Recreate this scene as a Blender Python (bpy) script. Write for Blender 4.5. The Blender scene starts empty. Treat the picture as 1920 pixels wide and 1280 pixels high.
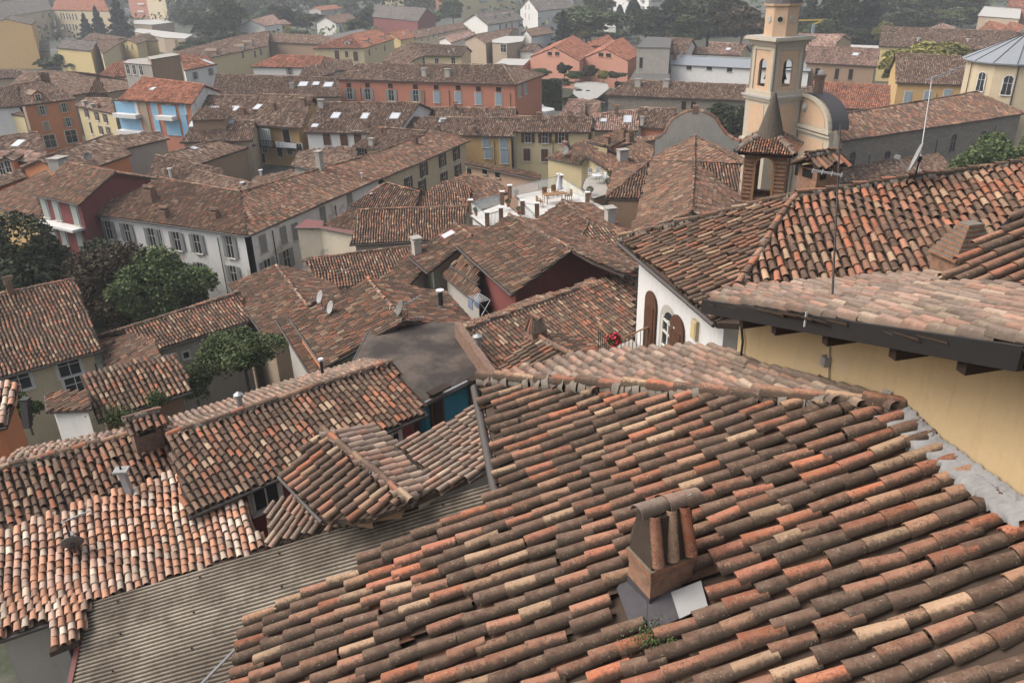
import bpy, math, random
import numpy as np
from mathutils import Vector, Matrix
random.seed(7); RNG = np.random.RandomState(11)
S = bpy.context.scene
COL = S.collection
R = math.radians
# ---------------- camera ----------------
F = 1500.0; CX, CY = 960.0, 640.0
TH = R(25.3); RO = R(1.5)
CAM = np.array([0.0, 0.0, 30.0])
FW = np.array([0, math.cos(TH), -math.sin(TH)])
_r0 = np.array([1.0, 0, 0]); _d0 = np.array([0, -math.sin(TH), -math.cos(TH)])
RT = _r0*math.cos(RO) + _d0*math.sin(RO)
DN = _d0*math.cos(RO) - _r0*math.sin(RO)
cd = bpy.data.cameras.new('camera'); cam = bpy.data.objects.new('camera', cd); COL.objects.link(cam)
cd.sensor_width = 36; cd.lens = F/1920*36; cd.clip_start = 0.1; cd.clip_end = 4000
cam.matrix_world = Matrix([[RT[i], -DN[i], -FW[i], CAM[i]] for i in range(3)] + [[0, 0, 0, 1]])
S.camera = cam
# ---------------- world, sun, exposure ----------------
SUN_EL, SUN_AZ = 50.0, -88.0      # azimuth from +Y towards +X
w = bpy.data.worlds.new("World"); S.world = w; w.use_nodes = True
nt = w.node_tree; bg = nt.nodes['Background']
sky = nt.nodes.new('ShaderNodeTexSky'); sky.sky_type = 'NISHITA'; sky.sun_disc = False
sky.sun_elevation = R(SUN_EL); sky.sun_rotation = R(SUN_AZ); sky.dust_density = 6; sky.air_density = 1.2; sky.ozone_density = 0.6
hs = nt.nodes.new('ShaderNodeHueSaturation'); hs.inputs['Saturation'].default_value = 0.45; nt.links.new(sky.outputs[0], hs.inputs['Color']); nt.links.new(hs.outputs[0], bg.inputs[0]); bg.inputs[1].default_value = 0.15
sl = bpy.data.lights.new('sun', 'SUN'); sl.energy = 0.75; sl.angle = R(40); sl.color = (1, 0.90, 0.78)
so = bpy.data.objects.new('sun', sl); COL.objects.link(so)
sd = Vector((math.sin(R(SUN_AZ))*math.cos(R(SUN_EL)), math.cos(R(SUN_AZ))*math.cos(R(SUN_EL)), math.sin(R(SUN_EL))))
so.rotation_euler = sd.to_track_quat('Z', 'Y').to_euler(); so.location = (0, 0, 80)
S.view_settings.view_transform = 'Standard'; S.view_settings.look = 'None'
S.view_settings.exposure = 0.9; S.view_settings.gamma = 1
S.cycles.volume_step_rate = 1; S.cycles.max_bounces = 6; S.cycles.diffuse_bounces = 3; S.cycles.volume_bounces = 0
S.cycles.transparent_max_bounces = 8
# ---------------- projection ----------------
def ray(px, py): return FW + RT*((px-CX)/F) + DN*((py-CY)/F)
def at(px, py, Z): return CAM + ray(px, py)*Z
def hz(px, py, z):
    d = ray(px, py); return CAM + d*((z-CAM[2])/d[2])
def hpl(px, py, pl):
    n, c = pl; d = ray(px, py); return CAM + d*((c-n@CAM)/(n@d))
def proj(p):
    q = np.asarray(p)-CAM; Z = q@FW; return CX+F*(q@RT)/Z, CY+F*(q@DN)/Z, Z
def plane3(a, b, c):
    n = np.cross(b-a, c-a); n = n/np.linalg.norm(n)
    if n[2] < 0: n = -n
    return n, n@a
def nrm(v): v = np.asarray(v, float); return v/np.linalg.norm(v)
def plz(pl, x, y): n, c = pl; return (c-n[0]*x-n[1]*y)/n[2]
def eave_plane(A, B, slope, toward):
    e = nrm(np.array([B[0]-A[0], B[1]-A[1], 0])); n = np.array([-e[1], e[0], 0])
    if (toward-A)@n < 0: n = -n
    return plane3(A, B, A+n+np.array([0, 0, math.tan(R(slope))]))
def ground(x, y):
    k = min(1, max(0, x/20)); k = k*k*(3-2*k)
    t = min(1, max(0, (48+22*k-y)/24)); return 11*t*t*(3-2*t)
# ---------------- materials ----------------
MATS = {}
def nmat(name):
    m = bpy.data.materials.new(name); m.use_nodes = True; nt = m.node_tree
    b = nt.nodes['Principled BSDF']; b.inputs['Roughness'].default_value = 0.85
    b.inputs['Specular IOR Level'].default_value = 0.25
    return m, nt, b
def N(nt, t, **k):
    n = nt.nodes.new(t)
    for a, v in k.items(): setattr(n, a, v)
    return n
def mixc(nt, fac, a, b, mode='MIX'):
    n = nt.nodes.new('ShaderNodeMix'); n.data_type = 'RGBA'; n.blend_type = mode
    for s, v in ((0, fac), (6, a), (7, b)):
        if hasattr(v, 'links'): nt.links.new(v, n.inputs[s])
        else: n.inputs[s].default_value = v if s == 0 else (*v, 1)
    return n.outputs[2]
def mth(nt, op, a, b=0.0, clamp=False):
    n = nt.nodes.new('ShaderNodeMath'); n.operation = op; n.use_clamp = clamp
    for s, v in ((0, a), (1, b)):
        if hasattr(v, 'links'): nt.links.new(v, n.inputs[s])
        else: n.inputs[s].default_value = v
    return n.outputs[0]
def rng(nt, v, a, b, c=0.0, d=1.0):
    n = nt.nodes.new('ShaderNodeMapRange'); nt.links.new(v, n.inputs[0])
    for i, x in enumerate((a, b, c, d)): n.inputs[i+1].default_value = x
    return n.outputs[0]
def noise(nt, scale, detail=4, rough=0.6, vec=None):
    n = nt.nodes.new('ShaderNodeTexNoise'); n.inputs['Scale'].default_value = scale
    n.inputs['Detail'].default_value = detail; n.inputs['Roughness'].default_value = rough
    if vec is None:
        vec = nt.nodes.new('ShaderNodeTexCoord').outputs['Object']
    nt.links.new(vec, n.inputs['Vector']); return n.outputs['Fac']
def mapv(nt, sx, sy, sz, kind='Object'):
    tc = nt.nodes.new('ShaderNodeTexCoord'); mp = nt.nodes.new('ShaderNodeMapping')
    nt.links.new(tc.outputs[kind], mp.inputs[0]); mp.inputs['Scale'].default_value = (sx, sy, sz); return mp.outputs[0]
def bump(nt, b, h, s=0.3, d=0.02):
    n = nt.nodes.new('ShaderNodeBump'); n.inputs['Strength'].default_value = s; n.inputs['Distance'].default_value = d
    nt.links.new(h, n.inputs['Height']); nt.links.new(n.outputs[0], b.inputs['Normal'])
def tilemat(name, pal, lichen=0.5, mul=1.0, far=False):
    m, nt, b = nmat(name); L = nt.links.new
    at_ = N(nt, 'ShaderNodeAttribute', attribute_name='tc'); sp = N(nt, 'ShaderNodeSeparateColor'); L(at_.outputs['Color'], sp.inputs[0])
    cr = N(nt, 'ShaderNodeValToRGB'); L(sp.outputs[0], cr.inputs[0]); cr.color_ramp.interpolation = 'CONSTANT' if not far else 'LINEAR'
    el = cr.color_ramp.elements
    for i, c in enumerate(pal):
        e = el[i] if i < 2 else el.new(0.5)
        e.position = i/len(pal); e.color = (c[0]*mul, c[1]*mul, c[2]*mul, 1)
    col = cr.outputs[0]
    col = mixc(nt, 1.0, col, rng(nt, sp.outputs[1], 0, 1, 0.5, 1.5) if far else rng(nt, sp.outputs[1], 0, 1, 0.72, 1.4), 'MULTIPLY')
    big = noise(nt, 0.45, 3)
    col = mixc(nt, rng(nt, big, 0.42, 0.68, 0, 0.35), col, (0.10*mul, 0.072*mul, 0.055*mul))
    if not far:
        tc = N(nt, 'ShaderNodeTexCoord')
        va = N(nt, 'ShaderNodeVectorMath', operation='MULTIPLY_ADD'); L(at_.outputs['Color'], va.inputs[0]); va.inputs[1].default_value = (40, 31, 0); L(tc.outputs['Object'], va.inputs[2])
        uvn = N(nt, 'ShaderNodeUVMap'); su = N(nt, 'ShaderNodeSeparateXYZ'); L(uvn.outputs[0], su.inputs[0]); ed = mth(nt, 'ABSOLUTE', mth(nt, 'MULTIPLY', mth(nt, 'SUBTRACT', su.outputs[0], 0.5), 2.0))
        vs = N(nt, 'ShaderNodeVectorMath', operation='MULTIPLY_ADD'); L(uvn.outputs[0], vs.inputs[0]); vs.inputs[1].default_value = (9, 1.6, 0); vb = N(nt, 'ShaderNodeVectorMath', operation='MULTIPLY'); L(at_.outputs['Color'], vb.inputs[0]); vb.inputs[1].default_value = (77, 53, 0); L(vb.outputs[0], vs.inputs[2]); n5 = noise(nt, 1.0, 5, 0.6, vs.outputs[0])
        n1 = noise(nt, 9, 6, 0.65, va.outputs[0]); n2 = noise(nt, 42, 5, 0.7, va.outputs[0]); n3 = noise(nt, 5, 3, 0.5, va.outputs[0])
        wear = rng(nt, n1, 0.42, 0.72, 0, 0.32)
        col = mixc(nt, wear, col, mixc(nt, 0.55, col, (0.42*mul, 0.34*mul, 0.25*mul)))
        li = mth(nt, 'MULTIPLY', rng(nt, n2, 0.52, 0.60), rng(nt, n3, 0.5-0.12*lichen, 0.72-0.12*lichen))
        col = mixc(nt, rng(nt, n5, 0.42, 0.68, 0, 0.35), col, mixc(nt, 0.5, col, (0.09*mul, 0.06*mul, 0.045*mul)))
        n4 = noise(nt, 14, 7, 0.75, va.outputs[0]); dirt = mth(nt, 'MULTIPLY', rng(nt, mth(nt, 'ADD', mth(nt, 'MAXIMUM', mth(nt, 'MULTIPLY', mth(nt, 'SUBTRACT', su.outputs[0], 0.42), 2.0), mth(nt, 'MULTIPLY', mth(nt, 'SUBTRACT', ed, 0.35), 0.9)), mth(nt, 'MULTIPLY', n4, 1.1)), 0.88, 1.28), 0.9)  # grime along the sides, also painting the shaded near flank of each tile
        col = mixc(nt, mth(nt, 'MULTIPLY', dirt, min(1, lichen+0.15)), col, (0.05, 0.040, 0.031))
        li = mth(nt, 'MAXIMUM', li, mth(nt, 'MULTIPLY', rng(nt, n4, 0.57, 0.64), rng(nt, sp.outputs[1], 0.55, 0.15)))
        col = mixc(nt, mth(nt, 'MULTIPLY', li, 0.85*lichen), col, (0.042, 0.034, 0.027))
        li2 = mth(nt, 'MULTIPLY', rng(nt, n2, 0.33, 0.40, 1, 0), rng(nt, n1, 0.45, 0.6))
        col = mixc(nt, mth(nt, 'MULTIPLY', li2, 0.75*lichen), col, (0.42, 0.38, 0.26))
        bump(nt, b, n2, 0.55, 0.012)
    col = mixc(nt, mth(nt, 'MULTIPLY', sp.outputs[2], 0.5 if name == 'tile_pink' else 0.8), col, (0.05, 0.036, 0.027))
    L(col, b.inputs['Base Color']); b.inputs['Roughness'].default_value = 0.95; b.inputs['Specular IOR Level'].default_value = 0.08; MATS[name] = m; return m
PALR = [(0.198, 0.086, 0.058), (0.179, 0.093, 0.064), (0.243, 0.176, 0.122), (0.150, 0.077, 0.054), (0.218, 0.086, 0.051), (0.198, 0.122, 0.083), (0.083, 0.054, 0.042), (0.173, 0.096, 0.070), (0.230, 0.163, 0.115), (0.128, 0.058, 0.042), (0.186, 0.099, 0.070), (0.109, 0.074, 0.054)]
PALB = [(0.164, 0.101, 0.073), (0.196, 0.130, 0.098), (0.280, 0.224, 0.171), (0.130, 0.084, 0.063), (0.178, 0.105, 0.076), (0.217, 0.158, 0.119), (0.091, 0.062, 0.049), (0.171, 0.119, 0.091)]
PALP = [(0.328, 0.211, 0.160), (0.359, 0.265, 0.211), (0.406, 0.335, 0.269), (0.304, 0.176, 0.129), (0.328, 0.168, 0.109), (0.343, 0.257, 0.207), (0.265, 0.199, 0.168), (0.351, 0.234, 0.183), (0.367, 0.289, 0.234)]
tilemat('tile_near', [(c[0]*1.28, c[1]*1.16, c[2]*1.08) for c in PALR], 0.85); tilemat('tile_mid', [(c[0]*1.2, c[1]*1.18, c[2]*1.16) for c in PALR]+[(0.30, 0.24, 0.18)], 0.5, 1.0); tilemat('tile_clean', [(c[0]*0.75+0.125, c[1]*0.75+0.10, c[2]*0.75+0.083) for c in PALR], 0.5); tilemat('tile_pink', PALP, 0.3, 1.2)  # third mix: paler copy, sky brightness of away-facing slopes put into its colour
tilemat('tile_brown', PALB, 0, 0.9, True); tilemat('tile_red', [(c[0]*1.25, c[1]*0.95, c[2]*0.9) for c in PALR], 0, 1.0, True)
tilemat('tile_orange', [(0.42, 0.17, 0.11), (0.45, 0.19, 0.12), (0.40, 0.16, 0.10), (0.46, 0.21, 0.14)], 0, 0.62, True)
tilemat('tile_rose', [(0.42, 0.24, 0.19), (0.46, 0.30, 0.24), (0.36, 0.20, 0.16), (0.50, 0.36, 0.29)], 0, 0.62, True)
tilemat('tile_grey', [(0.16, 0.14, 0.13), (0.20, 0.18, 0.165), (0.13, 0.115, 0.105), (0.22, 0.2, 0.18)], 0, 0.72, True)
def plaster(name, c, stain=0.35, sc=1.0):
    m, nt, b = nmat(name)
    n1 = noise(nt, 0.9*sc, 6, 0.65); n2 = noise(nt, 2.2, 5, 0.7, mapv(nt, 2.5, 2.5, 0.35)); n3 = noise(nt, 14, 5, 0.7)
    col = mixc(nt, rng(nt, n1, 0.35, 0.7, 0, stain), c, tuple(x*0.68 for x in c))
    col = mixc(nt, rng(nt, n2, 0.5, 0.75, 0, stain), col, tuple(x*0.55 for x in (c[0], c[1]*0.97, c[2]*0.95)))
    col = mixc(nt, rng(nt, n3, 0.4, 0.7, 0, 0.12), col, (0.2, 0.17, 0.14))
    nt.links.new(col, b.inputs['Base Color']); bump(nt, b, n3, 0.35, 0.01)
    b.inputs['Roughness'].default_value = 0.92; MATS[name] = m; return m
def peel(name, c, c2):
    m = plaster(name, c, 0.3); nt = m.node_tree; b = nt.nodes['Principled BSDF']
    src = b.inputs['Base Color'].links[0].from_socket
    n = noise(nt, 0.55, 7, 0.62); col = mixc(nt, rng(nt, n, 0.56, 0.60), src, c2); nt.links.new(col, b.inputs['Base Color'])
for nme, c in dict(cream=(0.46, 0.38, 0.26), yellow=(0.46, 0.36, 0.18), ochre=(0.44, 0.29, 0.13), paleyel=(0.48, 0.40, 0.24), orange=(0.46, 0.19, 0.09),
                   brickred=(0.38, 0.155, 0.10), redp=(0.16, 0.045, 0.045), darkred=(0.17, 0.04, 0.035), tan=(0.33, 0.26, 0.19), grey=(0.34, 0.32, 0.29),
                   salmon=(0.45, 0.22, 0.16), apricot=(0.47, 0.32, 0.21), beige=(0.40, 0.345, 0.27), brownwall=(0.25, 0.17, 0.115),
                   blue=(0.02, 0.20, 0.29), whitew=(0.56, 0.55, 0.54), nearyel_=(0.42, 0.31, 0.175), green=(0.30, 0.34, 0.28), pinkw=(0.5, 0.32, 0.25)).items():
    plaster(nme, c, 0.3)
peel('nearyel', (0.43, 0.315, 0.175), (0.38, 0.285, 0.175)); peel('oldwhite', (0.60, 0.59, 0.57), (0.40, 0.37, 0.33)); peel('oldcream', (0.52, 0.46, 0.36), (0.33, 0.30, 0.26))
plaster('white', (0.55, 0.54, 0.52), 0.3); plaster('concrete', (0.30, 0.28, 0.25), 0.5); plaster('mortar', (0.23, 0.225, 0.225), 0.6, 6); plaster('mortarb', (0.17, 0.145, 0.12), 0.8, 8)
def flat(name, c, rough=0.6, metal=0.0, ns=6.0, var=0.35):
    m, nt, b = nmat(name); n = noise(nt, ns, 5, 0.65)
    nt.links.new(mixc(nt, rng(nt, n, 0.3, 0.75, 0, var), c, tuple(x*0.6 for x in c)), b.inputs['Base Color'])
    b.inputs['Roughness'].default_value = rough; b.inputs['Metallic'].default_value = metal; MATS[name] = m; return m
flat('soot', (0.05, 0.036, 0.028), 0.95, 0, 9, 0.8); flat('under', (0.055, 0.038, 0.028), 0.95); flat('fascia', (0.06, 0.045, 0.038), 0.8); flat('gutter', (0.07, 0.06, 0.055), 0.5)
flat('shgrey', (0.20, 0.20, 0.19)); flat('shbrown', (0.085, 0.04, 0.025)); flat('shblue', (0.22, 0.27, 0.31)); flat('shgreen', (0.30, 0.33, 0.31)); flat('shdark', (0.07, 0.055, 0.05))
flat('wframe', (0.5, 0.48, 0.44)); flat('dark', (0.012, 0.011, 0.010), 0.9); flat('metal', (0.33, 0.33, 0.33), 0.45, 0.6); flat('darkmetal', (0.035, 0.033, 0.032), 0.5, 0.2)
flat('dish', (0.26, 0.255, 0.25), 0.5); flat('dishdark', (0.12, 0.115, 0.11), 0.55); flat('board', (0.018, 0.017, 0.017), 0.45, 0, 3, 0.3); flat('wood', (0.028, 0.017, 0.012), 0.8); flat('strip', (0.16, 0.16, 0.165), 0.7)
flat('woodl', (0.22, 0.12, 0.06), 0.8); flat('redmetal', (0.15, 0.05, 0.042), 0.5); flat('lead', (0.055, 0.05, 0.055), 0.7, 0.0, 9, 0.7); flat('paleroof', (0.36, 0.345, 0.32), 0.7, 0, 1)
flat('skyglass', (0.42, 0.44, 0.47), 0.15, 0, 2, 0.2); flat('plasticw', (0.5, 0.5, 0.5), 0.5); flat('flower', (0.55, 0.02, 0.07), 0.7); flat('cloth', (0.5, 0.51, 0.54), 0.8)
flat('clothb', (0.16, 0.20, 0.27), 0.8); flat('terrac', (0.35, 0.14, 0.08)); flat('trunk', (0.09, 0.065, 0.045), 0.9); flat('slate', (0.10, 0.095, 0.09), 0.85, 0, 4, 0.6); flat('spire', (0.095, 0.078, 0.063), 0.95, 0, 11, 0.95); flat('paving', (0.30, 0.29, 0.27), 0.9, 0, 1.5, 0.4); plaster('maroon', (0.17, 0.05, 0.045), 0.4); flat('bluepan', (0.20, 0.36, 0.50)); flat('cork', (0.35, 0.24, 0.17), 0.9)
flat('terr', (0.46, 0.44, 0.41), 0.7, 0, 1, 0.2); flat('awning', (0.24, 0.33, 0.28)); flat('yellowp', (0.6, 0.4, 0.05)); flat('leadroof', (0.20, 0.215, 0.235), 0.6, 0.0, 1.5, 0.3)
m, nt, b = nmat('glass'); b.inputs['Base Color'].default_value = (0.025, 0.027, 0.03, 1); b.inputs['Roughness'].default_value = 0.12; MATS['glass'] = m
m, nt, b = nmat('railglass'); b.inputs['Base Color'].default_value = (0.8, 0.85, 0.84, 1); b.inputs['Roughness'].default_value = 0.05; b.inputs['Alpha'].default_value = 0.25; MATS['railglass'] = m
def brick(name, c1, c2, mort, sc=1.0, bw=0.25, bh=0.065):
    m, nt, b = nmat(name); t = N(nt, 'ShaderNodeTexBrick'); nt.links.new(mapv(nt, 1, 1, 1, 'UV'), t.inputs[0])
    t.inputs['Color1'].default_value = (*c1, 1); t.inputs['Color2'].default_value = (*c2, 1); t.inputs['Mortar'].default_value = (*mort, 1)
    t.inputs['Scale'].default_value = 1; t.inputs['Brick Width'].default_value = bw*sc; t.inputs['Row Height'].default_value = bh*sc; t.inputs['Mortar Size'].default_value = 0.009*sc; t.inputs['Bias'].default_value = -0.2
    n = noise(nt, 7, 6, 0.7); col = mixc(nt, rng(nt, n, 0.45, 0.7, 0, 0.75), t.outputs[0], (0.06, 0.045, 0.035))
    nt.links.new(col, b.inputs['Base Color']); bump(nt, b, mth(nt, 'ADD', mth(nt, 'MULTIPLY', t.outputs['Fac'], -1), n), 0.6, 0.015); MATS[name] = m
brick('brick', (0.26, 0.125, 0.072), (0.20, 0.10, 0.062), (0.16, 0.13, 0.10)); brick('brickdark', (0.23, 0.125, 0.085), (0.17, 0.10, 0.07), (0.13, 0.11, 0.09))
brick('stone', (0.23, 0.20, 0.165), (0.18, 0.155, 0.13), (0.20, 0.175, 0.145), 3.0, 0.3, 0.12)
m, nt, b = nmat('membrane'); n1 = noise(nt, 0.55, 5, 0.6); n2 = noise(nt, 6, 5, 0.7)
col = mixc(nt, rng(nt, n1, 0.42, 0.6), (0.035, 0.028, 0.025), (0.095, 0.075, 0.06)); col = mixc(nt, rng(nt, n2, 0.4, 0.7, 0, 0.4), col, (0.03, 0.024, 0.022)); nt.links.new(col, b.inputs['Base Color']); MATS['membrane'] = m
m, nt, b = nmat('corrug'); n1 = noise(nt, 3, 6, 0.7, mapv(nt, 1, 1, 1)); n2 = noise(nt, 0.5, 5, 0.6)
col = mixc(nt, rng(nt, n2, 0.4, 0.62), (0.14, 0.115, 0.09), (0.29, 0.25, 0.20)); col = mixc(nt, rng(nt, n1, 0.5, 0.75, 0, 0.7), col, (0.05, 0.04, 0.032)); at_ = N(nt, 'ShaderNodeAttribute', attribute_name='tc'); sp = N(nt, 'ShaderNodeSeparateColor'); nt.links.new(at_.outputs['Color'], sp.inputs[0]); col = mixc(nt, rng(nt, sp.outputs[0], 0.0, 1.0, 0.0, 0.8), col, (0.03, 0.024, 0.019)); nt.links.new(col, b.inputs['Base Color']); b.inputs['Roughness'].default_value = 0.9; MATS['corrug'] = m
m, nt, b = nmat('ground'); n1 = noise(nt, 0.03, 4, 0.6); n2 = noise(nt, 1.5, 6, 0.7)
col = mixc(nt, rng(nt, n1, 0.40, 0.50), (0.085, 0.08, 0.075), (0.035, 0.045, 0.025)); col = mixc(nt, rng(nt, n2, 0.4, 0.7, 0, 0.5), col, (0.13, 0.12, 0.11)); nt.links.new(col, b.inputs['Base Color']); MATS['ground'] = m
def leafmat(name, a, c, d):
    m, nt, b = nmat(name); at_ = N(nt, 'ShaderNodeAttribute', attribute_name='tc'); sp = N(nt, 'ShaderNodeSeparateColor'); nt.links.new(at_.outputs['Color'], sp.inputs[0])
    oi = N(nt, 'ShaderNodeObjectInfo'); cr = N(nt, 'ShaderNodeValToRGB'); nt.links.new(sp.outputs[0], cr.inputs[0]); el = cr.color_ramp.elements
    el[0].color = (*a, 1); el[1].color = (*d, 1); e = el.new(0.55); e.color = (*c, 1)
    col = mixc(nt, 1.0, cr.outputs[0], rng(nt, oi.outputs['Random'], 0, 1, 0.75, 1.25), 'MULTIPLY')
    nt.links.new(col, b.inputs['Base Color']); b.inputs['Roughness'].default_value = 0.75
    b.inputs['Subsurface Weight'].default_value = 0.0; MATS[name] = m
leafmat('leaf_dark', (0.016, 0.022, 0.012), (0.035, 0.045, 0.02), (0.065, 0.07, 0.03)); leafmat('leaf_mid', (0.03, 0.045, 0.018), (0.06, 0.085, 0.03), (0.10, 0.12, 0.045))
leafmat('leaf_yel', (0.10, 0.10, 0.025), (0.19, 0.17, 0.045), (0.28, 0.24, 0.07)); leafmat('leaf_brown', (0.035, 0.028, 0.016), (0.062, 0.045, 0.024), (0.10, 0.065, 0.035)); leafmat('leaf_con', (0.012, 0.022, 0.018), (0.022, 0.036, 0.026), (0.04, 0.055, 0.038))
# ---------------- mesh buffer ----------------
class MB:
    def __init__(s): s.V = []; s.nv = 0; s.blocks = []
    def add(s, V, Fc, mat, tc=None, uv=None, smooth=False):
        V = np.asarray(V, float).reshape(-1, 3); Fc = np.asarray(Fc, int)
        s.V.append(V); s.blocks.append((Fc+s.nv, mat, tc, uv, smooth)); s.nv += len(V)
    def poly(s, pts, mat, uv=None, tc=(0.3, 0.5, 0)):
        s.add(np.array(pts), np.arange(len(pts))[None], mat, np.array([tc]), uv)
    def box(s, c, ex, ey, ez, mat):       # c centre, half-extent vectors
        c, ex, ey, ez = map(np.asarray, (c, ex, ey, ez))
        V = [c+a*ex+b_*ey+d*ez for d in (-1, 1) for b_ in (-1, 1) for a in (-1, 1)]
        Fc = [[0, 2, 3, 1], [4, 5, 7, 6], [0, 1, 5, 4], [2, 6, 7, 3], [0, 4, 6, 2], [1, 3, 7, 5]]
        lx, ly, lz = (2*np.linalg.norm(v) for v in (ex, ey, ez)); uv = []
        for (p, q) in ((lx, ly), (lx, ly), (lx, lz), (lx, lz), (ly, lz), (ly, lz)): uv += [(0, 0), (p, 0), (p, q), (0, q)]
        uv = np.array(uv); uv[0:4] = [(0, 0), (0, ly), (lx, ly), (lx, 0)]; uv[12:16] = [(0, 0), (0, lz), (lx, lz), (lx, 0)]; uv[16:20] = [(0, 0), (0, lz), (ly, lz), (ly, 0)]; uv[20:24] = [(0, 0), (ly, 0), (ly, lz), (0, lz)]
        s.add(V, Fc, mat, None, uv)
    def beam(s, a, b, r, mat, r2=None, up=(0, 0, 1)):
        a, b = np.asarray(a, float), np.asarray(b, float); d = b-a; e = nrm(d)
        x = np.cross(e, up); x = nrm(x) if np.linalg.norm(x) > 1e-3 else np.array([1.0, 0, 0]); y = np.cross(x, e)
        s.box((a+b)/2, x*r, d/2, y*(r2 or r), mat)
    def tube(s, a, b, r0, r1, mat, n=8, caps=True):
        a, b = np.asarray(a, float), np.asarray(b, float); e = nrm(b-a)
        x = np.cross(e, (0, 0, 1)); x = nrm(x) if np.linalg.norm(x) > 1e-3 else np.array([1.0, 0, 0]); y = np.cross(x, e)
        an = np.arange(n)*2*math.pi/n; ring = np.cos(an)[:, None]*x+np.sin(an)[:, None]*y
        V = np.vstack([a+ring*r0, b+ring*r1]); i = np.arange(n); j = (i+1) % n
        s.add(V, np.stack([i, j, j+n, i+n], 1), mat, None, None, True)
        if caps: s.add(V, np.array([i[::-1], i+n]), mat)
    def path(s, pts, r, mat, n=6):
        for a, b in zip(pts[:-1], pts[1:]): s.tube(a, b, r, r, mat, n)
    def lathe(s, c, prof, mat, n=24, a0=0.0):
        an = a0+np.arange(n)*2*math.pi/n; V = []
        for r, z in prof: V.append(np.stack([c[0]+np.cos(an)*r, c[1]+np.sin(an)*r, np.full(n, c[2]+z)], 1))
        V = np.vstack(V); i = np.arange(n); j = (i+1) % n; Fc = []
        for k in range(len(prof)-1): Fc.append(np.stack([i+k*n, j+k*n, j+(k+1)*n, i+(k+1)*n], 1))
        s.add(V, np.vstack(Fc), mat)
    def extrude(s, pts, d, mat, side=None, uvf=None):      # planar polygon extruded by vector d
        pts = np.array(pts, float); n = len(pts); e = nrm(pts[1]-pts[0])
        uv = np.array([[(p-pts[0])@e*0+np.hypot(*(p-pts[0])[:2]), p[2]] for p in pts]) if uvf is None else uvf
        s.poly(pts, mat, uv); s.poly((pts+d)[::-1], mat, uv[::-1])
        i = np.arange(n); j = (i+1) % n; s.add(np.vstack([pts, pts+d]), np.stack([i, j, j+n, i+n], 1), side or mat)
    def build(s, name, parent=None, mats=None):
        V = np.vstack(s.V); me = bpy.data.meshes.new(name); names = []
        nl = sum(b[0].size for b in s.blocks); npoly = sum(len(b[0]) for b in s.blocks)
        me.vertices.add(len(V)); me.vertices.foreach_set('co', V.ravel().astype('f'))
        me.loops.add(nl); me.polygons.add(npoly)
        li, ls, mi, sm, tcs, uvs = [], [], [], [], [], []; o = 0
        for Fc, mat, tc, uv, smooth in s.blocks:
            k = Fc.shape[1]; n = len(Fc)
            if mat not in names: names.append(mat)
            li.append(Fc.ravel()); ls.append(o+np.arange(n)*k); o += n*k
            mi.append(np.full(n, names.index(mat))); sm.append(np.full(n, smooth))
            tcs.append(np.full((n, 3), 0.4) if tc is None else tc); uvs.append(np.zeros((n*k, 2)) if uv is None else np.asarray(uv).reshape(-1, 2))
        me.loops.foreach_set('vertex_index', np.concatenate(li).astype('i')); me.polygons.foreach_set('loop_start', np.concatenate(ls).astype('i'))
        me.polygons.foreach_set('material_index', np.concatenate(mi).astype('i')); me.polygons.foreach_set('use_smooth', np.concatenate(sm))
        t = np.vstack(tcs); t = np.hstack([t, np.ones((len(t), 1))]).astype('f')
        a = me.attributes.new('tc', 'FLOAT_COLOR', 'FACE'); a.data.foreach_set('color', t.ravel())
        u = me.uv_layers.new(name='uv'); u.data.foreach_set('uv', np.vstack(uvs).astype('f').ravel())
        for x in names: me.materials.append(MATS[x])
        me.update(calc_edges=True); me.validate()
        ob = bpy.data.objects.new(name, me); COL.objects.link(ob)
        if parent is not None: attach(ob, parent)
        return ob
def attach(ob, parent):
    ob.parent = parent; ob.matrix_parent_inverse = Matrix.Identity(4)
    m = parent_world(parent); ob.matrix_basis = m.inverted() @ ob.matrix_basis
def parent_world(p):
    m = p.matrix_basis.copy()
    while p.parent: p = p.parent; m = p.matrix_basis @ m
    return m
def empty(name, loc, label, cat, group=None):
    o = bpy.data.objects.new(name, None); COL.objects.link(o); o.location = Vector([float(v) for v in loc]); o.empty_display_size = 0.3
    tag(o, label, cat, group); return o
def tag(o, label, cat, group=None, kind=None):
    if label: o['label'] = label
    if cat: o['category'] = cat
    if group: o['group'] = group
    if kind: o['kind'] = kind
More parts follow.
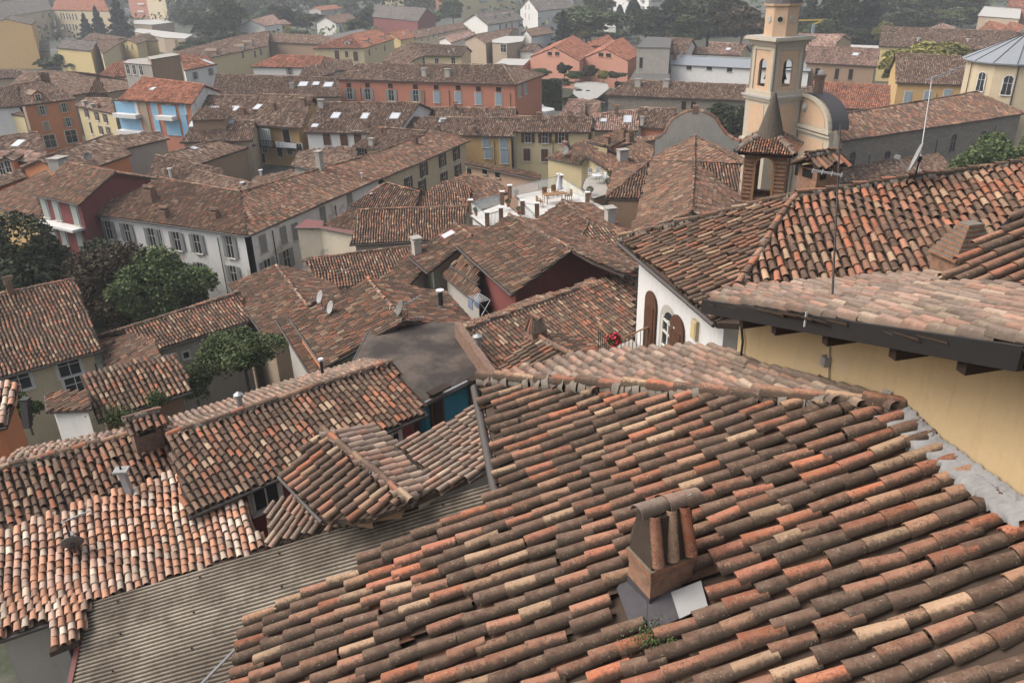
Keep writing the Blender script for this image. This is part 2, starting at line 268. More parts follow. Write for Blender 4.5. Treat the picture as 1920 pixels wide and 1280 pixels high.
# ---------------- tiles ----------------
def tile_tpl(lod, pitch, L, pan=False):
    n = {0: 10, 1: 7, 2: 4, 3: 2}[lod]; m = {0: 4, 1: 2, 2: 1, 3: 1}[lod]
    r0, r1 = pitch*(0.40 if lod < 2 else 0.385), pitch*0.335; hh = 0.95 if lod < 3 else 0.9
    an = np.linspace(math.pi, 0, n+1); V = []; Fc = []
    for k in range(m+1):
        t = k/m; r = r0+(r1-r0)*t; z0 = 0.030*(1-t)
        if pan: r = r1+(r0-r1)*t; V += [(math.cos(a)*r, t*L, -math.sin(a)*r*0.75+0.02*(1-t)) for a in an]
        else: V += [(math.cos(a)*r, t*L, math.sin(a)*r*hh+z0) for a in an]
    for k in range(m):
        for i in range(n):
            q = k*(n+1)+i; f = [q, q+1, q+n+2, q+n+1]; Fc.append(f if not pan else f[::-1])
    ns = len(Fc)
    if lod < 2 and not pan:                    # rim thickness at the lower end
        b = len(V); th = 0.016
        V += [(math.cos(a)*r0, 0, math.sin(a)*r0*hh+0.030) for a in an]
        V += [(math.cos(a)*(r0-th), 0.0, math.sin(a)*(r0-th)*hh+0.030) for a in an]
        V += [(math.cos(a)*(r0-th), 0.12, math.sin(a)*(r0-th)*hh+0.026) for a in an]
        for k in (0, 1):
            for i in range(n): q = b+k*(n+1)+i; Fc.append([q, q+n+1, q+n+2, q+1])
    m_ = len(V); U_ = np.array([((i % (n+1))/n, min(1.0, (i//(n+1))/m)) if i < (m+1)*(n+1) else ((i-(m+1)*(n+1)) % (n+1)/n, 0.0) for i in range(m_)])
    Fc = np.array(Fc); return np.array(V), Fc, (ns, U_[Fc.ravel()])
def put_tiles(mb, O, EX, EY, EZ, tpl, mat, tc, scale=None, smooth=True):
    V, Fc, ns = tpl; n = len(O)
    if n == 0: return
    sc = np.ones((n, 1, 1)) if scale is None else scale[:, None, None]
    P = O[:, None, :]+V[None, :, 0:1]*EX[:, None, :]*sc+V[None, :, 1:2]*EY[:, None, :]+V[None, :, 2:3]*EZ[:, None, :]*sc
    FF = (Fc[None]+(np.arange(n)*len(V))[:, None, None])
    mb.add(P.reshape(-1, 3), FF.reshape(-1, 4), mat, np.repeat(tc, len(Fc), 0), np.tile(ns[1], (n, 1)), smooth)
def inpoly(u, v, P):
    c = np.zeros(len(u), bool); n = len(P)
    for i in range(n):
        (x1, y1), (x2, y2) = P[i], P[i-1]
        if y1 == y2: continue
        k = ((y1 > v) != (y2 > v)) & (u < (x2-x1)*(v-y1)/(y2-y1)+x1); c ^= k
    return c
def tile_face(mb, poly, pl, mat, pitch=0.22, expo=0.36, wave=1.0, lod=None, mess=1.0, phase=None, miss=0.0, holes=(), fat=1.0):
    n, c = pl; poly = np.array(poly); cen = poly.mean(0); dist = np.linalg.norm(cen-CAM)
    if lod is None: lod = 0 if dist < 17 else 1 if dist < 36 else 2 if dist < 85 else 3
    if dist > 110: pitch, expo = pitch*1.35, expo*1.35
    if dist > 200: pitch, expo = pitch*1.4, expo*1.3
    g = np.array([n[0]*n[2], n[1]*n[2], n[2]*n[2]-1]); ev = -g/np.linalg.norm(g) if np.linalg.norm(g) > 1e-6 else np.array([0, 1, 0.])
    if ev[2] < 0: ev = -ev
    eu = np.cross(ev, n); o = poly[0]
    P = [((p-o)@eu, (p-o)@ev) for p in poly]; us = [p[0] for p in P]; vs = [p[1] for p in P]
    U = np.arange(min(us)+pitch*0.5, max(us), pitch); nv = int((max(vs)-min(vs))/expo)+2
    if len(U)*nv > 40000 or len(U) == 0: print('TILES?', len(U), nv, [round(x, 1) for x in cen]); return
    ph = RNG.uniform(-0.25, 0.25, len(U))*expo*mess
    if lod < 2: drift = np.cumsum(RNG.normal(0, 0.11, (len(U), nv))*expo*mess, 1)
    else: drift = np.zeros((len(U), nv))
    vv = min(vs)+ph[:, None]*0.4+np.arange(nv)[None]*expo+drift; uu = np.repeat(U[:, None], nv, 1)
    q = RNG.uniform(0, 6, 4)
    cu = uu+max(0, wave-1)*0.05*np.sin(vv*0.9+q[0]+uu*0.5)+wave*(0.035*np.sin(vv*1.1+q[0]+uu*0.25)+0.02*np.sin(vv*2.7+q[1]+uu*0.9))+RNG.normal(0, 0.007*mess, uu.shape)
    k = inpoly(uu.ravel(), (vv+expo*0.45).ravel(), P); 
    if miss: k &= RNG.rand(k.size) > miss
    for hp in holes: k &= ~inpoly(uu.ravel(), (vv+expo*0.45).ravel(), [((p-o)@eu, (p-o)@ev) for p in hp])
    cu, vv, u0 = cu.ravel()[k], vv.ravel()[k], uu.ravel()[k]; m = len(cu)
    if not m: return
    h = wave*(0.025*np.sin(cu*0.9+q[2])+0.02*np.sin(vv*1.3+cu*0.4+q[3]))+0.035+np.abs(RNG.normal(0, 0.006*mess, m))
    O = o+cu[:, None]*eu+vv[:, None]*ev+h[:, None]*n
    a = RNG.normal(0, 0.028*mess, m) if lod < 3 else np.zeros(m); tl = RNG.normal(0.0, 0.012*mess, m)
    EX = eu[None]*np.cos(a)[:, None]+ev[None]*np.sin(a)[:, None]; EY = -eu[None]*np.sin(a)[:, None]+ev[None]*np.cos(a)[:, None]+n[None]*tl[:, None]
    EZ = np.repeat(n[None], m, 0); tc = np.stack([RNG.rand(m), RNG.rand(m), np.zeros(m)], 1)
    sc = 1+RNG.normal(0, 0.045*mess, m); L = expo+(0.07 if lod < 2 else 0.03)
    put_tiles(mb, O, EX, EY, EZ, tile_tpl(lod, pitch*fat, L), mat, tc, sc)
    if lod < 2:
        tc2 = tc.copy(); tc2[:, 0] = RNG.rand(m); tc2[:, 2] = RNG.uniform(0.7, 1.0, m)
        put_tiles(mb, O+eu*pitch*0.5+n*(-0.01), EX, EY, EZ, tile_tpl(lod, pitch*0.95, L, True), mat, tc2)
def cap_line(mb, a, b, mat, r=0.12, lod=1, up=(0, 0, 1), lift=0.10, length=0.40):
    a, b = np.asarray(a, float), np.asarray(b, float); d = b-a; Ln = np.linalg.norm(d)
    if Ln < 0.3: return
    if d[2] < 0: a, b = b, a; d = -d
    e = d/Ln; x = nrm(np.cross(e, up)); z = np.cross(x, e); dist = np.linalg.norm((a+b)/2-CAM)
    if dist > 110: r *= 1.3; length *= 1.5
    n = max(1, int(Ln/length)); t = np.arange(n)*Ln/n; O = a+t[:, None]*e+z*lift*1.0+RNG.normal(0, 0.012, (n, 3))
    if lift > 0.06 and lod < 2:
        k = max(3, int(Ln/0.12)); q = [a+e*Ln*i/k+z*(0.05+RNG.uniform(-0.02, 0.015))+x*RNG.uniform(-0.03, 0.03) for i in range(k+1)]
        for i in range(k): rr = RNG.uniform(0.10, 0.145); mb.tube(q[i], q[i+1], rr, rr*RNG.uniform(0.85, 1.15), 'mortarb', 7, False)
    j = RNG.normal(0, 0.04, n); EX = x[None]+e[None]*j[:, None]; EY = e[None]-x[None]*j[:, None]
    put_tiles(mb, O, EX, EY, np.repeat(z[None], n, 0), tile_tpl(lod, r/0.44, Ln/n+0.06), mat, np.stack([RNG.rand(n), RNG.uniform(0.4, 1, n), np.zeros(n)], 1), 1+RNG.normal(0, 0.06, n))
# ---------------- buildings ----------------
ROOFS = []; WALLS = {}
class Bld:
    def __init__(s, name, label, wall='cream', roof='tile_brown', cat='house', group=None, inset=0.4, gut=True):
        s.name, s.label, s.wall, s.tm, s.cat, s.group = name, label, wall, roof, cat, group
        s.faces = []; s.caps = []; s.walls = []; s.mb = MB(); s.inset = inset; s.gut = gut; s.gm = MB(); s.pitch = 0.22; s.expo = 0.36; s.wave = 1.0; s.mess = 1.0; s.fat = 1.0
    def face(s, poly, pl=None, tiles=True, mat=None, slab=True, **k):
        poly = [np.asarray(p, float) for p in poly]
        if pl is None: pl = plane3(poly[0], poly[1], poly[2])
        a = sum(poly[i-1][0]*poly[i][1]-poly[i][0]*poly[i-1][1] for i in range(len(poly)))
        if a < 0: poly = poly[::-1]
        s.faces.append((poly, pl)); n = len(poly)
        if slab:
            V = np.array(poly); dn = np.array([0, 0, 0.14]); i = np.arange(n); j = (i+1) % n
            um = 'under' if tiles else (mat or s.tm)
            s.mb.poly(V, um); s.mb.poly((V-dn)[::-1], 'fascia'); s.mb.add(np.vstack([V, V-dn]), np.stack([i, i+n, j+n, j], 1), 'fascia')
        if tiles:
            kk = dict(pitch=s.pitch, expo=s.expo, wave=s.wave, mess=s.mess, fat=1.13 if (mat or s.tm) in ('tile_clean', 'tile_pink') else 1.0); kk.update(k)
            tile_face(s.mb, poly, pl, mat or s.tm, **kk)
        return len(s.faces)-1
    def outline(s, fs, inset=None, skip=()):        # walls under the outer boundary of the faces fs
        inset = s.inset if inset is None else inset; key = lambda p: (round(p[0], 3), round(p[1], 3)); E = {}; P = {}
        for fi in fs:
            poly, pl = s.faces[fi]
            for a, b in zip(poly, poly[1:]+poly[:1]):
                P[key(a)] = a; P[key(b)] = b
                if (key(b), key(a)) in E: del E[(key(b), key(a))]
                else: E[(key(a), key(b))] = fi
        nx = {a: (b, fi) for (a, b), fi in E.items()}
        while nx:
            st = next(iter(nx)); loop = []; cur = st
            while cur in nx:
                b, fi = nx.pop(cur); loop.append((cur, fi)); cur = b
                if cur == st: break
            m = len(loop)
            if m < 3: continue
            pts = [P[k] for k, _ in loop]; q = []
            for i in range(m):
                p0, p1, p2 = pts[i-1][:2], pts[i][:2], pts[(i+1) % m][:2]
                d1 = p1-p0; d2 = p2-p1
                if np.hypot(*d1) < 1e-6 or np.hypot(*d2) < 1e-6: q.append(pts[i]); continue
                d1 = d1/np.hypot(*d1); d2 = d2/np.hypot(*d2); n1 = np.array([-d1[1], d1[0]]); n2 = np.array([-d2[1], d2[0]])
                mt = n1+n2; den = 1+n1@n2; off = mt*inset/max(den, 0.5); x, y = p1+off
                zs = [plz(s.faces[f][1], x, y) for f in {loop[i][1], loop[i-1][1]}]
                z = min(zs); z = min(max(z, pts[i][2]-0.5), pts[i][2]+0.6)-0.1; q.append(np.array([x, y, z]))
            for i in range(m):
                a, b = q[i], q[(i+1) % m]
                L = np.hypot(*(b-a)[:2])
                if L < 0.15: continue
                zb = min(ground(a[0], a[1]), ground(b[0], b[1]))-0.6 if s.zb is None else s.zb
                s.walls.append((a, b, zb))
                pa, pb = pts[i], pts[(i+1) % m]
                if s.gut and abs(pa[2]-pb[2]) < 0.25 and np.linalg.norm((pa+pb)/2-CAM) < 110:
                    e = nrm(pb-pa); nn = np.array([e[1], -e[0], 0]); s.gm.tube(pa+nn*0.06-np.array([0, 0, 0.05]), pb+nn*0.06-np.array([0, 0, 0.05]), 0.06, 0.06, 'gutter', 6)
    zb = None; backmat = None
    def G(s, ze, slope, ends, A, B, R1, R2, back=True, mat=None, walls=True, **k):
        A3, B3 = hz(*A, ze), hz(*B, ze); tw = (hz(*R1, ze)+hz(*R2, ze))/2; pl = eave_plane(A3, B3, slope, tw)
        r1, r2 = hpl(*R1, pl), hpl(*R2, pl)
        e = nrm(B3-A3); n = np.array([-e[1], e[0], 0]); n = n if (tw-A3)@n > 0 else -n
        LL = np.linalg.norm(B3-A3); tA, tB = (r1-A3)@e, (r2-A3)@e
        ends = ('g' if tA < 0.4 else ends[0])+('g' if tB > LL-0.4 else ends[1])
        def bk(P, r, kind):
            q = 2*r-P if kind == 'g' else P+2*((r-P)@n)*n
            return np.array([q[0], q[1], ze])
        A4, B4 = bk(A3, r1, ends[0]), bk(B3, r2, ends[1])
        fs = [s.face([A3, B3, r2, r1], pl, mat=mat, **k)]
        if back: fs.append(s.face([B4, A4, r1, r2], None, mat=s.backmat or mat, **k))
        s.caps.append((r1, r2))
        if ends[0] == 'h': fs.append(s.face([A3, r1, A4], None, mat=mat, **k)); s.caps += [(A3, r1), (A4, r1)]
        if ends[1] == 'h': fs.append(s.face([B3, r2, B4], None, mat=mat, **k)); s.caps += [(B3, r2), (B4, r2)]
        if walls: s.outline(fs)
        s.info = ('G', s.label[:34], 'run %.1f zr %.1f/%.1f len %.1f y %.0f' % (np.hypot(*(r1-A3)[:2]), r1[2], r2[2], np.linalg.norm(B3-A3), A3[1])); print(*s.info)
        s.last = (A3, B3, r1, r2, A4, B4); return s
    def P(s, ze, slope, pts, tiles=True, walls=True, **k):
        A3, B3 = hz(*pts[0], ze), hz(*pts[1], ze); tw = sum(hz(*p, ze) for p in pts[2:])/(len(pts)-2); pl = eave_plane(A3, B3, slope, tw)
        poly = [A3, B3]+[hpl(*p, pl) for p in pts[2:]]; f = s.face(poly, pl, tiles, **k)
        if walls: s.outline([f])
        zz = max(p[2] for p in poly)
        if zz > ze+6: print('P high', s.label[:30], zz)
        s.last = poly; return s
    def Fl(s, z, pts, mat='paleroof', walls=True):
        f = s.face([hz(*p, z) for p in pts], (np.array([0, 0, 1.0]), z), False, mat)
        if walls: s.outline([f], 0.15)
        return s
    def Vx(s, vs, faces, caps=(), walls=True, **k):
        P = [hz(a, b_, z) for a, b_, z in vs]; fs = [s.face([P[f[0]], P[f[i]], P[f[i+1]]], **k) for f in faces for i in range(1, len(f)-1)]
        for a, b_ in caps: s.caps.append((P[a], P[b_]))
        if walls: s.outline(fs)
        s.last = P; return s
    def X(s, ztop, l, c, r, mat='paleroof'):          # prism from three base corners on the ground
        a, b_, d = hz(*l, 0), hz(*c, 0), hz(*r, 0); q = a+d-b_; f = s.face([np.array([p[0], p[1], ztop]) for p in (a, b_, d, q)], (np.array([0, 0, 1.0]), ztop), False, mat)
        s.outline([f], 0.05); return s
    def done(s, wparts=()):
        ps = np.vstack([np.array(f[0]) for f in s.faces]); c = ps.mean(0); g = ground(c[0], c[1])
        s.root = empty(s.name, (c[0], c[1], g), s.label, s.cat, s.group)
        d = np.linalg.norm(c-CAM); cm = MB() if d < 45 else s.mb
        for a, b_ in s.caps: cap_line(cm, a, b_, s.tm, lod=0 if d < 17 else 1 if d < 60 else 2)
        s.roof = s.mb.build('roof', s.root)
        if cm is not s.mb and cm.V: cm.build('ridge_tiles', s.roof)
        if s.walls:
            wm = MB()
            for a, b_, zb in s.walls:
                L = np.hypot(*(b_-a)[:2]); V = [(a[0], a[1], zb), (b_[0], b_[1], zb), b_, a]
                wm.poly(V, s.wall, np.array([(0, zb), (L, zb), (L, b_[2]), (0, a[2])]))
            s.wallo = wm.build('wall', s.root)
        if s.gm.V: s.gm.build('gutter', s.root)
        for f in s.faces: ROOFS.append((f[0], f[1], s))
        return s
    def pickw(s, px, py):
        d = ray(px, py); best = None
        for a, b_, zb in s.walls:
            e = np.array([b_[0]-a[0], b_[1]-a[1], 0]); L = np.hypot(*e[:2]); e = e/L; n = np.array([e[1], -e[0], 0])
            dn = d@n
            if abs(dn) < 1e-6: continue
            t = ((a-CAM)@n)/dn; p = CAM+d*t; u = (p-a)@e
            if t > 0 and -0.3 < u < L+0.3 and zb-0.5 < p[2] < a[2]+(b_[2]-a[2])*u/L+0.3:
                if n@(CAM-p) < 0: continue
                if best is None or t < best[0]: best = (t, p, e, n)
        return best
    def win(s, kind, sh, lst, w=0.95, h=1.5, frame='wframe'):
        for q in lst:
            px, py = q[0], q[1]; ww, hh = (q[2], q[3]) if len(q) > 3 else (w, h); b_ = s.pickw(px, py)
            if b_ is None: print('WIN MISS', s.label[:30], px, py); continue
            window(s.root, b_[1], b_[2], b_[3], kind, sh, ww, hh, frame)
        return s
    def pipe(s, lst, r=0.05, mat='darkmetal', h=7):
        for px, py in lst:
            b_ = s.pickw(px, py)
            if b_ is None: continue
            m = MB(); p = b_[1]+b_[3]*0.1; m.tube(p, p-np.array([0, 0, h]), r, r, mat, 6); m.build('downpipe', s.root)
        return s
WC = {}
def window(root, p, e, n, kind, sh, w, h, frame='wframe'):
    far = np.linalg.norm(p-CAM) > 60; key = (kind, w, h, frame, far)
    if key not in WC:
        m = MB(); f = 0.07; X, Y, Z = np.eye(3); arch = kind[0] == 'a' or kind == 'oa'
        def pane(y, W, H, mat):
            pts = [(-W/2, y, -H/2), (W/2, y, -H/2)]
            if arch: pts += [(W/2*math.cos(t), y, H/2-W/2+W/2*math.sin(t)) for t in np.linspace(0, math.pi, 9)]
            else: pts += [(W/2, y, H/2), (-W/2, y, H/2)]
            m.poly(pts, mat)
        pane(0.02, w+0.24, h+0.24, frame); pane(0.035, w, h, 'glass' if kind != 'd' else 'dark')
        if kind != 'd':
            m.box((0, 0.04, 0), X*0.025, Y*0.02, Z*h/2, frame); m.box((0, 0.04, 0.1*h), X*w/2, Y*0.02, Z*0.02, frame)
            m.box((-w/2+0.03, 0.04, 0), X*0.03, Y*0.02, Z*(h/2-(w/2 if arch else 0)*0.9), frame); m.box((w/2-0.03, 0.04, 0), X*0.03, Y*0.02, Z*(h/2-(w/2 if arch else 0)*0.9), frame)
        m.box((0, 0.09, -h/2-0.08), X*(w/2+0.12), Y*0.09, Z*0.04, frame)
        ob = m.build('window'); WC[key] = ob.data; bpy.data.objects.remove(ob)
    M = Matrix([[e[i], n[i], (0, 0, 1)[i], p[i]] for i in range(3)]+[[0, 0, 0, 1]])
    o = bpy.data.objects.new('window', WC[key]); COL.objects.link(o); o.matrix_basis = M; attach(o, root)
    if sh and kind[0] in 'oc':
        sw = w/2; key = ('s', round(sw, 2), h, sh, far)
        if key not in WC:
            m = MB(); X, Y, Z = np.eye(3); m.box((0, 0, 0), X*sw/2*0.98, Y*0.018, Z*h/2, sh)
            if not far:
                for t in np.arange(-h/2+0.1, h/2-0.05, 0.09): m.box((0, 0.022, t), X*sw*0.38, Y*0.012, Z*0.02, sh)
            ob = m.build('shutter'); WC[key] = ob.data; bpy.data.objects.remove(ob)
        for sg in (-1, 1):
            x = sg*(w/2+sw/2+0.03) if kind[0] == 'o' else sg*sw/2
            q = bpy.data.objects.new('shutter', WC[key]); COL.objects.link(q); q.matrix_basis = M @ Matrix.Translation((x, 0.09, 0)); attach(q, o)
def pick(px, py, own=None):
    d = ray(px, py); best = None
    for poly, pl, bl in ROOFS:
        if own is not None and bl is not own: continue
        n, c = pl; dn = n@d
        if abs(dn) < 1e-5: continue
        t = (c-n@CAM)/dn
        if t < 0.5 or (best and t > best[0]): continue
        p = CAM+d*t
        if inpoly(np.array([p[0]]), np.array([p[1]]), [(q[0], q[1]) for q in poly])[0]: best = (t, p, n, bl)
    return best
def flowers(name, label, c, r, hgt, n=500, fl=0.16, leaf='leaf_mid', pot='terrac', fmat='flower'):
    root = empty(name, c, label, 'flowerpot'); m = MB()
    P = RNG.normal(0, 1, (n, 3)); P = P/np.linalg.norm(P, axis=1)[:, None]*RNG.uniform(0.3, 1, n)[:, None]**0.6*r; P[:, 2] = P[:, 2]*0.8+hgt
    leafq(m, P+np.asarray(c), 0.045, leaf); m.build('leaves', root)
    k = int(n*fl)
    if k:
        m = MB(); P = RNG.normal(0, 1, (k, 3)); P = P/np.linalg.norm(P, axis=1)[:, None]*r*1.08; P[:, 2] = P[:, 2]*0.85+hgt; leafq(m, P+np.asarray(c), 0.05, fmat); m.build('flowers', root)
    m = MB(); m.lathe(c, [(0.02, 0.0), (0.11, 0.0), (0.15, 0.24), (0.16, 0.26), (0.13, 0.26), (0.12, 0.2), (0.02, 0.2)], pot, 14); m.build('pot', root)
def leafq(m, P, s, mat, up=0.0):
    n = len(P); a = RNG.normal(0, 1, (n, 3)); a /= np.linalg.norm(a, axis=1)[:, None]; b_ = np.cross(a, RNG.normal(0, 1, (n, 3))); b_ /= np.linalg.norm(b_, axis=1)[:, None]
    sz = s*RNG.uniform(0.6, 1.3, (n, 1)); V = np.stack([P-a*sz, P-b_*sz*0.55, P+a*sz, P+b_*sz*0.55], 1).reshape(-1, 3); i = np.arange(n)*4
    m.add(V, np.stack([i, i+1, i+2, i+3], 1), mat, np.stack([RNG.rand(n), RNG.rand(n), np.zeros(n)], 1))
# =================== terrain ===================
def terrain():
    xs = np.concatenate([np.linspace(-900, -60, 12), np.linspace(-50, 90, 57), np.linspace(110, 900, 12)]); ys = np.concatenate([np.linspace(-60, -5, 6), np.linspace(0, 100, 41), np.linspace(115, 1500, 16)])
    V = [(x, y, ground(x, y)) for y in ys for x in xs]; nx = len(xs)
    Fc = [[j*nx+i, j*nx+i+1, (j+1)*nx+i+1, (j+1)*nx+i] for j in range(len(ys)-1) for i in range(nx-1)]
    m = MB(); m.add(V, Fc, 'ground', None, None, True); o = m.build('ground'); tag(o, 'grey street and yard surface of the old town between the houses', None, None, 'structure'); return o
terrain()
Zv = np.array([0, 0, 1.0])
# =================== foreground house (big roof, bottom right) ===================
b = Bld('house', 'foreground house under the big rust and grey mottled tile roof filling the lower right', 'nearyel', 'tile_near'); b.pitch = 0.225; b.expo = 0.37; b.wave = 1.1; b.mess = 1.25
ze = 23.5; L1, L2 = hz(900, 718, ze), hz(945, 925, ze)
PN = eave_plane(L1, L2, 20, hz(1500, 900, ze))
H2 = hpl(1692, 772, PN)
pD = nrm([0.983, 0.184, 0])                       # level direction, to the right
PP = plane3(L1, H2, L1+pD)                        # pink slope falling away
near = [(900, 718), (945, 925), (478, 1160), (436, 1290), (420, 1420), (2050, 1420), (2050, 1010), (1925, 945), (1692, 772)]
FL_ = [[hpl(x, y, PN) for x, y in ((1160, 1112), (1188, 1062), (1320, 1080), (1335, 1148), (1222, 1195), (1184, 1180))]]
b.face([hpl(x, y, PN) for x, y in near], PN, lod=0, miss=0.002, holes=FL_)
pk = [(900, 718), (1692, 772), (1560, 722), (1392, 676), (1322, 660), (1130, 672), (985, 694)]
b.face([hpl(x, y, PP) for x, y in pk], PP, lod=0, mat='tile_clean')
b.caps.append((L1, H2))
w0 = [hz(909, 780, ze-0.1), hz(948, 935, ze-0.1)]
e = nrm(w0[1]-w0[0]); upR = np.array([-e[1], e[0], 0]); upR = upR if upR[0] > 0 else -upR
c1, c2 = L1+upR*0.35, L2+upR*0.35; c3 = hpl(478, 1160, PN)+upR*0.3; c4 = hpl(436, 1290, PN)+upR*0.3+e*3
for a_, b_ in ((c1, c2), (c2, c3), (c3, c4), (c1, c1+upR*5)):
    a_, b_ = a_-Zv*0.15, b_-Zv*0.15; b.walls.append((a_, b_, 10.0))
b.gm.tube(L1-upR*0.1-Zv*0.08, L2-upR*0.1-Zv*0.08, 0.07, 0.07, 'gutter', 8)
b.gm.tube(L2-upR*0.05-Zv*0.1, L2+upR*0.1-Zv*3.5, 0.05, 0.05, 'gutter', 8)
b.done(); FORE = b
m = MB(); q0, q1 = hpl(462, 1195, PN), hpl(380, 1290, PN)   # pale flashing strip at the lower verge
m.beam(q0-upR*0.1-Zv*0.1, q1-upR*0.2-Zv*0.12, 0.018, 'strip', 0.01); m.build('flashing', b.roof)
# =================== white house with the big hip roof (right) ===================
E1, E2 = hz(1163, 452, 22.5), hz(1345, 605, 22.5)
PL = eave_plane(E1, E2, 20, hz(1500, 450, 22.5)); AP = hpl(1490, 372, PL)
u_ = nrm(E2-E1); p_ = np.array([-u_[1], u_[0], 0]); p_ = p_ if p_[0] > 0 else -p_
Q = hz(2010, 296, AP[2]+0.35); E3 = E2+p_*17; PRr = plane3(E2, AP, E2+p_*3)
b = Bld('house', 'white plastered house with arched balcony door under the large hipped tile roof on the right', 'whitew', 'tile_near'); b.pitch = 0.225; b.expo = 0.38; b.mess = 1.2
Q = AP+p_*10.0+Zv*0.0; 
QQ = hz(1990, 300, AP[2]+0.6)
PRr = plane3(E2, AP, QQ)
b.face([E1, E2, AP], PL, lod=0)
low = [(1345, 605), (1492, 372), (1990, 300), (1990, 640)]
b.face([E2, AP, QQ, hpl(2100, 640, PRr)], PRr, lod=0)
BK = AP+(E1-E2)*0.55+p_*3-Zv*1.2; bkf = plane3(AP, QQ, E1)
b.face([E1, AP, QQ, QQ+(E1-AP)*1.0], bkf, lod=2)
b.caps += [(E2+(AP-E2)*0.03, AP), (E1, AP), (AP, QQ)]
ins = 0.42; A_ = E1+p_*ins+u_*0.5; B_ = E2+p_*ins-u_*0.42
b.walls += [(A_+Zv*0.08, B_+Zv*0.08, 8.0), (A_+p_*9, A_+Zv*0.05, 8.0)]
b.walls.append((B_+p_*0.02+Zv*0.05, B_+p_*2.4+Zv*0.05, 8.0))
b.gm.tube(E1-p_*0.08-Zv*0.06, E2-p_*0.08-Zv*0.06, 0.055, 0.055, 'gutter', 8)
b.done(); WH = b
# openings on the white wall
bw = b.pickw(1247, 600); e_, n_ = bw[2], bw[3]
if proj(bw[1]+e_)[0] < proj(bw[1])[0]: e_ = -e_
def wp(px, py): return b.pickw(px, py)[1]
dp = wp(1248, 690); dt = wp(1243, 566)
def archpts(c, ex, ez, w, h, k=10):
    P = [c-ex*w/2, c+ex*w/2]; s = h-w/2
    return P+[c+ez*s+ex*(w/2*math.cos(t))+ez*(w/2*math.sin(t)) for t in np.linspace(0, math.pi, k)]
dh = dt[2]-dp[2]+0.25; dw = 1.05; dc = dp-Zv*0.25
m = MB(); m.poly([p+n_*0.02 for p in archpts(dc, e_, Zv, dw+0.06, dh+0.06)], 'grey'); m.poly([p+n_*0.035 for p in archpts(dc+e_*0.12, e_, Zv, dw-0.25, dh-0.1)], 'glass')
for k in (0.28, 0.52, 0.76, 0.95): m.box(dc+e_*0.12+Zv*dh*k*0.85+n_*0.05, e_*0.4, n_*0.02, Zv*0.03, 'wframe')
for k in (-0.38, 0, 0.38): m.box(dc+e_*(0.12+k)+Zv*dh*0.42+n_*0.05, e_*0.035, n_*0.025, Zv*dh*0.42, 'wframe')
m.build('door', b.root)
for xa, xb in ((1209, 1230), (1258, 1284)):
    ca, cb = wp(xa, 640), wp(xb, 640); c = (ca+cb)/2; c[2] = dc[2]; ww = np.linalg.norm((cb-ca)[:2]); ex = nrm((cb-ca)*[1, 1, 0]); nn = n_; c = c+n_*0.05; m = MB()
    P = archpts(c, ex, Zv, ww, dh+0.05); m.extrude([p-nn*0.02 for p in P], nn*0.04, 'shbrown')
    for z in np.arange(0.12, dh-0.35, 0.065): m.box(c+Zv*z+nn*0.035, ex*ww*0.36, nn*0.016, Zv*0.018, 'shbrown')
    m.build('shutter', b.root)
c = wp(1306, 617); m = MB(); m.box(c+n_*0.05, e_*0.14, n_*0.05, Zv*0.26, 'cream'); m.box(c+n_*0.105, e_*0.10, n_*0.01, Zv*0.2, 'yellow'); m.build('wall_box', b.root)
# balcony with railing and flowers
m = MB(); r0 = wp(1222, 612); r0 = r0+n_*0.1; rl = hz(1150, 640, r0[2]); rr = [r0, rl, rl-e_*1.2]
for a_, b_ in zip(rr[:-1], rr[1:]): m.beam(a_, b_, 0.025, 'woodl', 0.012); m.beam(a_-Zv*0.95, b_-Zv*0.95, 0.015, 'darkmetal')
for a_, b_ in zip(rr[:-1], rr[1:]):
    n = int(np.linalg.norm(b_-a_)/0.16)
    for i in range(n+1): q = a_+(b_-a_)*i/n; m.beam(q, q-Zv*0.95, 0.009, 'darkmetal')
m.build('railing', b.root)
m = MB(); m.box((r0+rl)/2-e_*0.6-Zv*1.0, (rl-r0)/2, e_*0.6, Zv*0.06, 'concrete'); m.build('balcony_floor', b.root)
fz = rl[2]-0.42
flowers('flowerpot', 'red flowers in a pot on the outer corner of the balcony rail, upper bunch', rl-Zv*0.15, 0.20, 0.22, 600, 0.12)
flowers('flowerpot', 'red flowers trailing below the balcony rail, lower bunch nearest the tiles', rl+(r0-rl)*0.12-Zv*0.75, 0.24, 0.2, 800, 0.14)
# =================== yellow house with black verge board (right) ===================
P1, P2 = hz(1335, 567, 24.96), hz(1925, 655, 27.02)
g1 = nrm([P2[0]-P1[0], P2[1]-P1[1], 0]); pr = np.array([-g1[1], g1[0], 0]); pr = pr if pr[0] > 0 else -pr
PK = plane3(P1, P2, P1+pr)
b = Bld('house', 'yellow house with black verge board and protruding dark rafters at the right edge', 'nearyel', 'tile_near'); b.pitch = 0.225; b.expo = 0.38
top = [(1335, 566), (1348, 556), (1420, 548), (1560, 538), (1750, 522), (1830, 540), (1935, 560), (2060, 560), (2080, 680), (1925, 655)]
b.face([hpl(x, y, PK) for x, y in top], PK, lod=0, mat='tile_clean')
wo = 0.62; wa, wb = P1+pr*wo-g1*0.2, P2+pr*wo+g1*1.5
wa[2] = plz(PK, *wa[:2])-0.12; wb[2] = plz(PK, *wb[:2])-0.12
b.walls.append((wa, wb, 14.0))
b.walls.append((wa+pr*4, wa, 14.0))
b.done(); YH = b
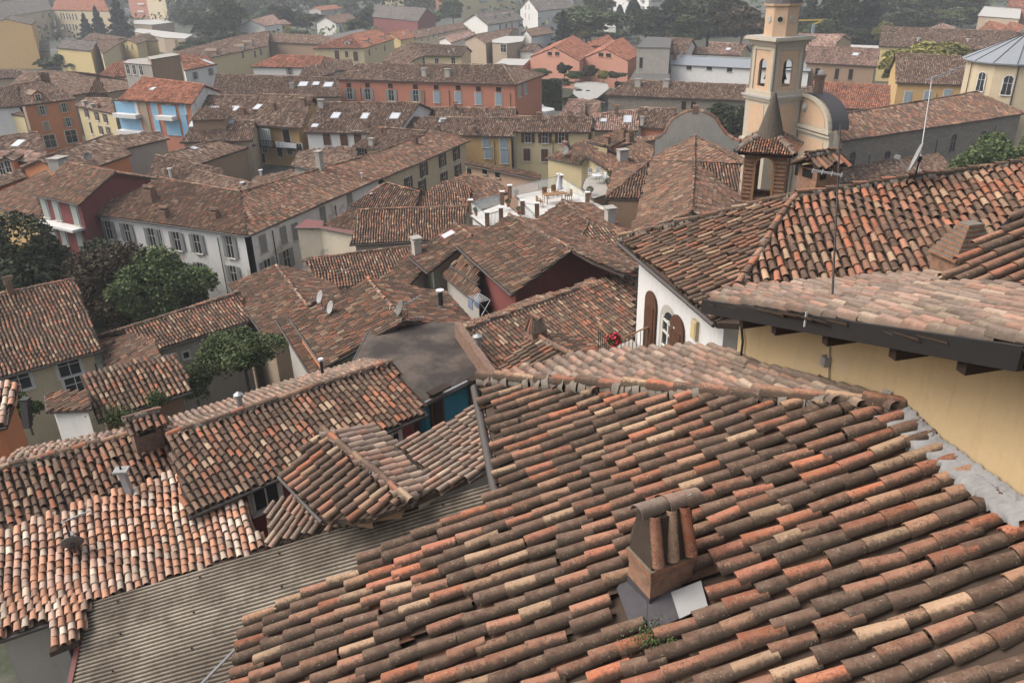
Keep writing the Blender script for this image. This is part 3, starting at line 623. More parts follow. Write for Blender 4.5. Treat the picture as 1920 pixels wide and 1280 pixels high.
m = MB(); dv = nrm(P2-P1); m.box((P1+P2)/2-pr*0.11-Zv*0.062, (P2-P1)/2*1.03, pr*0.025, Zv*0.115, 'board'); m.box((P1+P2)/2-Zv*0.172-pr*0.02, (P2-P1)/2*1.02, pr*0.09, Zv*0.012, 'board'); m.build('verge_board', b.root)
m = MB(); c = hpl(1523, 600, plane3(P1-pr*0.06, P2-pr*0.06, P1-pr*0.06+Zv)); m.box(c+Zv*0.02-pr*0.09, dv*0.008, pr*0.012, Zv*0.10, 'plasticw'); m.build('clip', b.root)
for px, py in ((1400, 602), (1462, 609), (1560, 628), (1690, 650), (1822, 675)):
    q = hpl(px, py-22, plane3(P1-pr*0.0, P2, P1+Zv)); q = np.array([q[0], q[1], plz(PK, q[0], q[1])]); m = MB(); m.beam(q-Zv*0.235-pr*0.06, q+pr*0.75-Zv*0.20, 0.06, 'wood', 0.075); m.build('rafter', b.root)
def ywall(px, py, off=0.0):
    pl = plane3(wa, wb, wa+Zv); p = hpl(px, py, pl); return p-pr*off
m = MB(); m.tube(ywall(1558, 640, 0.03), ywall(1556, 724, 0.03), 0.015, 0.015, 'cream', 6); c = ywall(1555, 676, 0.05); m.box(c, g1*0.055, pr*0.05, Zv*0.07, 'metal'); m.build('junction_box', b.root)
m = MB(); m.path([ywall(1393, 600, 0.04), ywall(1398, 640, 0.05), ywall(1394, 672, 0.05)], 0.022, 'darkmetal'); m.build('cable', b.root)
# lumpy mortar where the roof meets the wall
def mortar(pts, wid, name, parent, n=60, mat='mortar', th=0.06):
    m = MB(); P = np.array([ywall(*q) for q in pts]); d = np.r_[0, np.cumsum(np.linalg.norm(np.diff(P, axis=0), axis=1))]; t = np.linspace(0, d[-1], n)
    C = np.stack([np.interp(t, d, P[:, i]) for i in range(3)], 1); Wd = np.interp(t, d, wid)*RNG.uniform(0.8, 1.2, n); K = 7; V = []
    for i in range(n):
        for j in range(K):
            s_ = j/(K-1); up = Wd[i]*(1-s_)**1.0; out = (0.26 if s_ > 0.75 else 0.02)+th*math.sin(s_*math.pi)+s_*0.05
            p = C[i]+Zv*(up-0.12*(s_ > .9)+0.02)-pr*(out*(0.75+0.25*RNG.rand())+0.012)+RNG.normal(0, 0.007, 3)*(0 if j == 0 else 1); V.append(p)
    Fc = [[i*K+j, i*K+j+1, (i+1)*K+j+1, (i+1)*K+j] for i in range(n-1) for j in range(K-1)]; m.add(V, Fc, mat, None, None, True); m.build(name, parent)
mortar([(1650, 762), (1662, 768), (1672, 773), (1700, 790), (1760, 832), (1850, 897), (1960, 975)], [0.14, 0.30, 0.14, 0.2, 0.10, 0.09, 0.09], 'mortar_strip', b.root, 90)
mortar([(1392, 684), (1480, 702), (1560, 728), (1660, 765)], [0.02, 0.03, 0.03, 0.03], 'mortar_edge', b.root, 50, 'cork', 0.01)
# small dark-edged roof with very large tiles at the right edge
b = Bld('roof', 'steep little roof of very large tiles with a dark edge board at the far right', 'brickdark', 'tile_near', 'roof'); b.pitch = 0.235; b.expo = 0.47; b.mess = 0.9
n0 = hpl(1752, 542, PK)+Zv*0.12; zz = n0[2]; n1 = hz(1885, 592, zz); ee = nrm(n1-n0); toward = hz(1900, 480, zz)
P4 = eave_plane(n0, n1, 19, toward); lst = [(1752, 542), (1885, 592), (2100, 680), (2100, 300), (1925, 384)]
b.face([n0, n1]+[hpl(x, y, P4) for x, y in lst[2:]], P4, lod=0)
b.done(); a0, a1 = hpl(1752, 542, P4), hpl(1932, 378, P4); m = MB(); m.beam(a0-Zv*0.08, a1-Zv*0.08, 0.03, 'board', 0.09, ); m.build('edge_board', b.root)
NR = b
# =================== lower left roofs ===================
b = Bld('house', 'house under the pale pink tile roof in the lower left corner', 'grey', 'tile_pink'); b.pitch = 0.20; b.expo = 0.27; b.mess = 0.9; b.wave = 1.7
A3, B3 = hz(-30, 1206, 15.0), hz(472, 1044, 15.0); P5 = eave_plane(A3, B3, 16, hz(250, 900, 15))
poly = [(-30, 1206), (98, 1163), (92, 1224), (146, 1202), (170, 1132), (476, 1040), (500, 1028), (455, 950), (402, 863), (325, 890), (272, 909), (98, 972), (-30, 1015)]
f = b.face([hpl(x, y, P5) for x, y in poly], P5, lod=1); b.zb = 9
b.outline([f], 0.3); b.done(); L5 = b
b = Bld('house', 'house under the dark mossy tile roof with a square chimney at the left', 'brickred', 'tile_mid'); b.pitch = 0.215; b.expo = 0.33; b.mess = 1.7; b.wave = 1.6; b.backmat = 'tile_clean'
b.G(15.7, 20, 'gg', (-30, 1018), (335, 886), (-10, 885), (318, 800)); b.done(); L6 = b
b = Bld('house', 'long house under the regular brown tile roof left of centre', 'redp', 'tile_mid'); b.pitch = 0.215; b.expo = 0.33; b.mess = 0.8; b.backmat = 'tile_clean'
b.G(15.8, 19, 'gg', (352, 968), (800, 775), (315, 820), (735, 682)); b.done(); L7 = b
b.win('g', None, [(496, 918, 0.9, 1.2), (735, 818, 0.6, 1.2)])
b = Bld('house', 'small gabled annex with a bold single ridge in the lower middle', 'brownwall', 'tile_mid'); b.pitch = 0.30; b.expo = 0.42; b.mess = 0.5; b.wave = 0.5
c0, c1, c2 = hz(606, 811, 18.3), hz(768, 943, 18.3), None
P8 = eave_plane(c0, c1, -20, hz(700, 850, 18.3)); P8 = eave_plane(c0, c1, -21, hz(540, 930, 18.3)); P8R = eave_plane(c0, c1, -14, hz(850, 860, 18.3))
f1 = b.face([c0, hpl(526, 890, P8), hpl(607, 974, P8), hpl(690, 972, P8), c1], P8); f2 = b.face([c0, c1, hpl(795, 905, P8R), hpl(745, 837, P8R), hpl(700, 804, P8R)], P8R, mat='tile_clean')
b.caps.append((c0, c1)); b.zb = 10; b.outline([f1, f2], 0.3); b.walls = [(a_, c_, min(a_[2], c_[2])-0.3) for a_, c_, z_ in b.walls]; b.done(); L8 = b
# right-hand pink roof running into the valley
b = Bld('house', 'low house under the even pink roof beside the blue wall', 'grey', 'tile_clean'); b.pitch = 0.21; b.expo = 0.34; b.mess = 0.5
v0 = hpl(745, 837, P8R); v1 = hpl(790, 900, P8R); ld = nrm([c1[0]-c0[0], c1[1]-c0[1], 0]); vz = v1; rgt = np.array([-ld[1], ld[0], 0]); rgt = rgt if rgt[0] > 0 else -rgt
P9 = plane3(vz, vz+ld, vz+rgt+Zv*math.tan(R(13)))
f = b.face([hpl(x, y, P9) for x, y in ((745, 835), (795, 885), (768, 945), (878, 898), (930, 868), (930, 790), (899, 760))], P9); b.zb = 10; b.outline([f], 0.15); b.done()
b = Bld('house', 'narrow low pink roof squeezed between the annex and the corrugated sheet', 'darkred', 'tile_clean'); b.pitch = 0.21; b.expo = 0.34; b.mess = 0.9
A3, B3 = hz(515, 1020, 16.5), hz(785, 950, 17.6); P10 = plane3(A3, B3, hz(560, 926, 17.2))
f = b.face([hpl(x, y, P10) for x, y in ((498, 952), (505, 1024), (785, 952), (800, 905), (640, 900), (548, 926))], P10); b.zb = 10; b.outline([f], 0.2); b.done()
# corrugated sheet
s0, s1 = hz(168, 1131, 15.0), hz(940, 902, 18.2); ex = nrm(s1-s0); PC = plane3(s0, s1, hz(300, 1280, 14.5))
poly = [hpl(x, y, PC) for x, y in ((168, 1131), (940, 902), (980, 935), (560, 1230), (420, 1310), (130, 1310))]
b = Bld('shed', 'shed under the long grey corrugated sheet roof in the lower left', 'grey', 'corrug', 'shed'); b.zb = 9; b.gut = False
f = b.face(poly, PC, False, 'under'); m = b.mb
nC = PC[0]; ey = nrm(np.cross(nC, ex)); ey = ey if ey[1] < 0 else -ey; W = 9.0; ln = np.linalg.norm(s1-s0)
t = np.arange(0, W, 0.10/8); hgt = np.sin(t/0.10*2*math.pi)*0.022+0.05
P2d = [((p-s0)@ex, (p-s0)@ey) for p in poly]
rows = []
for a_ in t:
    xs = []
    for i in range(len(P2d)):
        (x1, y1), (x2, y2) = P2d[i-1], P2d[i]
        if (y1-a_)*(y2-a_) <= 0 and y1 != y2: xs.append(x1+(x2-x1)*(a_-y1)/(y2-y1))
    rows.append((min(xs), max(xs)) if len(xs) > 1 else None)
V, Fc, TC = [], [], []; prev = None
NS = 12
for a_, h_, r_ in zip(t, hgt, rows):
    if r_ is None or r_[1]-r_[0] < 0.05: prev = None; continue
    i0 = len(V)
    for k in range(NS+1):
        x = r_[0]+(r_[1]-r_[0])*k/NS; V.append(s0+ex*x+ey*a_+nC*(h_+0.01*math.sin(x*2.1+a_)))
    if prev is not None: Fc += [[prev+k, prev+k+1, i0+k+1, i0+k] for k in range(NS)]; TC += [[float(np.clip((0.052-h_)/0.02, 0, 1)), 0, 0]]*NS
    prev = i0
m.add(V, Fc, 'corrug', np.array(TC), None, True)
for x in np.arange(1, ln, 2.2):
    for y in np.arange(0.22, 4, 0.9):
        if inpoly(np.array([x]), np.array([y]), P2d)[0]:
            c = s0+ex*(x+RNG.uniform(-.1, .1))+ey*y+nC*0.09; m.tube(c, c+nC*0.02, 0.03, 0.02, 'dark', 6)
b.outline([f], 0.1); b.done(); SH = b
m = MB(); m.beam(hpl(168, 1130, PC)+nC*0.08, hpl(132, 1300, PC)+nC*0.08, 0.06, 'redmetal', 0.05); m.build('edge_strip', b.root)
# =================== flat membrane roof with blue wall ===================
b = Bld('house', 'house with a flat brown membrane roof and bright blue wall in the middle', 'blue', 'membrane'); b.zb = 9
b.Fl(14.2, [(640, 722), (797, 757), (926, 692), (893, 645), (862, 606), (700, 606)], 'membrane')
b.done(); FB = b
P = [hz(797, 757, 14.2), hz(926, 692, 14.2)]; m = MB(); m.beam(P[0]+Zv*0.03, P[1]+Zv*0.03, 0.05, 'metal', 0.06); m.build('edge_trim', b.root)
for x, y, w_, h_ in ((818, 770, 0.7, 2.0), (893, 742, 0.9, 2.0), (783, 800, 0.25, 1.6)):
    q = b.pickw(x, y)
    if q is not None:
        m = MB(); c = q[1]; m.box(c+q[3]*0.06, q[2]*w_/2, q[3]*0.05, Zv*h_/2, 'shbrown'); m.box(c+q[3]*0.1, q[2]*w_*0.32, q[3]*0.03, Zv*h_*0.4, 'wood')
        if w_ > .5: m.box(c+q[3]*0.25+Zv*(h_/2+0.08), q[2]*(w_/2+0.15), q[3]*0.2, Zv*0.03, 'wood')
        m.build('door', b.root)
# parapet wall between flat roof and next roof
m = MB()
for (x0, y0), (x1, y1) in (((858, 606), (893, 655)), ((893, 655), (925, 700))):
    a_, b_ = hz(x0, y0, 14.9), hz(x1, y1, 14.9); m.box((a_+b_)/2-Zv*0.45, (b_-a_)/2, nrm(np.cross(b_-a_, Zv))*0.16, Zv*0.5, 'brickdark')
m.build('parapet', b.root)
# =================== middle roofs ===================
b = Bld('house', 'gabled house behind the flat roof with dish and chimney pipe on its ridge end', 'orange', 'tile_mid', inset=0.35); b.mess = 0.9; b.zb = 6
b.G(13.2, 19, 'gg', (545, 597), (611, 691), (690, 525), (757, 603)); b.done(); M13 = b
b = Bld('house', 'wide brown roof behind the small chimneyed annex, left of the white house', 'brickdark', 'tile_mid'); b.mess = 0.8; b.zb = 4
r1, r2 = hz(878, 618, 14.4), hz(1082, 545, 14.4); PF = eave_plane(r1, r2, -20, hz(1050, 680, 14.4)); PBk = eave_plane(r1, r2, -17, 2*r1-hz(900, 700, 14.4))
f1 = b.face([hpl(x, y, PF) for x, y in ((878, 618), (926, 692), (930, 740), (1190, 740), (1190, 520), (1130, 528))], PF); f2 = b.face([r1, hz(1130, 528, 14.4), hpl(1110, 524, PBk), hpl(1075, 541, PBk), hpl(1000, 560, PBk), hpl(862, 612, PBk)], PBk)
b.caps.append((r1, r2)); b.outline([f1, f2], 0.3); b.done(); M14 = b
b = Bld('house', 'small annex roof with a flared brick chimney at its ridge end, middle', 'darkred', 'tile_mid'); b.mess = 0.6; b.zb = 8; b.pitch = 0.225; b.expo = 0.38
b.G(17.3, 20, 'gg', (937, 696), (1035, 785), (999, 630), (1112, 694)); b.done(); M15 = b
b = Bld('house', 'house under the large red-brown pitched roof in the centre with dark red wall', 'maroon', 'tile_mid', inset=0.5); b.mess = 0.8; b.zb = 2
b.G(14.0, 19, 'gg', (857, 462), (960, 553), (955, 405), (1072, 470)); r1, r2 = b.last[2], b.last[3]; PB = plane3(r1, r2, b.last[4])
f = b.face([r2, hpl(1112, 492, PB), hpl(1170, 516, PB), hpl(1200, 500, PB), hpl(1150, 462, PB), hpl(1110, 450, PB)], PB)
b.done(); M64 = b
b = Bld('house', 'little hipped roof corner tucked below the large central roof', 'brownwall', 'tile_mid', inset=0.5); b.mess = 0.9; b.zb = 2
q0, q1, q2 = hz(1035, 512, 12.6), hz(1117, 551, 12.6), hz(1190, 522, 12.6); Pa = eave_plane(q0, q1, 19, hz(1100, 480, 12.6)); q3 = hpl(1112, 492, Pa); q4 = hpl(1071, 476, Pa); Pb_ = plane3(q1, q2, q3)
f1 = b.face([q0, q1, q3, q4], Pa); f2 = b.face([q1, q2, hpl(1200, 500, Pb_), q3], Pb_); b.caps.append((q1, q3)); b.outline([f1, f2]); b.done()
b = Bld('house', 'roof with a rendered chimney just behind the large central roof', 'brownwall', 'tile_mid'); b.zb = 2
b.G(13.0, 18, 'gh', (995, 420), (1075, 478), (1054, 377), (1104, 418)); b.done(); M66 = b
b = Bld('house', 'house with a red roof window and pale green soffit left of the large central roof', 'green', 'tile_mid', inset=0.7); b.zb = 2
b.G(12.6, 19, 'gg', (768, 482), (803, 512), (852, 420), (886, 446)); b.done(); M67 = b
b = Bld('house', 'low roof with a whitish chimney left of the green soffit house', 'grey', 'tile_mid'); b.zb = 2
b.G(11.4, 18, 'gg', (706, 530), (745, 560), (770, 474), (800, 498)); b.done()
b = Bld('shed', 'lower of the two narrow lean-to roofs beside the dark red wall', 'grey', 'tile_mid', 'shed'); b.zb = 2; b.mess = 0.6
b.Vx([(829, 514, 12.2), (900, 573, 12.2), (897, 532, 12.9), (853, 499, 12.9)], [[0, 1, 2, 3]]); b.done()
b = Bld('shed', 'upper of the two narrow lean-to roofs beside the dark red wall', 'grey', 'tile_mid', 'shed'); b.zb = 2; b.mess = 0.6
b.Vx([(846, 497, 13.0), (897, 533, 13.0), (897, 503, 13.6), (868, 479, 13.6)], [[0, 1, 2, 3]]); b.done()
# church-like hipped group in front of the curved gable
b = Bld('chapel', 'chapel with crossing hipped tile roofs in front of the curved gable wall', 'brownwall', 'tile_mid', 'chapel'); b.zb = 0; b.mess = 1.0; b.gut = False
b.Vx([(1303, 256, 15.6), (1219, 304, 13.9), (1303, 305, 15.4), (1389, 309, 15.2), (1400, 300, 14.0), (1135, 373, 13.2), (1201, 375, 13.2), (1150, 319, 13.2), (1297, 400, 15.2), (1182, 440, 13.0), (1385, 366, 13.4), (1420, 420, 13.2), (1232, 290, 14.2)],
     [[0, 12, 1, 2], [0, 2, 3, 4], [1, 5, 6, 2], [1, 7, 5], [2, 6, 9, 8], [2, 8, 11, 10], [2, 10, 3]], [(0, 2), (1, 2), (2, 3), (1, 5), (2, 8)], walls=False)
PV = b.last
for i, j in ((7, 5), (5, 6), (6, 9)):
    k = 0.3; c = sum(PV[i] for i in (1, 2, 8))/3; a_, b_ = (PV[i]+(c-PV[i])*0.05-Zv*0.1), (PV[j]+(c-PV[j])*0.05-Zv*0.1); b.walls.append((a_, b_, 0))
b.done(); CH = b
# =================== mid and far town ===================
def B(name, label, wall, roof='tile_brown', cat='house', **k):
    b = Bld(name, label, wall, roof, cat); 
    for a, v in k.items(): setattr(b, a, v)
    return b
# ---- right: church, yellow house, drum etc.
NV = B('church_nave', 'long stone church nave with a plain tiled roof and arched windows at the right', 'stone', 'tile_mid', 'church').G(8.5, 22, 'gg', (1578, 266), (1925, 213), (1560, 218), (1835, 174)).done()
NV.win('a', None, [(1597, 302), (1662, 300), (1787, 268), (1842, 262)], 1.1, 2.4, 'stone').pipe([(1630, 290), (1757, 262), (1866, 236)])
b = B('church_aisle', 'low dark lean-to roof along the foot of the stone church', 'stone', 'tile_brown', 'church'); b.P(4.0, 10, [(1560, 345), (1800, 330), (1760, 288), (1575, 312)]).done()
YR = B('house', 'yellow house with blue-grey shutters and pale corner stones beside the domed church', 'ochre', 'tile_brown').G(9, 24, 'gg', (1679, 156), (1830, 161), (1679, 101), (1830, 109)).done()
YR.win('c', 'shblue', [(1702, 182), (1739, 181), (1776, 179)], 1.15, 1.9).pipe([(1757, 175)])
B('house', 'dark walled house with a rosy tile roof right of the bell tower', 'brownwall', 'tile_rose').G(8.5, 22, 'gg', (1509, 118), (1644, 125), (1515, 87), (1650, 93)).done().win('d', None, [(1532, 138), (1569, 139), (1595, 140)], 0.9, 2.2, 'brownwall')
B('hall', 'hall with a smooth even red roof behind the curved church front', 'tan', 'tile_orange', 'hall').P(7, 14, [(1528, 204), (1669, 206), (1670, 160), (1524, 153)]).done()
B('house', 'very long brown roofed house at the far right, behind the yellow tree', 'yellow').G(8.5, 21, 'gg', (1647, 87), (1905, 97), (1655, 51), (1905, 60)).done()
B('house', 'hip roofed house directly behind the crane, right of the bell tower', 'tan', 'tile_rose').G(7.5, 20, 'gh', (1490, 97), (1560, 92), (1498, 64), (1583, 66)).done()
B('shed', 'small white flat shed beside the crane', 'white', 'paleroof', 'shed').Fl(5, [(1595, 90), (1648, 94), (1648, 86), (1595, 84)]).done()
B('house', 'little house with a pale pyramid roof behind the long roof at the far right', 'tan', 'tile_rose').G(7, 20, 'hh', (1740, 55), (1783, 56), (1766, 45), (1767, 45)).done()
B('house', 'left of the two red gables at the top right corner', 'brickred', 'tile_orange').G(6, 22, 'hh', (1835, 56), (1872, 58), (1854, 40), (1856, 40)).done()
B('house', 'right of the two red gables at the top right corner', 'brickred', 'tile_orange').G(6, 22, 'hh', (1868, 60), (1905, 62), (1895, 42), (1897, 42)).done()
B('warehouse', 'warehouse with a bright white roof in the top right corner', 'tan', 'paleroof', 'warehouse').G(7, 8, 'gg', (1833, 30), (1912, 36), (1845, 13), (1915, 18), tiles=False).done()
B('house', 'red brick house at the very top right corner', 'brickred', 'tile_red').G(9, 20, 'gg', (1888, 14), (1960, 18), (1892, -2), (1960, 2)).done()
B('house', 'roof patch seen between the bell tower and the curved church front', 'tan').G(7, 20, 'gg', (1480, 200), (1530, 200), (1488, 165), (1522, 165)).done()
# ---- centre right
b = B('house', 'long stone house with buttresses and two chimneys left of the bell tower', 'stone').G(8, 21, 'hg', (1136, 179), (1440, 191), (1181, 151), (1430, 162)).done(); SL = b
b.win('d', None, [(1282, 198), (1300, 199)], 0.8, 1.4, 'brownwall')
B('warehouse', 'long pale wall with a grey metal roof left of the bell tower', 'whitew', 'leadroof', 'warehouse').G(7, 10, 'gg', (1255, 121), (1520, 134), (1262, 104), (1520, 116), tiles=False).done().win('d', None, [(1292, 127), (1330, 128), (1368, 131)], 1.2, 0.8, 'grey')
B('house', 'small rose roofed house behind the pale warehouse, nearest the bell tower', 'cream', 'tile_rose').G(8, 20, 'gg', (1325, 102), (1388, 105), (1331, 80), (1400, 84)).done()
B('house', 'low brown roof tucked left of the small rose roofed house', 'cream').G(7, 20, 'gg', (1292, 101), (1326, 103), (1300, 88), (1333, 91)).done()
B('house', 'brown gable roof with a white gable end behind the concrete block', 'white').G(8, 20, 'gg', (1245, 100), (1286, 102), (1245, 71), (1299, 74)).done()
B('building', 'plain concrete stair block with a flat roof beside the salmon hall', 'concrete', 'slate', 'building').Fl(11, [(1193, 89), (1257, 90), (1260, 71), (1213, 69)], 'slate').done().win('d', None, [(1202, 118)], 0.8, 2.4, 'concrete')
b = B('building', 'lower grey terrace block at the foot of the concrete stair block', 'concrete', 'slate', 'building').Fl(5, [(1180, 150), (1255, 152), (1258, 131), (1192, 130)], 'slate').done()
b = B('hall', 'salmon hall with two broad gables and small square windows', 'salmon', 'tile_orange', 'hall', inset=0.1)
b.G(7, 21, 'gg', (1087, 115), (1115, 93), (1039, 89), (1076, 68)); b.G(7, 21, 'gg', (1178, 115), (1200, 102), (1135, 92), (1167, 70))
b.done().win('d', None, [(1031, 101), (1045, 101), (1127, 103), (1141, 104)], 1.6, 0.9, 'salmon'); SA = b
B('hall', 'orange roof slope rising behind the two salmon gables', 'salmon', 'tile_orange', 'hall').G(7.5, 17, 'gg', (1095, 88), (1160, 84), (1103, 80), (1141, 66)).done()
B('shed', 'low salmon annex with an orange lean-to roof left of the salmon hall', 'salmon', 'tile_orange', 'shed').P(4.2, 12, [(983, 121), (1028, 123), (1030, 104), (1015, 98)]).done()
B('house', 'rosy pavilion roof in front of the garden plaza, under the clipped trees', 'paleyel', 'tile_rose').G(7, 18, 'hg', (1047, 219), (1098, 221), (1066, 188), (1095, 188)).done()
B('house', 'small brown roof with a yellow end wall beside the rosy pavilion roof', 'paleyel').G(7, 18, 'gg', (1097, 214), (1118, 220), (1096, 189), (1126, 191)).done()
b = B('house', 'rosy roof with one white roof window, middle of the picture', 'tan', 'tile_rose').G(9, 21, 'gg', (1109, 245), (1196, 246), (1112, 216), (1198, 207)).done(); R73 = b
B('house', 'brown roof above the green awning, left of the curved gable wall', 'brickred').G(9.3, 21, 'gg', (1196, 238), (1262, 243), (1200, 203), (1268, 206)).done()
b = B('house', 'pale yellow house with brown shutters, its long roof level with the tent', 'paleyel').G(9, 21, 'gg', (962, 248), (1108, 249), (965, 220), (1112, 220)).done(); PY = b
b.win('o', 'shbrown', [(990, 257), (1022, 258), (1053, 258)], 0.9, 1.5).win('c', 'shbrown', [(988, 290), (1021, 291)], 0.95, 1.7).pipe([(1037, 262)])
b = B('house', 'faded ochre house with grey-blue shutters left of the pale yellow house', 'ochre').G(8.6, 21, 'gg', (745, 252), (963, 257), (757, 221), (965, 223)).done(); OC = b
b.win('c', 'shblue', [(911, 265), (944, 266), (915, 286)], 0.95, 1.6).win('c', 'shblue', [(946, 290)], 1.1, 2.4).pipe([(927, 265)])
B('house', 'thin strip of roof showing just behind the faded ochre house', 'tan').G(9.2, 20, 'gg', (795, 226), (964, 227), (800, 203), (968, 204)).done()
# ---- long brick building
b = B('building', 'long brick-red building with rows of shuttered windows across the middle distance', 'brickred', cat='building').G(10.5, 19, 'hh', (629, 149), (967, 160), (672, 121), (943, 122)).done(); BR = b
b.win('d', None, [(654, 160), (689, 160), (732, 161), (779, 163), (818, 164), (859, 165), (897, 167), (935, 168)], 1.0, 0.8, 'brickred')
b.win('o', 'shgrey', [(656, 176), (690, 177), (734, 179), (780, 180)], 1.2, 2.0).win('c', 'shblue', [(819, 182), (859, 183), (897, 185), (935, 186)], 1.25, 2.0).win('c', 'shblue', [(974, 170), (985, 165)], 1.0, 2.2)
b.pipe([(676, 165), (795, 170), (842, 170), (957, 175)])
# ---- centre
b = B('house', 'house with three white roof windows and brown shutters below the brick-red building', 'whitew').G(9, 21, 'gg', (569, 249), (742, 252), (597, 194), (788, 194)).done(); C31 = b
b.win('c', 'shbrown', [(613, 260), (645, 261), (671, 258)], 1.1, 1.8)
b = B('house', 'old yellow house with wooden balconies and hanging laundry', 'ochre', inset=0.9).G(9.4, 21, 'gg', (474, 235), (566, 241), (487, 178), (588, 181)).done(); LA = b
b.win('d', None, [(537, 255), (497, 255)], 1.2, 1.8).win('g', None, [(496, 276), (543, 279), (562, 280)], 1.0, 1.6).win('d', None, [(524, 280)], 1.0, 2.2)
b = B('house', 'roof with three small skylights left of the brick-red building', 'tan').G(9, 20, 'gg', (395, 184), (640, 182), (405, 140), (628, 147)).done(); R34 = b
b = B('house', 'upper of two brown roofs with skylights, below the orange roofed balcony block', 'tan').G(9.5, 20, 'gg', (356, 226), (478, 231), (388, 180), (484, 181)).done(); R36 = b
b = B('house', 'lower brown roof with a boxy tiled dormer, left of the laundry house', 'tan').G(9, 19, 'gg', (336, 268), (474, 264), (368, 226), (478, 228)).done(); R36b = b
b = B('house', 'brown roof over a bare tan courtyard wall, left of the grey yard', 'brownwall').G(8, 18, 'gg', (330, 323), (481, 272), (315, 289), (413, 262)).done()
b = B('building', 'grey flat yard roof enclosed between the brown roofs', 'concrete', 'slate', 'building').Fl(3.5, [(425, 322), (485, 305), (575, 300), (560, 335), (500, 352), (470, 345)], 'slate').done()
b = B('house', 'large brown roof with an orange gable end, left of centre', 'orange').G(9, 18, 'gg', (125, 333), (248, 290), (73, 299), (209, 252)).done(); R38 = b
b = B('house', 'brown roof stepping over a pale plastered wall, below the balcony block', 'grey').G(8.6, 15, 'gg', (228, 281), (319, 260), (205, 258), (300, 250)).done()
b = B('house', 'brown roof with a thin mast behind the ridge of the white corner house', 'tan').G(8.6, 18, 'gg', (270, 345), (420, 350), (292, 292), (415, 319)).done()
b = B('house', 'brown roof whose ridge runs into the long ridge of the white corner house', 'tan').G(8.8, 18, 'hg', (322, 336), (480, 374), (369, 320), (475, 347)).done()
# white corner house
b = B('house', 'big white corner house with grey shutters behind the dark trees', 'oldwhite', 'tile_mid', inset=0.5); b.mess = 1.0
b.G(9, 20, 'gg', (157, 400), (465, 443), (302, 335), (452, 361)); b.G(9, 20, 'gg', (465, 443), (718, 333), (452, 361), (690, 292)); b.done(); WC1 = b
b.win('o', 'shgrey', [(205, 431), (240, 436), (286, 445), (333, 452), (371, 457)], 0.85, 1.75).win('c', 'shgrey', [(180, 428)], 0.9, 1.8).win('o', 'shgrey', [(432, 463)], 0.8, 2.0).win('o', 'shgrey', [(439, 514), (378, 508), (330, 505)], 0.8, 1.6)
b.win('c', 'shgrey', [(493, 457), (531, 441), (553, 434), (605, 403), (655, 373)], 0.85, 1.6).win('o', 'shgrey', [(537, 486), (502, 504)], 1.0, 1.8).pipe([(184, 415), (300, 430), (409, 445), (509, 432), (627, 385)])
b = B('house', 'cream wing continuing the long roof of the white corner house', 'cream', 'tile_mid', inset=0.5).G(9, 20, 'gh', (718, 335), (882, 264), (690, 293), (814, 247)).done()
b.win('o', 'shbrown', [(765, 345), (791, 350), (829, 300), (855, 288)], 0.9, 1.6).win('o', 'shbrown', [(832, 335), (858, 320), (794, 318)], 0.9, 1.6)
b = B('house', 'small cream house whose roof abuts the long cream wing', 'cream').G(8.6, 20, 'gg', (659, 276), (737, 281), (712, 240), (800, 247)).done()
b.win('o', 'shbrown', [(679, 288)], 0.8, 1.3)
b = B('house', 'low roof with a tall plastered chimney, right of the grey yard', 'grey').P(7.5, 17, [(545, 310), (612, 324), (668, 303), (627, 276), (560, 285)]).done()
b = B('house', 'small hip roof wedged beside the low roof with the plastered chimney', 'grey').P(7.8, 17, [(603, 291), (672, 300), (667, 278), (626, 276)]).done()
b = B('house', 'brown roof corner just above the ridge of the white corner house, centre left', 'grey').P(7.5, 17, [(462, 352), (510, 368), (575, 340), (545, 320), (480, 331)]).done()
# red house at left
b = B('house', 'dark pink house with pale shutters and a balcony beside the white corner house', 'redp', 'tile_mid', inset=0.45).G(10.6, 20, 'gg', (63, 366), (147, 384), (123, 306), (216, 324)).done(); RH = b
b.win('c', 'shgreen', [(85, 388), (107, 393), (142, 402)], 0.95, 2.0).win('c', 'shgreen', [(100, 435), (120, 440), (152, 452)], 0.95, 2.0)
q = b.pickw(122, 420)
if q: m = MB(); m.box(q[1]+q[3]*0.6, q[2]*3.2, q[3]*0.6, Zv*0.12, 'whitew'); m.build('balcony', b.root)
b = B('house', 'brown roof with an ochre wall left of the dark pink house', 'ochre', 'tile_mid').P(8, 18, [(-20, 386), (82, 414), (66, 366), (96, 330), (84, 320), (50, 338), (-20, 370)]).done()
b = B('house', 'orange house with tall dark arched windows at the left edge', 'orange').G(9, 20, 'gg', (27, 302), (45, 290), (8, 296), (24, 285)).done(); b.win('a', None, [(5, 320), (17, 317)], 0.8, 2.2)
b = B('house', 'roof of the reddish house at the left edge, under the orange one', 'brickred').P(8, 18, [(-20, 358), (49, 333), (38, 318), (-20, 334)]).done()
b = B('house', 'pinkish roof piece between the skylight roof and the orange gable, left', 'tan', 'tile_rose').P(8.4, 16, [(-20, 300), (62, 306), (88, 292), (60, 284), (-20, 282)]).done()
b = B('house', 'roof with a single large white skylight at the left edge', 'tan').G(8, 20, 'gg', (-40, 288), (88, 293), (-40, 262), (72, 249)).done(); R12 = b
b = B('house', 'orange house with grey shutters over the little square', 'orange').G(9.5, 21, 'gh', (41, 199), (142, 186), (33, 160), (88, 150)).done(); OH = b
b.win('o', 'shgrey', [(79, 207), (120, 202), (128, 229)], 0.8, 1.5).win('c', 'shgrey', [(87, 236)], 0.8, 1.4); b.win('g', None, [(94, 265), (134, 256)], 2.0, 2.2)
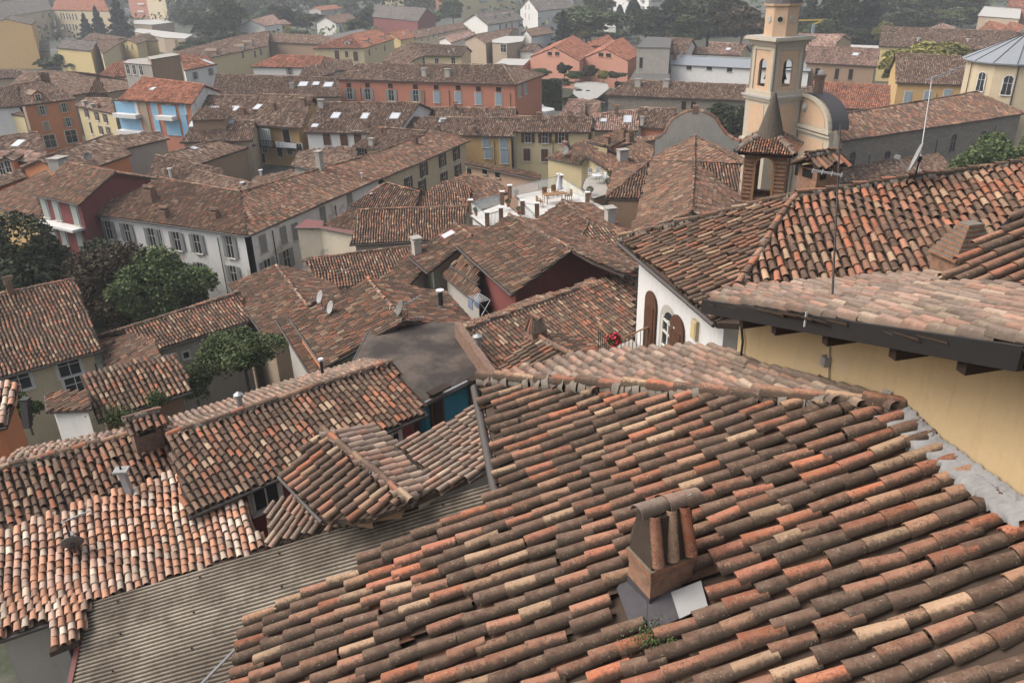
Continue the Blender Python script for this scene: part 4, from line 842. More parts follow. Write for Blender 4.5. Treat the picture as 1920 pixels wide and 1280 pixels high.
b = B('house', 'pale plastered house joined to the left side of the orange house', 'whitew').G(9.5, 21, 'gg', (-40, 204), (41, 200), (-40, 172), (33, 161)).done()
b = B('house', 'yellow house with a balcony window at the left edge', 'paleyel').G(8.2, 14, 'gg', (-40, 208), (46, 218), (-40, 202), (34, 203)).done(); b.win('g', None, [(9, 243)], 1.6, 1.8)
b = B('house', 'yellow row house with dark shutters between the orange house and the balcony block', 'paleyel').G(9, 20, 'gg', (140, 199), (216, 215), (160, 185), (208, 186)).done()
b.win('o', 'shdark', [(163, 212), (182, 218), (198, 222), (190, 244), (204, 246)], 0.8, 1.4); b.win('d', None, [(171, 240)], 0.8, 2.0)
b = B('house', 'narrow bright yellow house squeezed beside the balcony block', 'yellow').G(9, 18, 'gg', (212, 194), (232, 196), (216, 187), (236, 188)).done(); b.win('d', None, [(221, 206), (225, 228)], 0.6, 1.5)
b = B('building', 'balcony block with a flat red roof and pale blue panels', 'brickred', 'tile_orange', 'building', inset=0.5).G(12, 17, 'gg', (220, 187), (359, 196), (267, 146), (384, 160)).done(); BB = b
for x, y, w_, h_, mt in ((236, 204, 4.4, 2.0, 'bluepan'), (246, 235, 4.6, 2.2, 'bluepan'), (293, 222, 1.2, 5.4, 'bluepan'), (318, 210, 3.0, 2.0, 'bluepan'), (326, 240, 3.0, 2.4, 'bluepan'), (346, 226, 1.2, 5.4, 'bluepan'), (275, 226, 1.5, 6.4, 'tan')):
    q = b.pickw(x, y)
    if q: m = MB(); m.box(q[1]+q[3]*0.05, q[2]*w_/2, q[3]*0.06, Zv*h_/2, mt); m.build('panel', b.root)
A3_, B3_, r1_, r2_, A4_, B4_ = b.last
m = MB(); nn = nrm(np.cross(B4_-B3_, Zv)); nn = nn if nn@(CAM-B3_) > 0 else -nn
cB = (B3_+B4_)/2; P = [B3_*[1, 1, 0]+Zv*5, B4_*[1, 1, 0]+Zv*5, B4_+(cB-B4_)*0.06-Zv*0.1, r2_-Zv*0.2, B3_+(cB-B3_)*0.06-Zv*0.1]; m.extrude([p-(r2_-r1_)/np.linalg.norm(r2_-r1_)*0.45 for p in P], (r2_-r1_)/np.linalg.norm(r2_-r1_)*0.06, 'oldwhite'); m.build('gable_facing', b.root)
for x, y, w_ in ((244, 216, 5.2), (252, 247, 5.2), (318, 220, 3.6)):
    q = b.pickw(x, y)
    if q: m = MB(); m.box(q[1]+q[3]*0.6, q[2]*w_/2, q[3]*0.6, Zv*0.3, 'whitew'); m.build('balcony', b.root)
b.win('c', 'plasticw', [(238, 202), (256, 204), (246, 234), (263, 238)], 0.9, 1.9).win('c', 'plasticw', [(318, 208), (328, 241), (292, 205), (294, 234), (345, 203)], 0.9, 1.7)
b = B('house', 'small house with a bright orange tower roof and white bay', 'pinkw', 'tile_orange').G(9, 24, 'hg', (181, 146), (237, 144), (212, 121), (234, 116)).done(); b.win('g', None, [(211, 155), (212, 175)], 1.4, 1.4)
b = B('building', 'brown penthouse block with a flat concrete roof above the balcony block', 'brownwall', 'concrete', 'building').Fl(14.5, [(282, 112), (338, 103), (322, 99), (275, 107)], 'concrete').done()
b = B('building', 'grey glazed rooftop gallery left of the brown penthouse', 'concrete', 'slate', 'building').Fl(13.6, [(230, 118), (284, 122), (278, 108), (240, 112)], 'concrete').done(); b.win('g', None, [(240, 130), (252, 131), (265, 132)], 1.2, 1.8)
b = B('house', 'white house with a mottled red roof right of the brown penthouse', 'white', 'tile_red').G(9.5, 19, 'gg', (345, 133), (408, 121), (338, 103), (392, 108)).done(); b.win('o', 'shgrey', [(366, 142), (395, 135)], 0.9, 1.6)
b = B('house', 'broad brown hipped roof behind the orange house', 'tan').G(8, 18, 'hh', (10, 170), (128, 180), (40, 138), (100, 134)).done()
b = B('house', 'second broad brown hipped roof, behind the yellow row house', 'tan').G(8, 18, 'hh', (110, 172), (192, 176), (125, 135), (162, 145)).done()
b = B('house', 'dark brown roof wedge at the foot of the blank yellow block', 'tan').G(7.5, 18, 'hh', (-40, 150), (60, 146), (0, 133), (36, 132)).done()
# ---- top left
b = B('building', 'tall blank ochre block in the upper left corner', 'ochre', 'tile_grey', 'building', inset=0.1).G(14.5, 14, 'gg', (59, 47), (68, 39), (9, 36), (20, 30)).done()
b = B('school', 'left wing of the long cream school with grouped windows', 'cream', 'tile_grey', 'school').G(13, 17, 'gg', (-30, 38), (97, 19), (-30, 9), (86, -6)).done()
b.win('g', None, [(54, 40), (64, 37), (80, 31), (92, 29)], 2.2, 2.0).win('g', None, [(86, 52), (97, 50)], 3.0, 3.2)
b = B('school', 'right wing of the long cream school with rows of tall windows', 'cream', 'tile_orange', 'school').G(13, 15, 'gg', (97, 19), (205, 22), (108, -7), (190, -7)).done()
b.win('g', None, [(115, 30), (120, 30.5), (126, 31), (131, 31.5), (137, 32), (143, 32), (121, 51), (126, 51), (132, 51.5), (138, 51.5), (143, 52)], 1.5, 3.0)
b = B('shed', 'low purple-grey roofed shed squeezed right of the ochre block', 'grey', 'tile_grey', 'shed').G(5.5, 16, 'gg', (72, 96), (94, 97), (69, 77), (90, 78)).done()
b = B('house', 'long yellow-grey house with a smooth dull roof in the upper left', 'yellow', 'tile_grey').G(8, 17, 'gg', (104, 90), (170, 97), (119, 76), (181, 79)).done()
b = B('house', 'yellow house with a balcony dormer cut in its roof, upper left', 'paleyel').G(8, 19, 'gg', (192, 102), (225, 81), (180, 79), (218, 74)).done(); b.win('g', None, [(180, 111)], 1.0, 1.6)
b = B('house', 'small yellow gable with three windows right of the dormer house', 'yellow').G(7.5, 20, 'gg', (256, 84), (275, 76), (238, 74), (262, 66)).done(); b.win('g', None, [(233, 88), (239, 89), (248, 88)], 1.1, 1.6)
b = B('house', 'dull brown roof peeking over the yellow-grey house', 'tan').G(7, 18, 'hh', (150, 77), (196, 77), (168, 64), (180, 64)).done()
b = B('house', 'brown roof with yellow gable trim beside the white sheds', 'yellow').G(7, 18, 'gg', (252, 78), (298, 77), (258, 66), (283, 65)).done()
b = B('shed', 'nearer of two long sheds with flat white roofs, upper left', 'tan', 'paleroof', 'shed').Fl(6, [(252, 60), (306, 71), (347, 73), (362, 65), (256, 53)]).done()
b = B('shed', 'farther of two long sheds with flat white roofs, upper left', 'tan', 'paleroof', 'shed').Fl(6, [(250, 45), (284, 47), (326, 42), (290, 37), (252, 38)]).done()
b = B('house', 'little yellow house with a flat canopy roof beside the dark trees', 'yellow', 'paleroof').Fl(5.5, [(326, 75), (350, 74), (363, 68), (333, 69)]).done()
b = B('apartment_building', 'pale cream apartment tower at the top left, left of the red one', 'cream', 'slate', 'apartment block').X(24, (281, 36), (318, 45), (338, 43)).done(); b.win('g', None, [(320, 12), (322, 27), (328, 34)], 1.2, 2)
b = B('apartment_building', 'brick apartment block with white bands at the top left', 'brickred', 'slate', 'apartment block').X(18, (247, 34), (284, 36), (290, 34)).done()
for y in (8, 22):
    q = b.pickw(265, y)
    if q: m = MB(); m.box(q[1]+q[3]*0.3, q[2]*5, q[3]*0.3, Zv*0.5, 'white'); m.build('balcony', b.root)
b = B('apartment_building', 'dark red apartment block at the top left, between two cream ones', 'maroon', 'slate', 'apartment block').X(20, (336, 16), (366, 16), (372, 14)).done(); b.win('g', None, [(342, 6), (356, 5)], 3, 3)
b = B('apartment_building', 'cream apartment block rising behind the round dark trees, top left', 'paleyel', 'slate', 'apartment block').X(20, (376, 26), (398, 28), (404, 26)).done(); b.win('g', None, [(383, 8), (392, 8)], 1.4, 1.8)
b = B('house', 'brown roof with arched white dormers in the upper left', 'paleyel').G(8, 19, 'hg', (388, 110), (500, 87), (448, 68), (505, 61)).done(); R13 = b
b.win('g', None, [(455, 103), (478, 102), (489, 98)], 1.3, 2.0)
b = B('house', 'pale gable house with a rosy roof above the dormered roof', 'whitew', 'tile_rose').G(7, 19, 'gg', (496, 50), (530, 45), (470, 38), (512, 28)).done()
b = B('house', 'small pinkish roofed house beside the pale gable house, top', 'white', 'tile_rose').G(6, 15, 'gg', (487, 26), (520, 22), (493, 19), (519, 17)).done()
b = B('house', 'yellow-orange turreted little house among the trees, top', 'ochre', 'tile_rose').G(6.5, 18, 'hh', (517, 48), (547, 46), (530, 38), (533, 38)).done()
b = B('house', 'long brown roof over a bare grey-brown wall, upper left of centre', 'brownwall').G(8, 19, 'gh', (480, 78), (607, 84), (475, 62), (599, 67)).done()
b = B('house', 'low orange-red roof over white walls in front of the bare grey-brown wall', 'white', 'tile_orange').G(8, 17, 'hh', (470, 126), (598, 128), (522, 104), (606, 107)).done(); b.win('o', 'shgrey', [(543, 134)], 0.9, 1.6)
b = B('house', 'dark timbered little hip roof in front of the low orange-red roof', 'brownwall').G(9.5, 22, 'gh', (560, 145), (600, 145), (568, 127), (592, 123)).done()
b = B('house', 'brown roof with a white edge strip beside the dark timbered one', 'tan').G(8.5, 17, 'gg', (612, 134), (665, 132), (608, 115), (660, 113)).done()
b = B('house', 'white gable-ended house with a brown roof near the palm', 'white').G(7.2, 19, 'gg', (630, 45), (672, 39), (609, 32), (655, 25)).done(); b.win('g', None, [(638, 52), (652, 50)], 0.9, 2.0)
b = B('shed', 'long shed with a red roof striped by white skylights at the top', 'grey', 'tile_orange', 'shed').G(6, 15, 'gg', (602, 21), (673, 12), (589, 14), (668, 5)).done()
b = B('house', 'dark red villa with a wide grey roof and white eaves at the top', 'maroon', 'tile_grey').G(8, 18, 'gg', (698, 32), (783, 41), (702, 10), (800, 17)).done()
b = B('house', 'grey metal roof stretching behind the orange-red hipped house', 'grey', 'slate').P(5.5, 6, [(600, 70), (640, 80), (690, 58), (680, 54)], tiles=False).done()
b = B('house', 'cream house with a clean orange-red hipped roof and small arched dormers', 'paleyel', 'tile_orange').G(8.5, 20, 'hh', (683, 91), (741, 73), (659, 65), (706, 57)).done(); RHP = b
b.win('c', 'shbrown', [(632, 104)], 1.4, 2.6).win('c', 'shbrown', [(650, 102)], 1.0, 1.7).win('c', 'shbrown', [(667, 106)], 1.4, 2.6).win('c', 'shbrown', [(692, 99), (721, 91)], 1.1, 1.7).win('d', None, [(705, 92)], 0.6, 0.8)
b = B('house', 'small yellow house with an orange-red roof behind the clean hipped one', 'yellow', 'tile_orange').G(7.5, 20, 'gg', (751, 76), (779, 70), (731, 62), (764, 56)).done()
b = B('house', 'long low house with many small windows under a thin brown roof, top centre', 'cream').G(6.5, 18, 'gg', (777, 74), (893, 49), (766, 60), (881, 41)).done()
b.win('g', None, [(791, 73), (803, 72), (812, 67), (822, 65), (833, 62), (855, 57), (878, 54)], 1.2, 1.8)
b = B('house', 'white house with a dark dormered roof and grey gable, top centre', 'white', 'tile_grey').G(8.5, 19, 'gg', (914, 48), (982, 37), (889, 27), (962, 19)).done(); R22 = b
b.win('g', None, [(938, 52), (949, 50), (960, 48), (973, 46)], 1.5, 2.2)
b = B('apartment_building', 'cream apartment block with blue balconies at the top centre', 'paleyel', 'slate', 'apartment block').X(22, (862, 36), (899, 28), (968, 22)).done()
b.win('g', None, [(919, 13), (957, 9), (877, 15), (881, 15)], 1.5, 1.8)
for x, y in ((905, 3), (906, 18), (937, 1), (938, 16)):
    q = b.pickw(x, y)
    if q: m = MB(); m.box(q[1]+q[3]*0.5, q[2]*3.0, q[3]*0.5, Zv*0.5, 'shblue'); m.build('balcony', b.root)
b = B('apartment_building', 'orange apartment block with green balconies at the top, left of the cream one', 'salmon', 'slate', 'apartment block').X(22, (768, 14), (803, 16), (836, 32)).done()
for x, y in ((812, 8), (820, 22), (812, -6)):
    q = b.pickw(x, y)
    if q: m = MB(); m.box(q[1]+q[3]*0.6, q[2]*2.2, q[3]*0.6, Zv*0.5, 'awning'); m.build('balcony', b.root)
b = B('apartment_building', 'low cream building at the very top behind the dark red villa', 'paleyel', 'slate', 'apartment block').X(12, (718, 10), (765, 12), (775, 10)).done(); b.win('g', None, [(730, 5), (745, 6), (757, 6)], 1.5, 1.8)
b = B('house', 'tan gabled house with a brown roof below the dormered white house', 'tan').G(7.5, 19, 'gg', (911, 83), (950, 72), (889, 66), (962, 55)).done()
b = B('house', 'rosy roof with two white skylights beside the tan gable', 'white', 'tile_rose').G(6.8, 17, 'gg', (846, 81), (889, 66), (833, 70), (882, 57)).done()
b = B('house', 'long brown roof bending over an ochre wall with dark arched windows', 'paleyel').G(8.4, 19, 'gg', (760, 105), (867, 106), (768, 81), (876, 88)).done(); b.win('a', None, [(793, 115), (819, 117), (850, 115)], 1.2, 2.0)
b = B('house', 'brown roof slope facing left, joined to the bending long roof', 'paleyel').P(8.2, 17, [(716, 118), (762, 121), (795, 104), (768, 82), (740, 92)]).done()
b = B('house', 'tan house with a white terrace and little glass turret', 'tan', 'paleroof').Fl(8, [(922, 80), (950, 82), (980, 78), (985, 68), (950, 68), (925, 72)]).done(); b.win('g', None, [(944, 91)], 2.6, 2.2)
b = B('shed', 'flat bright white roof just above the right end of the brick-red building', 'salmon', 'paleroof', 'shed').Fl(5.5, [(927, 121), (982, 123), (994, 111), (944, 110)]).done()
b = B('house', 'white gabled house with small paired windows at the top, right of centre', 'white', 'tile_grey').G(9, 22, 'gg', (1008, 22), (1078, 15), (990, -2), (1060, -10)).done(); b.win('g', None, [(986, 14), (992, 14), (985, 29), (992, 32)], 1.0, 2.2)
b = B('apartment_building', 'grey-white balcony wing attached right of the white gabled house', 'whitew', 'slate', 'apartment block').X(11, (1008, 50), (1030, 54), (1075, 40)).done(); b.win('g', None, [(1017, 33), (1040, 30), (1052, 28)], 1.5, 3)
b = B('house', 'small grey-walled house with a brown hip roof below the white gabled house', 'whitew').G(6, 18, 'gg', (996, 70), (1040, 62), (986, 56), (1020, 50)).done()
b = B('house', 'small white gable with a brown roof left of the salmon hall', 'white').G(5.5, 18, 'gg', (973, 96), (1001, 97), (979, 84), (1010, 82)).done()
b = B('apartment_building', 'tall pale apartment slab behind the conifers, top centre right', 'whitew', 'slate', 'apartment block').X(26, (1150, 20), (1215, 34), (1300, 30)).done()
for x in (1206, 1230, 1180):
    for y in (2, 14, 26):
        q = b.pickw(x, y)
        if q: m = MB(); m.box(q[1]+q[3]*0.5, q[2]*3.2, q[3]*0.5, Zv*0.5, 'shgrey'); m.build('balcony', b.root)
b = B('building', 'small white flat-roofed building between the conifers, top right of centre', 'white', 'paleroof', 'building').Fl(5, [(1132, 50), (1155, 52), (1156, 42), (1138, 40)]).done()
# ---- middle
b = B('house', 'messy tiled roof with a ridge hooked around the small chimney, centre', 'grey', 'tile_mid').G(8.8, 19, 'gg', (655, 459), (868, 449), (675, 395), (877, 388)); b.faces
b.P(8.8, 19, [(600, 426), (680, 436), (675, 396), (662, 388)], walls=False); b.done(); M51 = b
b = B('house', 'smooth brown roof rising behind the messy tiled one, centre', 'tan', 'tile_mid').G(9.8, 19, 'hh', (655, 389), (778, 394), (726, 345), (788, 361)).done()
b = B('house', 'patched mottled roof left of the white roof terrace', 'tan', 'tile_mid').P(9.6, 18, [(782, 394), (880, 388), (884, 352), (838, 338), (800, 360)]); b.mess = 1.6; b.done()
b = B('house', 'rough mottled roof just above the white roof terrace', 'tan', 'tile_mid'); b.mess = 2.0; b.P(9.7, 17, [(870, 386), (955, 362), (935, 342), (872, 326), (838, 342)]).done()
b = B('house', 'cream wall with peeling patches under a narrow red metal roof', 'oldcream', 'redmetal'); b.Fl(9.2, [(553, 427), (600, 427), (693, 445), (700, 437), (640, 430), (604, 424), (606, 414), (573, 411)], 'redmetal').done(); RM = b
b = B('house', 'tiled roof with a sagging dark edge in front of the peeling cream wall', 'brownwall', 'tile_mid').G(8.6, 19, 'gg', (600, 545), (745, 525), (576, 487), (775, 463)); b.mess = 1.4; b.done(); M53 = b
b = B('house', 'brown roof with a light ridge line, right of the bush and left of the dishes', 'tan', 'tile_mid').G(8.8, 18, 'gg', (428, 533), (508, 648), (519, 499), (577, 576)).done(); M54 = b
b = B('house', 'low roof edged in orange tiles along the left side of the dish house', 'grey', 'tile_mid').P(11.6, 15, [(519, 600), (585, 705), (640, 690), (560, 590), (600, 560), (585, 568)]).done()
b = B('house', 'long low roof over a weathered grey wall with a shuttered door', 'grey', 'tile_mid').G(8.4, 20, 'gg', (300, 655), (470, 602), (226, 621), (450, 551)).done(); M55 = b
b.win('c', 'shgrey', [(413, 652)], 1.3, 2.4).win('d', None, [(349, 665)], 0.35, 0.4)
b = B('house', 'pinkish roof fragment tucked under the long low roof, left', 'grey', 'tile_mid').Vx([(199, 692, 8.4), (186, 629, 8.4), (225, 620, 8.8), (285, 640, 9.8), (300, 672, 9.8)], [[0, 1, 2, 3, 4]]); b.done()
b = B('house', 'cream house with white framed windows under a large plain roof at the left', 'cream', 'tile_mid', inset=0.5).G(9.4, 21, 'gg', (-60, 725), (192, 657), (-60, 566), (141, 525)).done(); M56 = b
b.win('g', None, [(35, 713), (129, 686), (143, 721)], 1.25, 1.15, 'white').pipe([(178, 680)])
b = B('house', 'steep tiled roof above the weeds and bush, left', 'brownwall', 'tile_mid').P(13.0, 20, [(183, 790), (360, 733), (331, 662), (150, 706)]).done(); M57 = b
b = B('shed', 'small lean-to with thin weathered tiles and a white wall, left', 'white', 'tile_mid', 'shed', inset=0.2).Vx([(91, 771, 13.2), (87, 740, 13.2), (162, 733, 13.9), (167, 767, 13.9)], [[0, 1, 2, 3]]).done()
b = B('house', 'pink tiled roof corner with a dark edge board at the left edge', 'orange', 'tile_pink', inset=0.25).P(16.5, 16, [(-60, 812), (12, 798), (37, 722), (-60, 715)]).done(); M59 = b
# terrace group
b = B('house', 'low brick and plaster wall building with a pink strip roof above the terrace', 'cork', 'tile_mid').P(10.6, 16, [(868, 308), (1014, 338), (1012, 327), (884, 303)]).done(); b.win('d', None, [(880, 322), (909, 320), (933, 326)], 0.7, 0.7, 'tan')
b = B('house', 'hip roof with two chimneys right of the pale yellow house', 'paleyel', 'tile_mid').Vx([(1023, 296, 10.2), (1088, 308, 10.2), (1091, 264, 11.9), (1132, 273, 11.9), (1205, 312, 10.2), (1150, 326, 10.0), (1099, 294, 11.0)], [[0, 1, 6, 2], [2, 6, 5, 4, 3]], [(2, 3)]).done()
b = B('house', 'brown slope crowded with chimneys left of the curved gable wall', 'brickred', 'tile_mid').P(10.2, 17, [(1098, 266), (1146, 276), (1190, 252), (1158, 243)]).done(); M72b = b
b = B('house', 'dark brown roof directly left of the curved gable wall', 'tan', 'tile_mid').P(10.2, 17, [(1150, 312), (1222, 302), (1226, 278), (1206, 262), (1165, 282)]).done()
b = B('house', 'thin light brown ridge strip leading up to the curved gable wall', 'tan', 'tile_mid').P(11.0, 14, [(1160, 274), (1232, 262), (1238, 252), (1195, 258)]).done()
# roof terrace
tz = 12.0
b = B('roof_terrace', 'white roof terrace with brick posts and glass rail', 'white', 'terr', 'terrace', inset=0.05)
b.Fl(tz, [(968, 367), (1010, 408), (1141, 392), (1104, 374), (1047, 350)], 'terr'); b.Fl(tz-0.5, [(882, 404), (911, 426), (975, 405), (946, 380)], 'terr'); b.done(); TE = b
posts = [(883, 400, -0.5), (914, 424, -0.5), (940, 415, -0.5), (942, 384, 0), (956, 372, 0), (980, 402, 0), (1007, 407, 0), (1101, 386, 0), (1048, 350, 0), (1052, 352, 0)]
PP_ = []
for x, y, dz in posts:
    c = hz(x, y, tz+dz); PP_.append(c); m = MB(); m.box(c+Zv*0.55, (0.17, 0, 0), (0, 0.17, 0), Zv*0.55, 'brick'); m.box(c+Zv*1.13, (0.22, 0, 0), (0, 0.22, 0), Zv*0.03, 'white'); m.build('post', b.root)
for i, j in ((0, 3), (4, 8), (9, 7), (0, 1), (5, 6)):
    a_, c_ = PP_[i], PP_[j]; m = MB(); m.box((a_+c_)/2+Zv*0.5, (c_-a_)/2*0.95, np.array([0, 0.006, 0]), Zv*0.4, 'railglass'); m.build('glass_panel', b.root)
    m = MB(); m.beam(a_+Zv*0.95, c_+Zv*0.95, 0.02, 'metal'); m.build('handrail', b.root)
m = MB(); a_, c_ = PP_[1], PP_[2]
for k in np.linspace(0.1, 0.9, 9): q = a_+(c_-a_)*k; m.beam(q, q+Zv*0.9, 0.012, 'darkmetal')
m.beam(a_+Zv*0.9, c_+Zv*0.9, 0.02, 'darkmetal'); m.build('gate', b.root)
# =================== church front, towers ===================
def vz(p, py):       # height at which the vertical through p shows at picture row py
    lo, hi = -5.0, 60.0
    for _ in range(50):
        md = (lo+hi)/2
        if proj((p[0], p[1], md))[1] > py: lo = md
        else: hi = md
    return lo
def arch_wall(m, p0, ex, nv, W, H, x0, x1, sill, spring, th, mat):
    r = (x1-x0)/2; cx = (x0+x1)/2; P = [(0, sill), (x0, sill), (x0, spring)]+[(cx-r*math.cos(t), spring+r*math.sin(t)) for t in np.linspace(0, math.pi, 11)[1:-1]]+[(x1, spring), (x1, sill), (W, sill), (W, H), (0, H)]
    pts = [p0+ex*a+Zv*b_ for a, b_ in P]; m.extrude(pts, -nv*th, mat, None, np.array(P))
    if sill > 0: m.box(p0+ex*W/2+Zv*sill/2-nv*th/2, ex*W/2, -nv*th/2, Zv*sill/2, mat)
def square_frame(pn, w_az, fr):
    v = np.array([math.sin(w_az), math.cos(w_az), 0]); rv = np.array([math.cos(w_az), -math.sin(w_az), 0])
    return rv*math.cos(fr)+v*math.sin(fr), -rv*math.sin(fr)+v*math.cos(fr)
# bell tower
Zt = 97.0; pn = at(1443, 200, Zt); eR, eL = square_frame(pn, math.atan2(pn[0], pn[1]), R(39.5)); s_ = 4.4
ctr = pn+(eR+eL)*s_/2; zc = {k: vz(pn, y) for k, y in dict(corn=88, ctop=72, bot=176, led=184, low=262).items()}
T = empty('bell_tower', (ctr[0], ctr[1], 0), 'apricot and beige church bell tower with arched belfry and octagonal lantern', 'bell tower')
def sq(m, c, half, z0, z1, mat): m.box(np.array([c[0], c[1], (z0+z1)/2]), eR*half, eL*half, Zv*(z1-z0)/2, mat)
m = MB(); sq(m, ctr, s_/2+0.12, -0.5, zc['led']-0.15, 'beige'); m.build('shaft', T)
m = MB()
for ex, nv in ((eR, -eL), (eL, -eR)):
    o = ctr-ex*1.35+nv*(s_/2+0.12); z1 = zc['led']-1.0; z0 = z1-3.6
    for a_, b_ in ((z0, z1), (z0-5.2, z0-1.3), (z0-11, z0-6.5)): m.box(o+ex*1.35+Zv*((a_+b_)/2-o[2]), ex*1.35, nv*0.05, Zv*(b_-a_)/2, 'apricot')
m.build('panels', T)
m = MB(); sq(m, ctr, s_/2+0.55, zc['led']-0.15, zc['led']+0.1, 'grey'); sq(m, ctr, s_/2+0.35, zc['led']-0.5, zc['led']-0.15, 'beige'); sq(m, ctr, s_/2+0.2, zc['led']+0.1, zc['bot']+0.15, 'beige')
z0 = zc['led']-5.6; sq(m, ctr, s_/2+0.4, z0, z0+0.3, 'beige'); m.build('ledge', T)
m = MB(); Hb = zc['corn']-zc['bot']; pc = pn*[1, 1, 0]+Zv*zc['bot']
for p0, ex, nv in ((pc, eR, -eL), (pc+eL*s_, -eL, -eR), (pc+eR*s_, eL, eR), (pc+(eR+eL)*s_, -eR, eL)):
    for q in (0, s_-0.75): m.box(p0+ex*(q+0.375)+Zv*Hb/2-nv*0.15, ex*0.375, nv*0.15, Zv*Hb/2, 'beige')
    arch_wall(m, p0+ex*0.75-nv*0.12, ex, nv, s_-1.5, Hb-0.5, 0.75, s_-2.25, 0.6, 3.1, 0.25, 'apricot'); m.box(p0+ex*s_/2+Zv*(Hb-0.25)-nv*0.15, ex*(s_/2-0.75), nv*0.14, Zv*0.25, 'beige')
m.build('belfry', T)
for dx, sc in ((0.55, 1.0), (-0.55, 1.0), (0, 0.7)):
    m = MB(); c = ctr*[1, 1, 0]+Zv*(zc['bot']+1.3)+eR*dx+eL*dx*-1.0; m.lathe(c, [(0.62*sc, 0), (0.5*sc, 0.25*sc), (0.36*sc, 0.8*sc), (0.22*sc, 1.1*sc), (0.02, 1.2*sc)], 'darkmetal', 16); m.beam(c+Zv*1.3*sc-eR*1.2, c+Zv*1.3*sc+eR*1.2, 0.07, 'darkmetal'); m.build('bell', T)
m = MB(); sq(m, ctr, 0.75, zc['bot']+0.8, zc['bot']+3.8, 'shdark'); m.build('bell_frame', T)  # dark box added inside the belfry to block the bright view through
m = MB(); sq(m, ctr, s_/2-0.3, zc['bot']-0.2, zc['bot']+0.15, 'dark'); sq(m, ctr, s_/2-0.05, zc['corn']-0.1, zc['corn']+0.05, 'dark'); m.build('floor', T)
m = MB(); sq(m, ctr, s_/2+0.2, zc['corn'], zc['corn']+0.35, 'beige')
for ex, nv in ((eR, -eL), (eL, -eR)):
    for k in np.linspace(-1, 1, 15): c = ctr*[1, 1, 0]+ex*k*(s_/2+0.2)+nv*(s_/2+0.35)+Zv*(zc['corn']+0.45); m.box(c, ex*0.09, nv*0.18, Zv*0.13, 'beige')
sq(m, ctr, s_/2+0.75, zc['corn']+0.6, zc['corn']+0.85, 'beige'); sq(m, ctr, s_/2+0.6, zc['corn']+0.85, zc['corn']+1.0, 'grey'); sq(m, ctr, s_/2+0.25, zc['corn']+0.35, zc['corn']+0.6, 'beige'); m.build('cornice', T)
zl = zc['corn']+1.0; m = MB(); c = ctr*[1, 1, 0]+Zv*zl; m.lathe(c, [(2.0, 0), (2.0, 3.3), (2.25, 3.35), (2.3, 3.6), (2.0, 3.6)], 'apricot', 8, math.atan2(eR[1], eR[0])+R(22.5)); m.build('lantern', T)
for k in range(8):
    a_ = math.atan2(eR[1], eR[0])+R(45*k); d = np.array([math.cos(a_), math.sin(a_), 0]); m = MB(); q = c+d*(2.0*math.cos(R(22.5)))+Zv*1.9; m.tube(q-d*0.05, q+d*0.07, 0.42, 0.42, 'beige', 16); m.tube(q, q+d*0.09, 0.3, 0.3, 'dark' if k % 2 else 'grey', 16); m.build('round_window', T)
m = MB(); m.lathe(c+Zv*3.6, [(2.15, 0), (1.95, 0.9), (1.2, 1.8), (0.4, 2.3), (0.1, 2.6)], 'slate', 16); m.tube(c+Zv*6, c+Zv*7.5, 0.06, 0.03, 'darkmetal'); m.build('cap', T)
# curved church front
zs = 11.0; fl, fr = hz(1460, 222, zs), hz(1557, 250, zs); fe = nrm(fr-fl); fn = np.array([fe[1], -fe[0], 0]); fn = fn if fn@(CAM-fl) > 0 else -fn; FP = plane3(fl, fr, fl+Zv)
Fr = empty('church_facade', (fl+fr)/2*[1, 1, 0], 'apricot church front with a rounded gable top and dark lead barrel roof', 'church front')
arc = [(1466, 213), (1478, 203), (1492, 198), (1506, 196), (1522, 200), (1536, 209), (1547, 224), (1554, 238)]; Wf = np.linalg.norm(fr-fl)
ap = [fl+fe*Wf/2-fe*math.cos(t)*Wf/2*0.97+Zv*math.sin(t)*3.6 for t in np.linspace(0, math.pi, 19)]
m = MB(); m.extrude([fl-Zv*12, fr-Zv*12, fr]+ap[::-1]+[fl], -fn*0.6, 'beige'); m.build('wall', Fr)
m = MB(); sc_ = 0.8; c = fl+fe*Wf/2
m.extrude([c+(p-c)*0.80+Zv*0.35+fn*0.05 for p in ap], -fn*0.03, 'apricot'); 
for a_, b_, x0, x1 in ((-3.4, -1.2, 0.1, 0.9), (-9, -4.2, 0.07, 0.42), (-9, -4.2, 0.58, 0.93)): m.box(fl+fe*Wf*(x0+x1)/2+Zv*(a_+b_)/2+fn*0.03, fe*Wf*(x1-x0)/2, fn*0.03, Zv*(b_-a_)/2, 'apricot')
m.build('panels', Fr)
m = MB()
for z, t, o_ in ((0, 0.18, 0.45), (-0.5, 0.12, 0.3), (-3.8, 0.2, 0.4)): m.box(c+Zv*z+fn*o_/2, fe*(Wf/2+0.2), fn*o_/2, Zv*t, 'beige')
for a_, b_ in zip(ap[:-1], ap[1:]): m.beam(a_+fn*0.2, b_+fn*0.2, 0.2, 'beige', 0.17, fn)
m.build('cornice', Fr)
m = MB(); n_ = len(ap); V = [p-fn*0.3+Zv*0.22 for p in ap]+[p-fn*2.6+Zv*0.22 for p in ap]; m.add(V, [[i, i+1, i+1+n_, i+n_] for i in range(n_-1)], 'lead', None, None, True); m.extrude([p-fn*2.5+Zv*0.1 for p in ap], -fn*0.05, 'lead'); m.build('barrel_roof', Fr)
m = MB(); q = c+Zv*3.6-fn*1.5; m.box(q+Zv*0.9, fe*0.4, fn*0.4, Zv*1.2, 'brickdark'); m.box(q+Zv*2.2, fe*0.5, fn*0.5, Zv*0.12, 'brickdark'); m.box(q+Zv*2.5, fe*0.25, fn*0.25, Zv*0.25, 'white'); m.build('pinnacle', Fr)
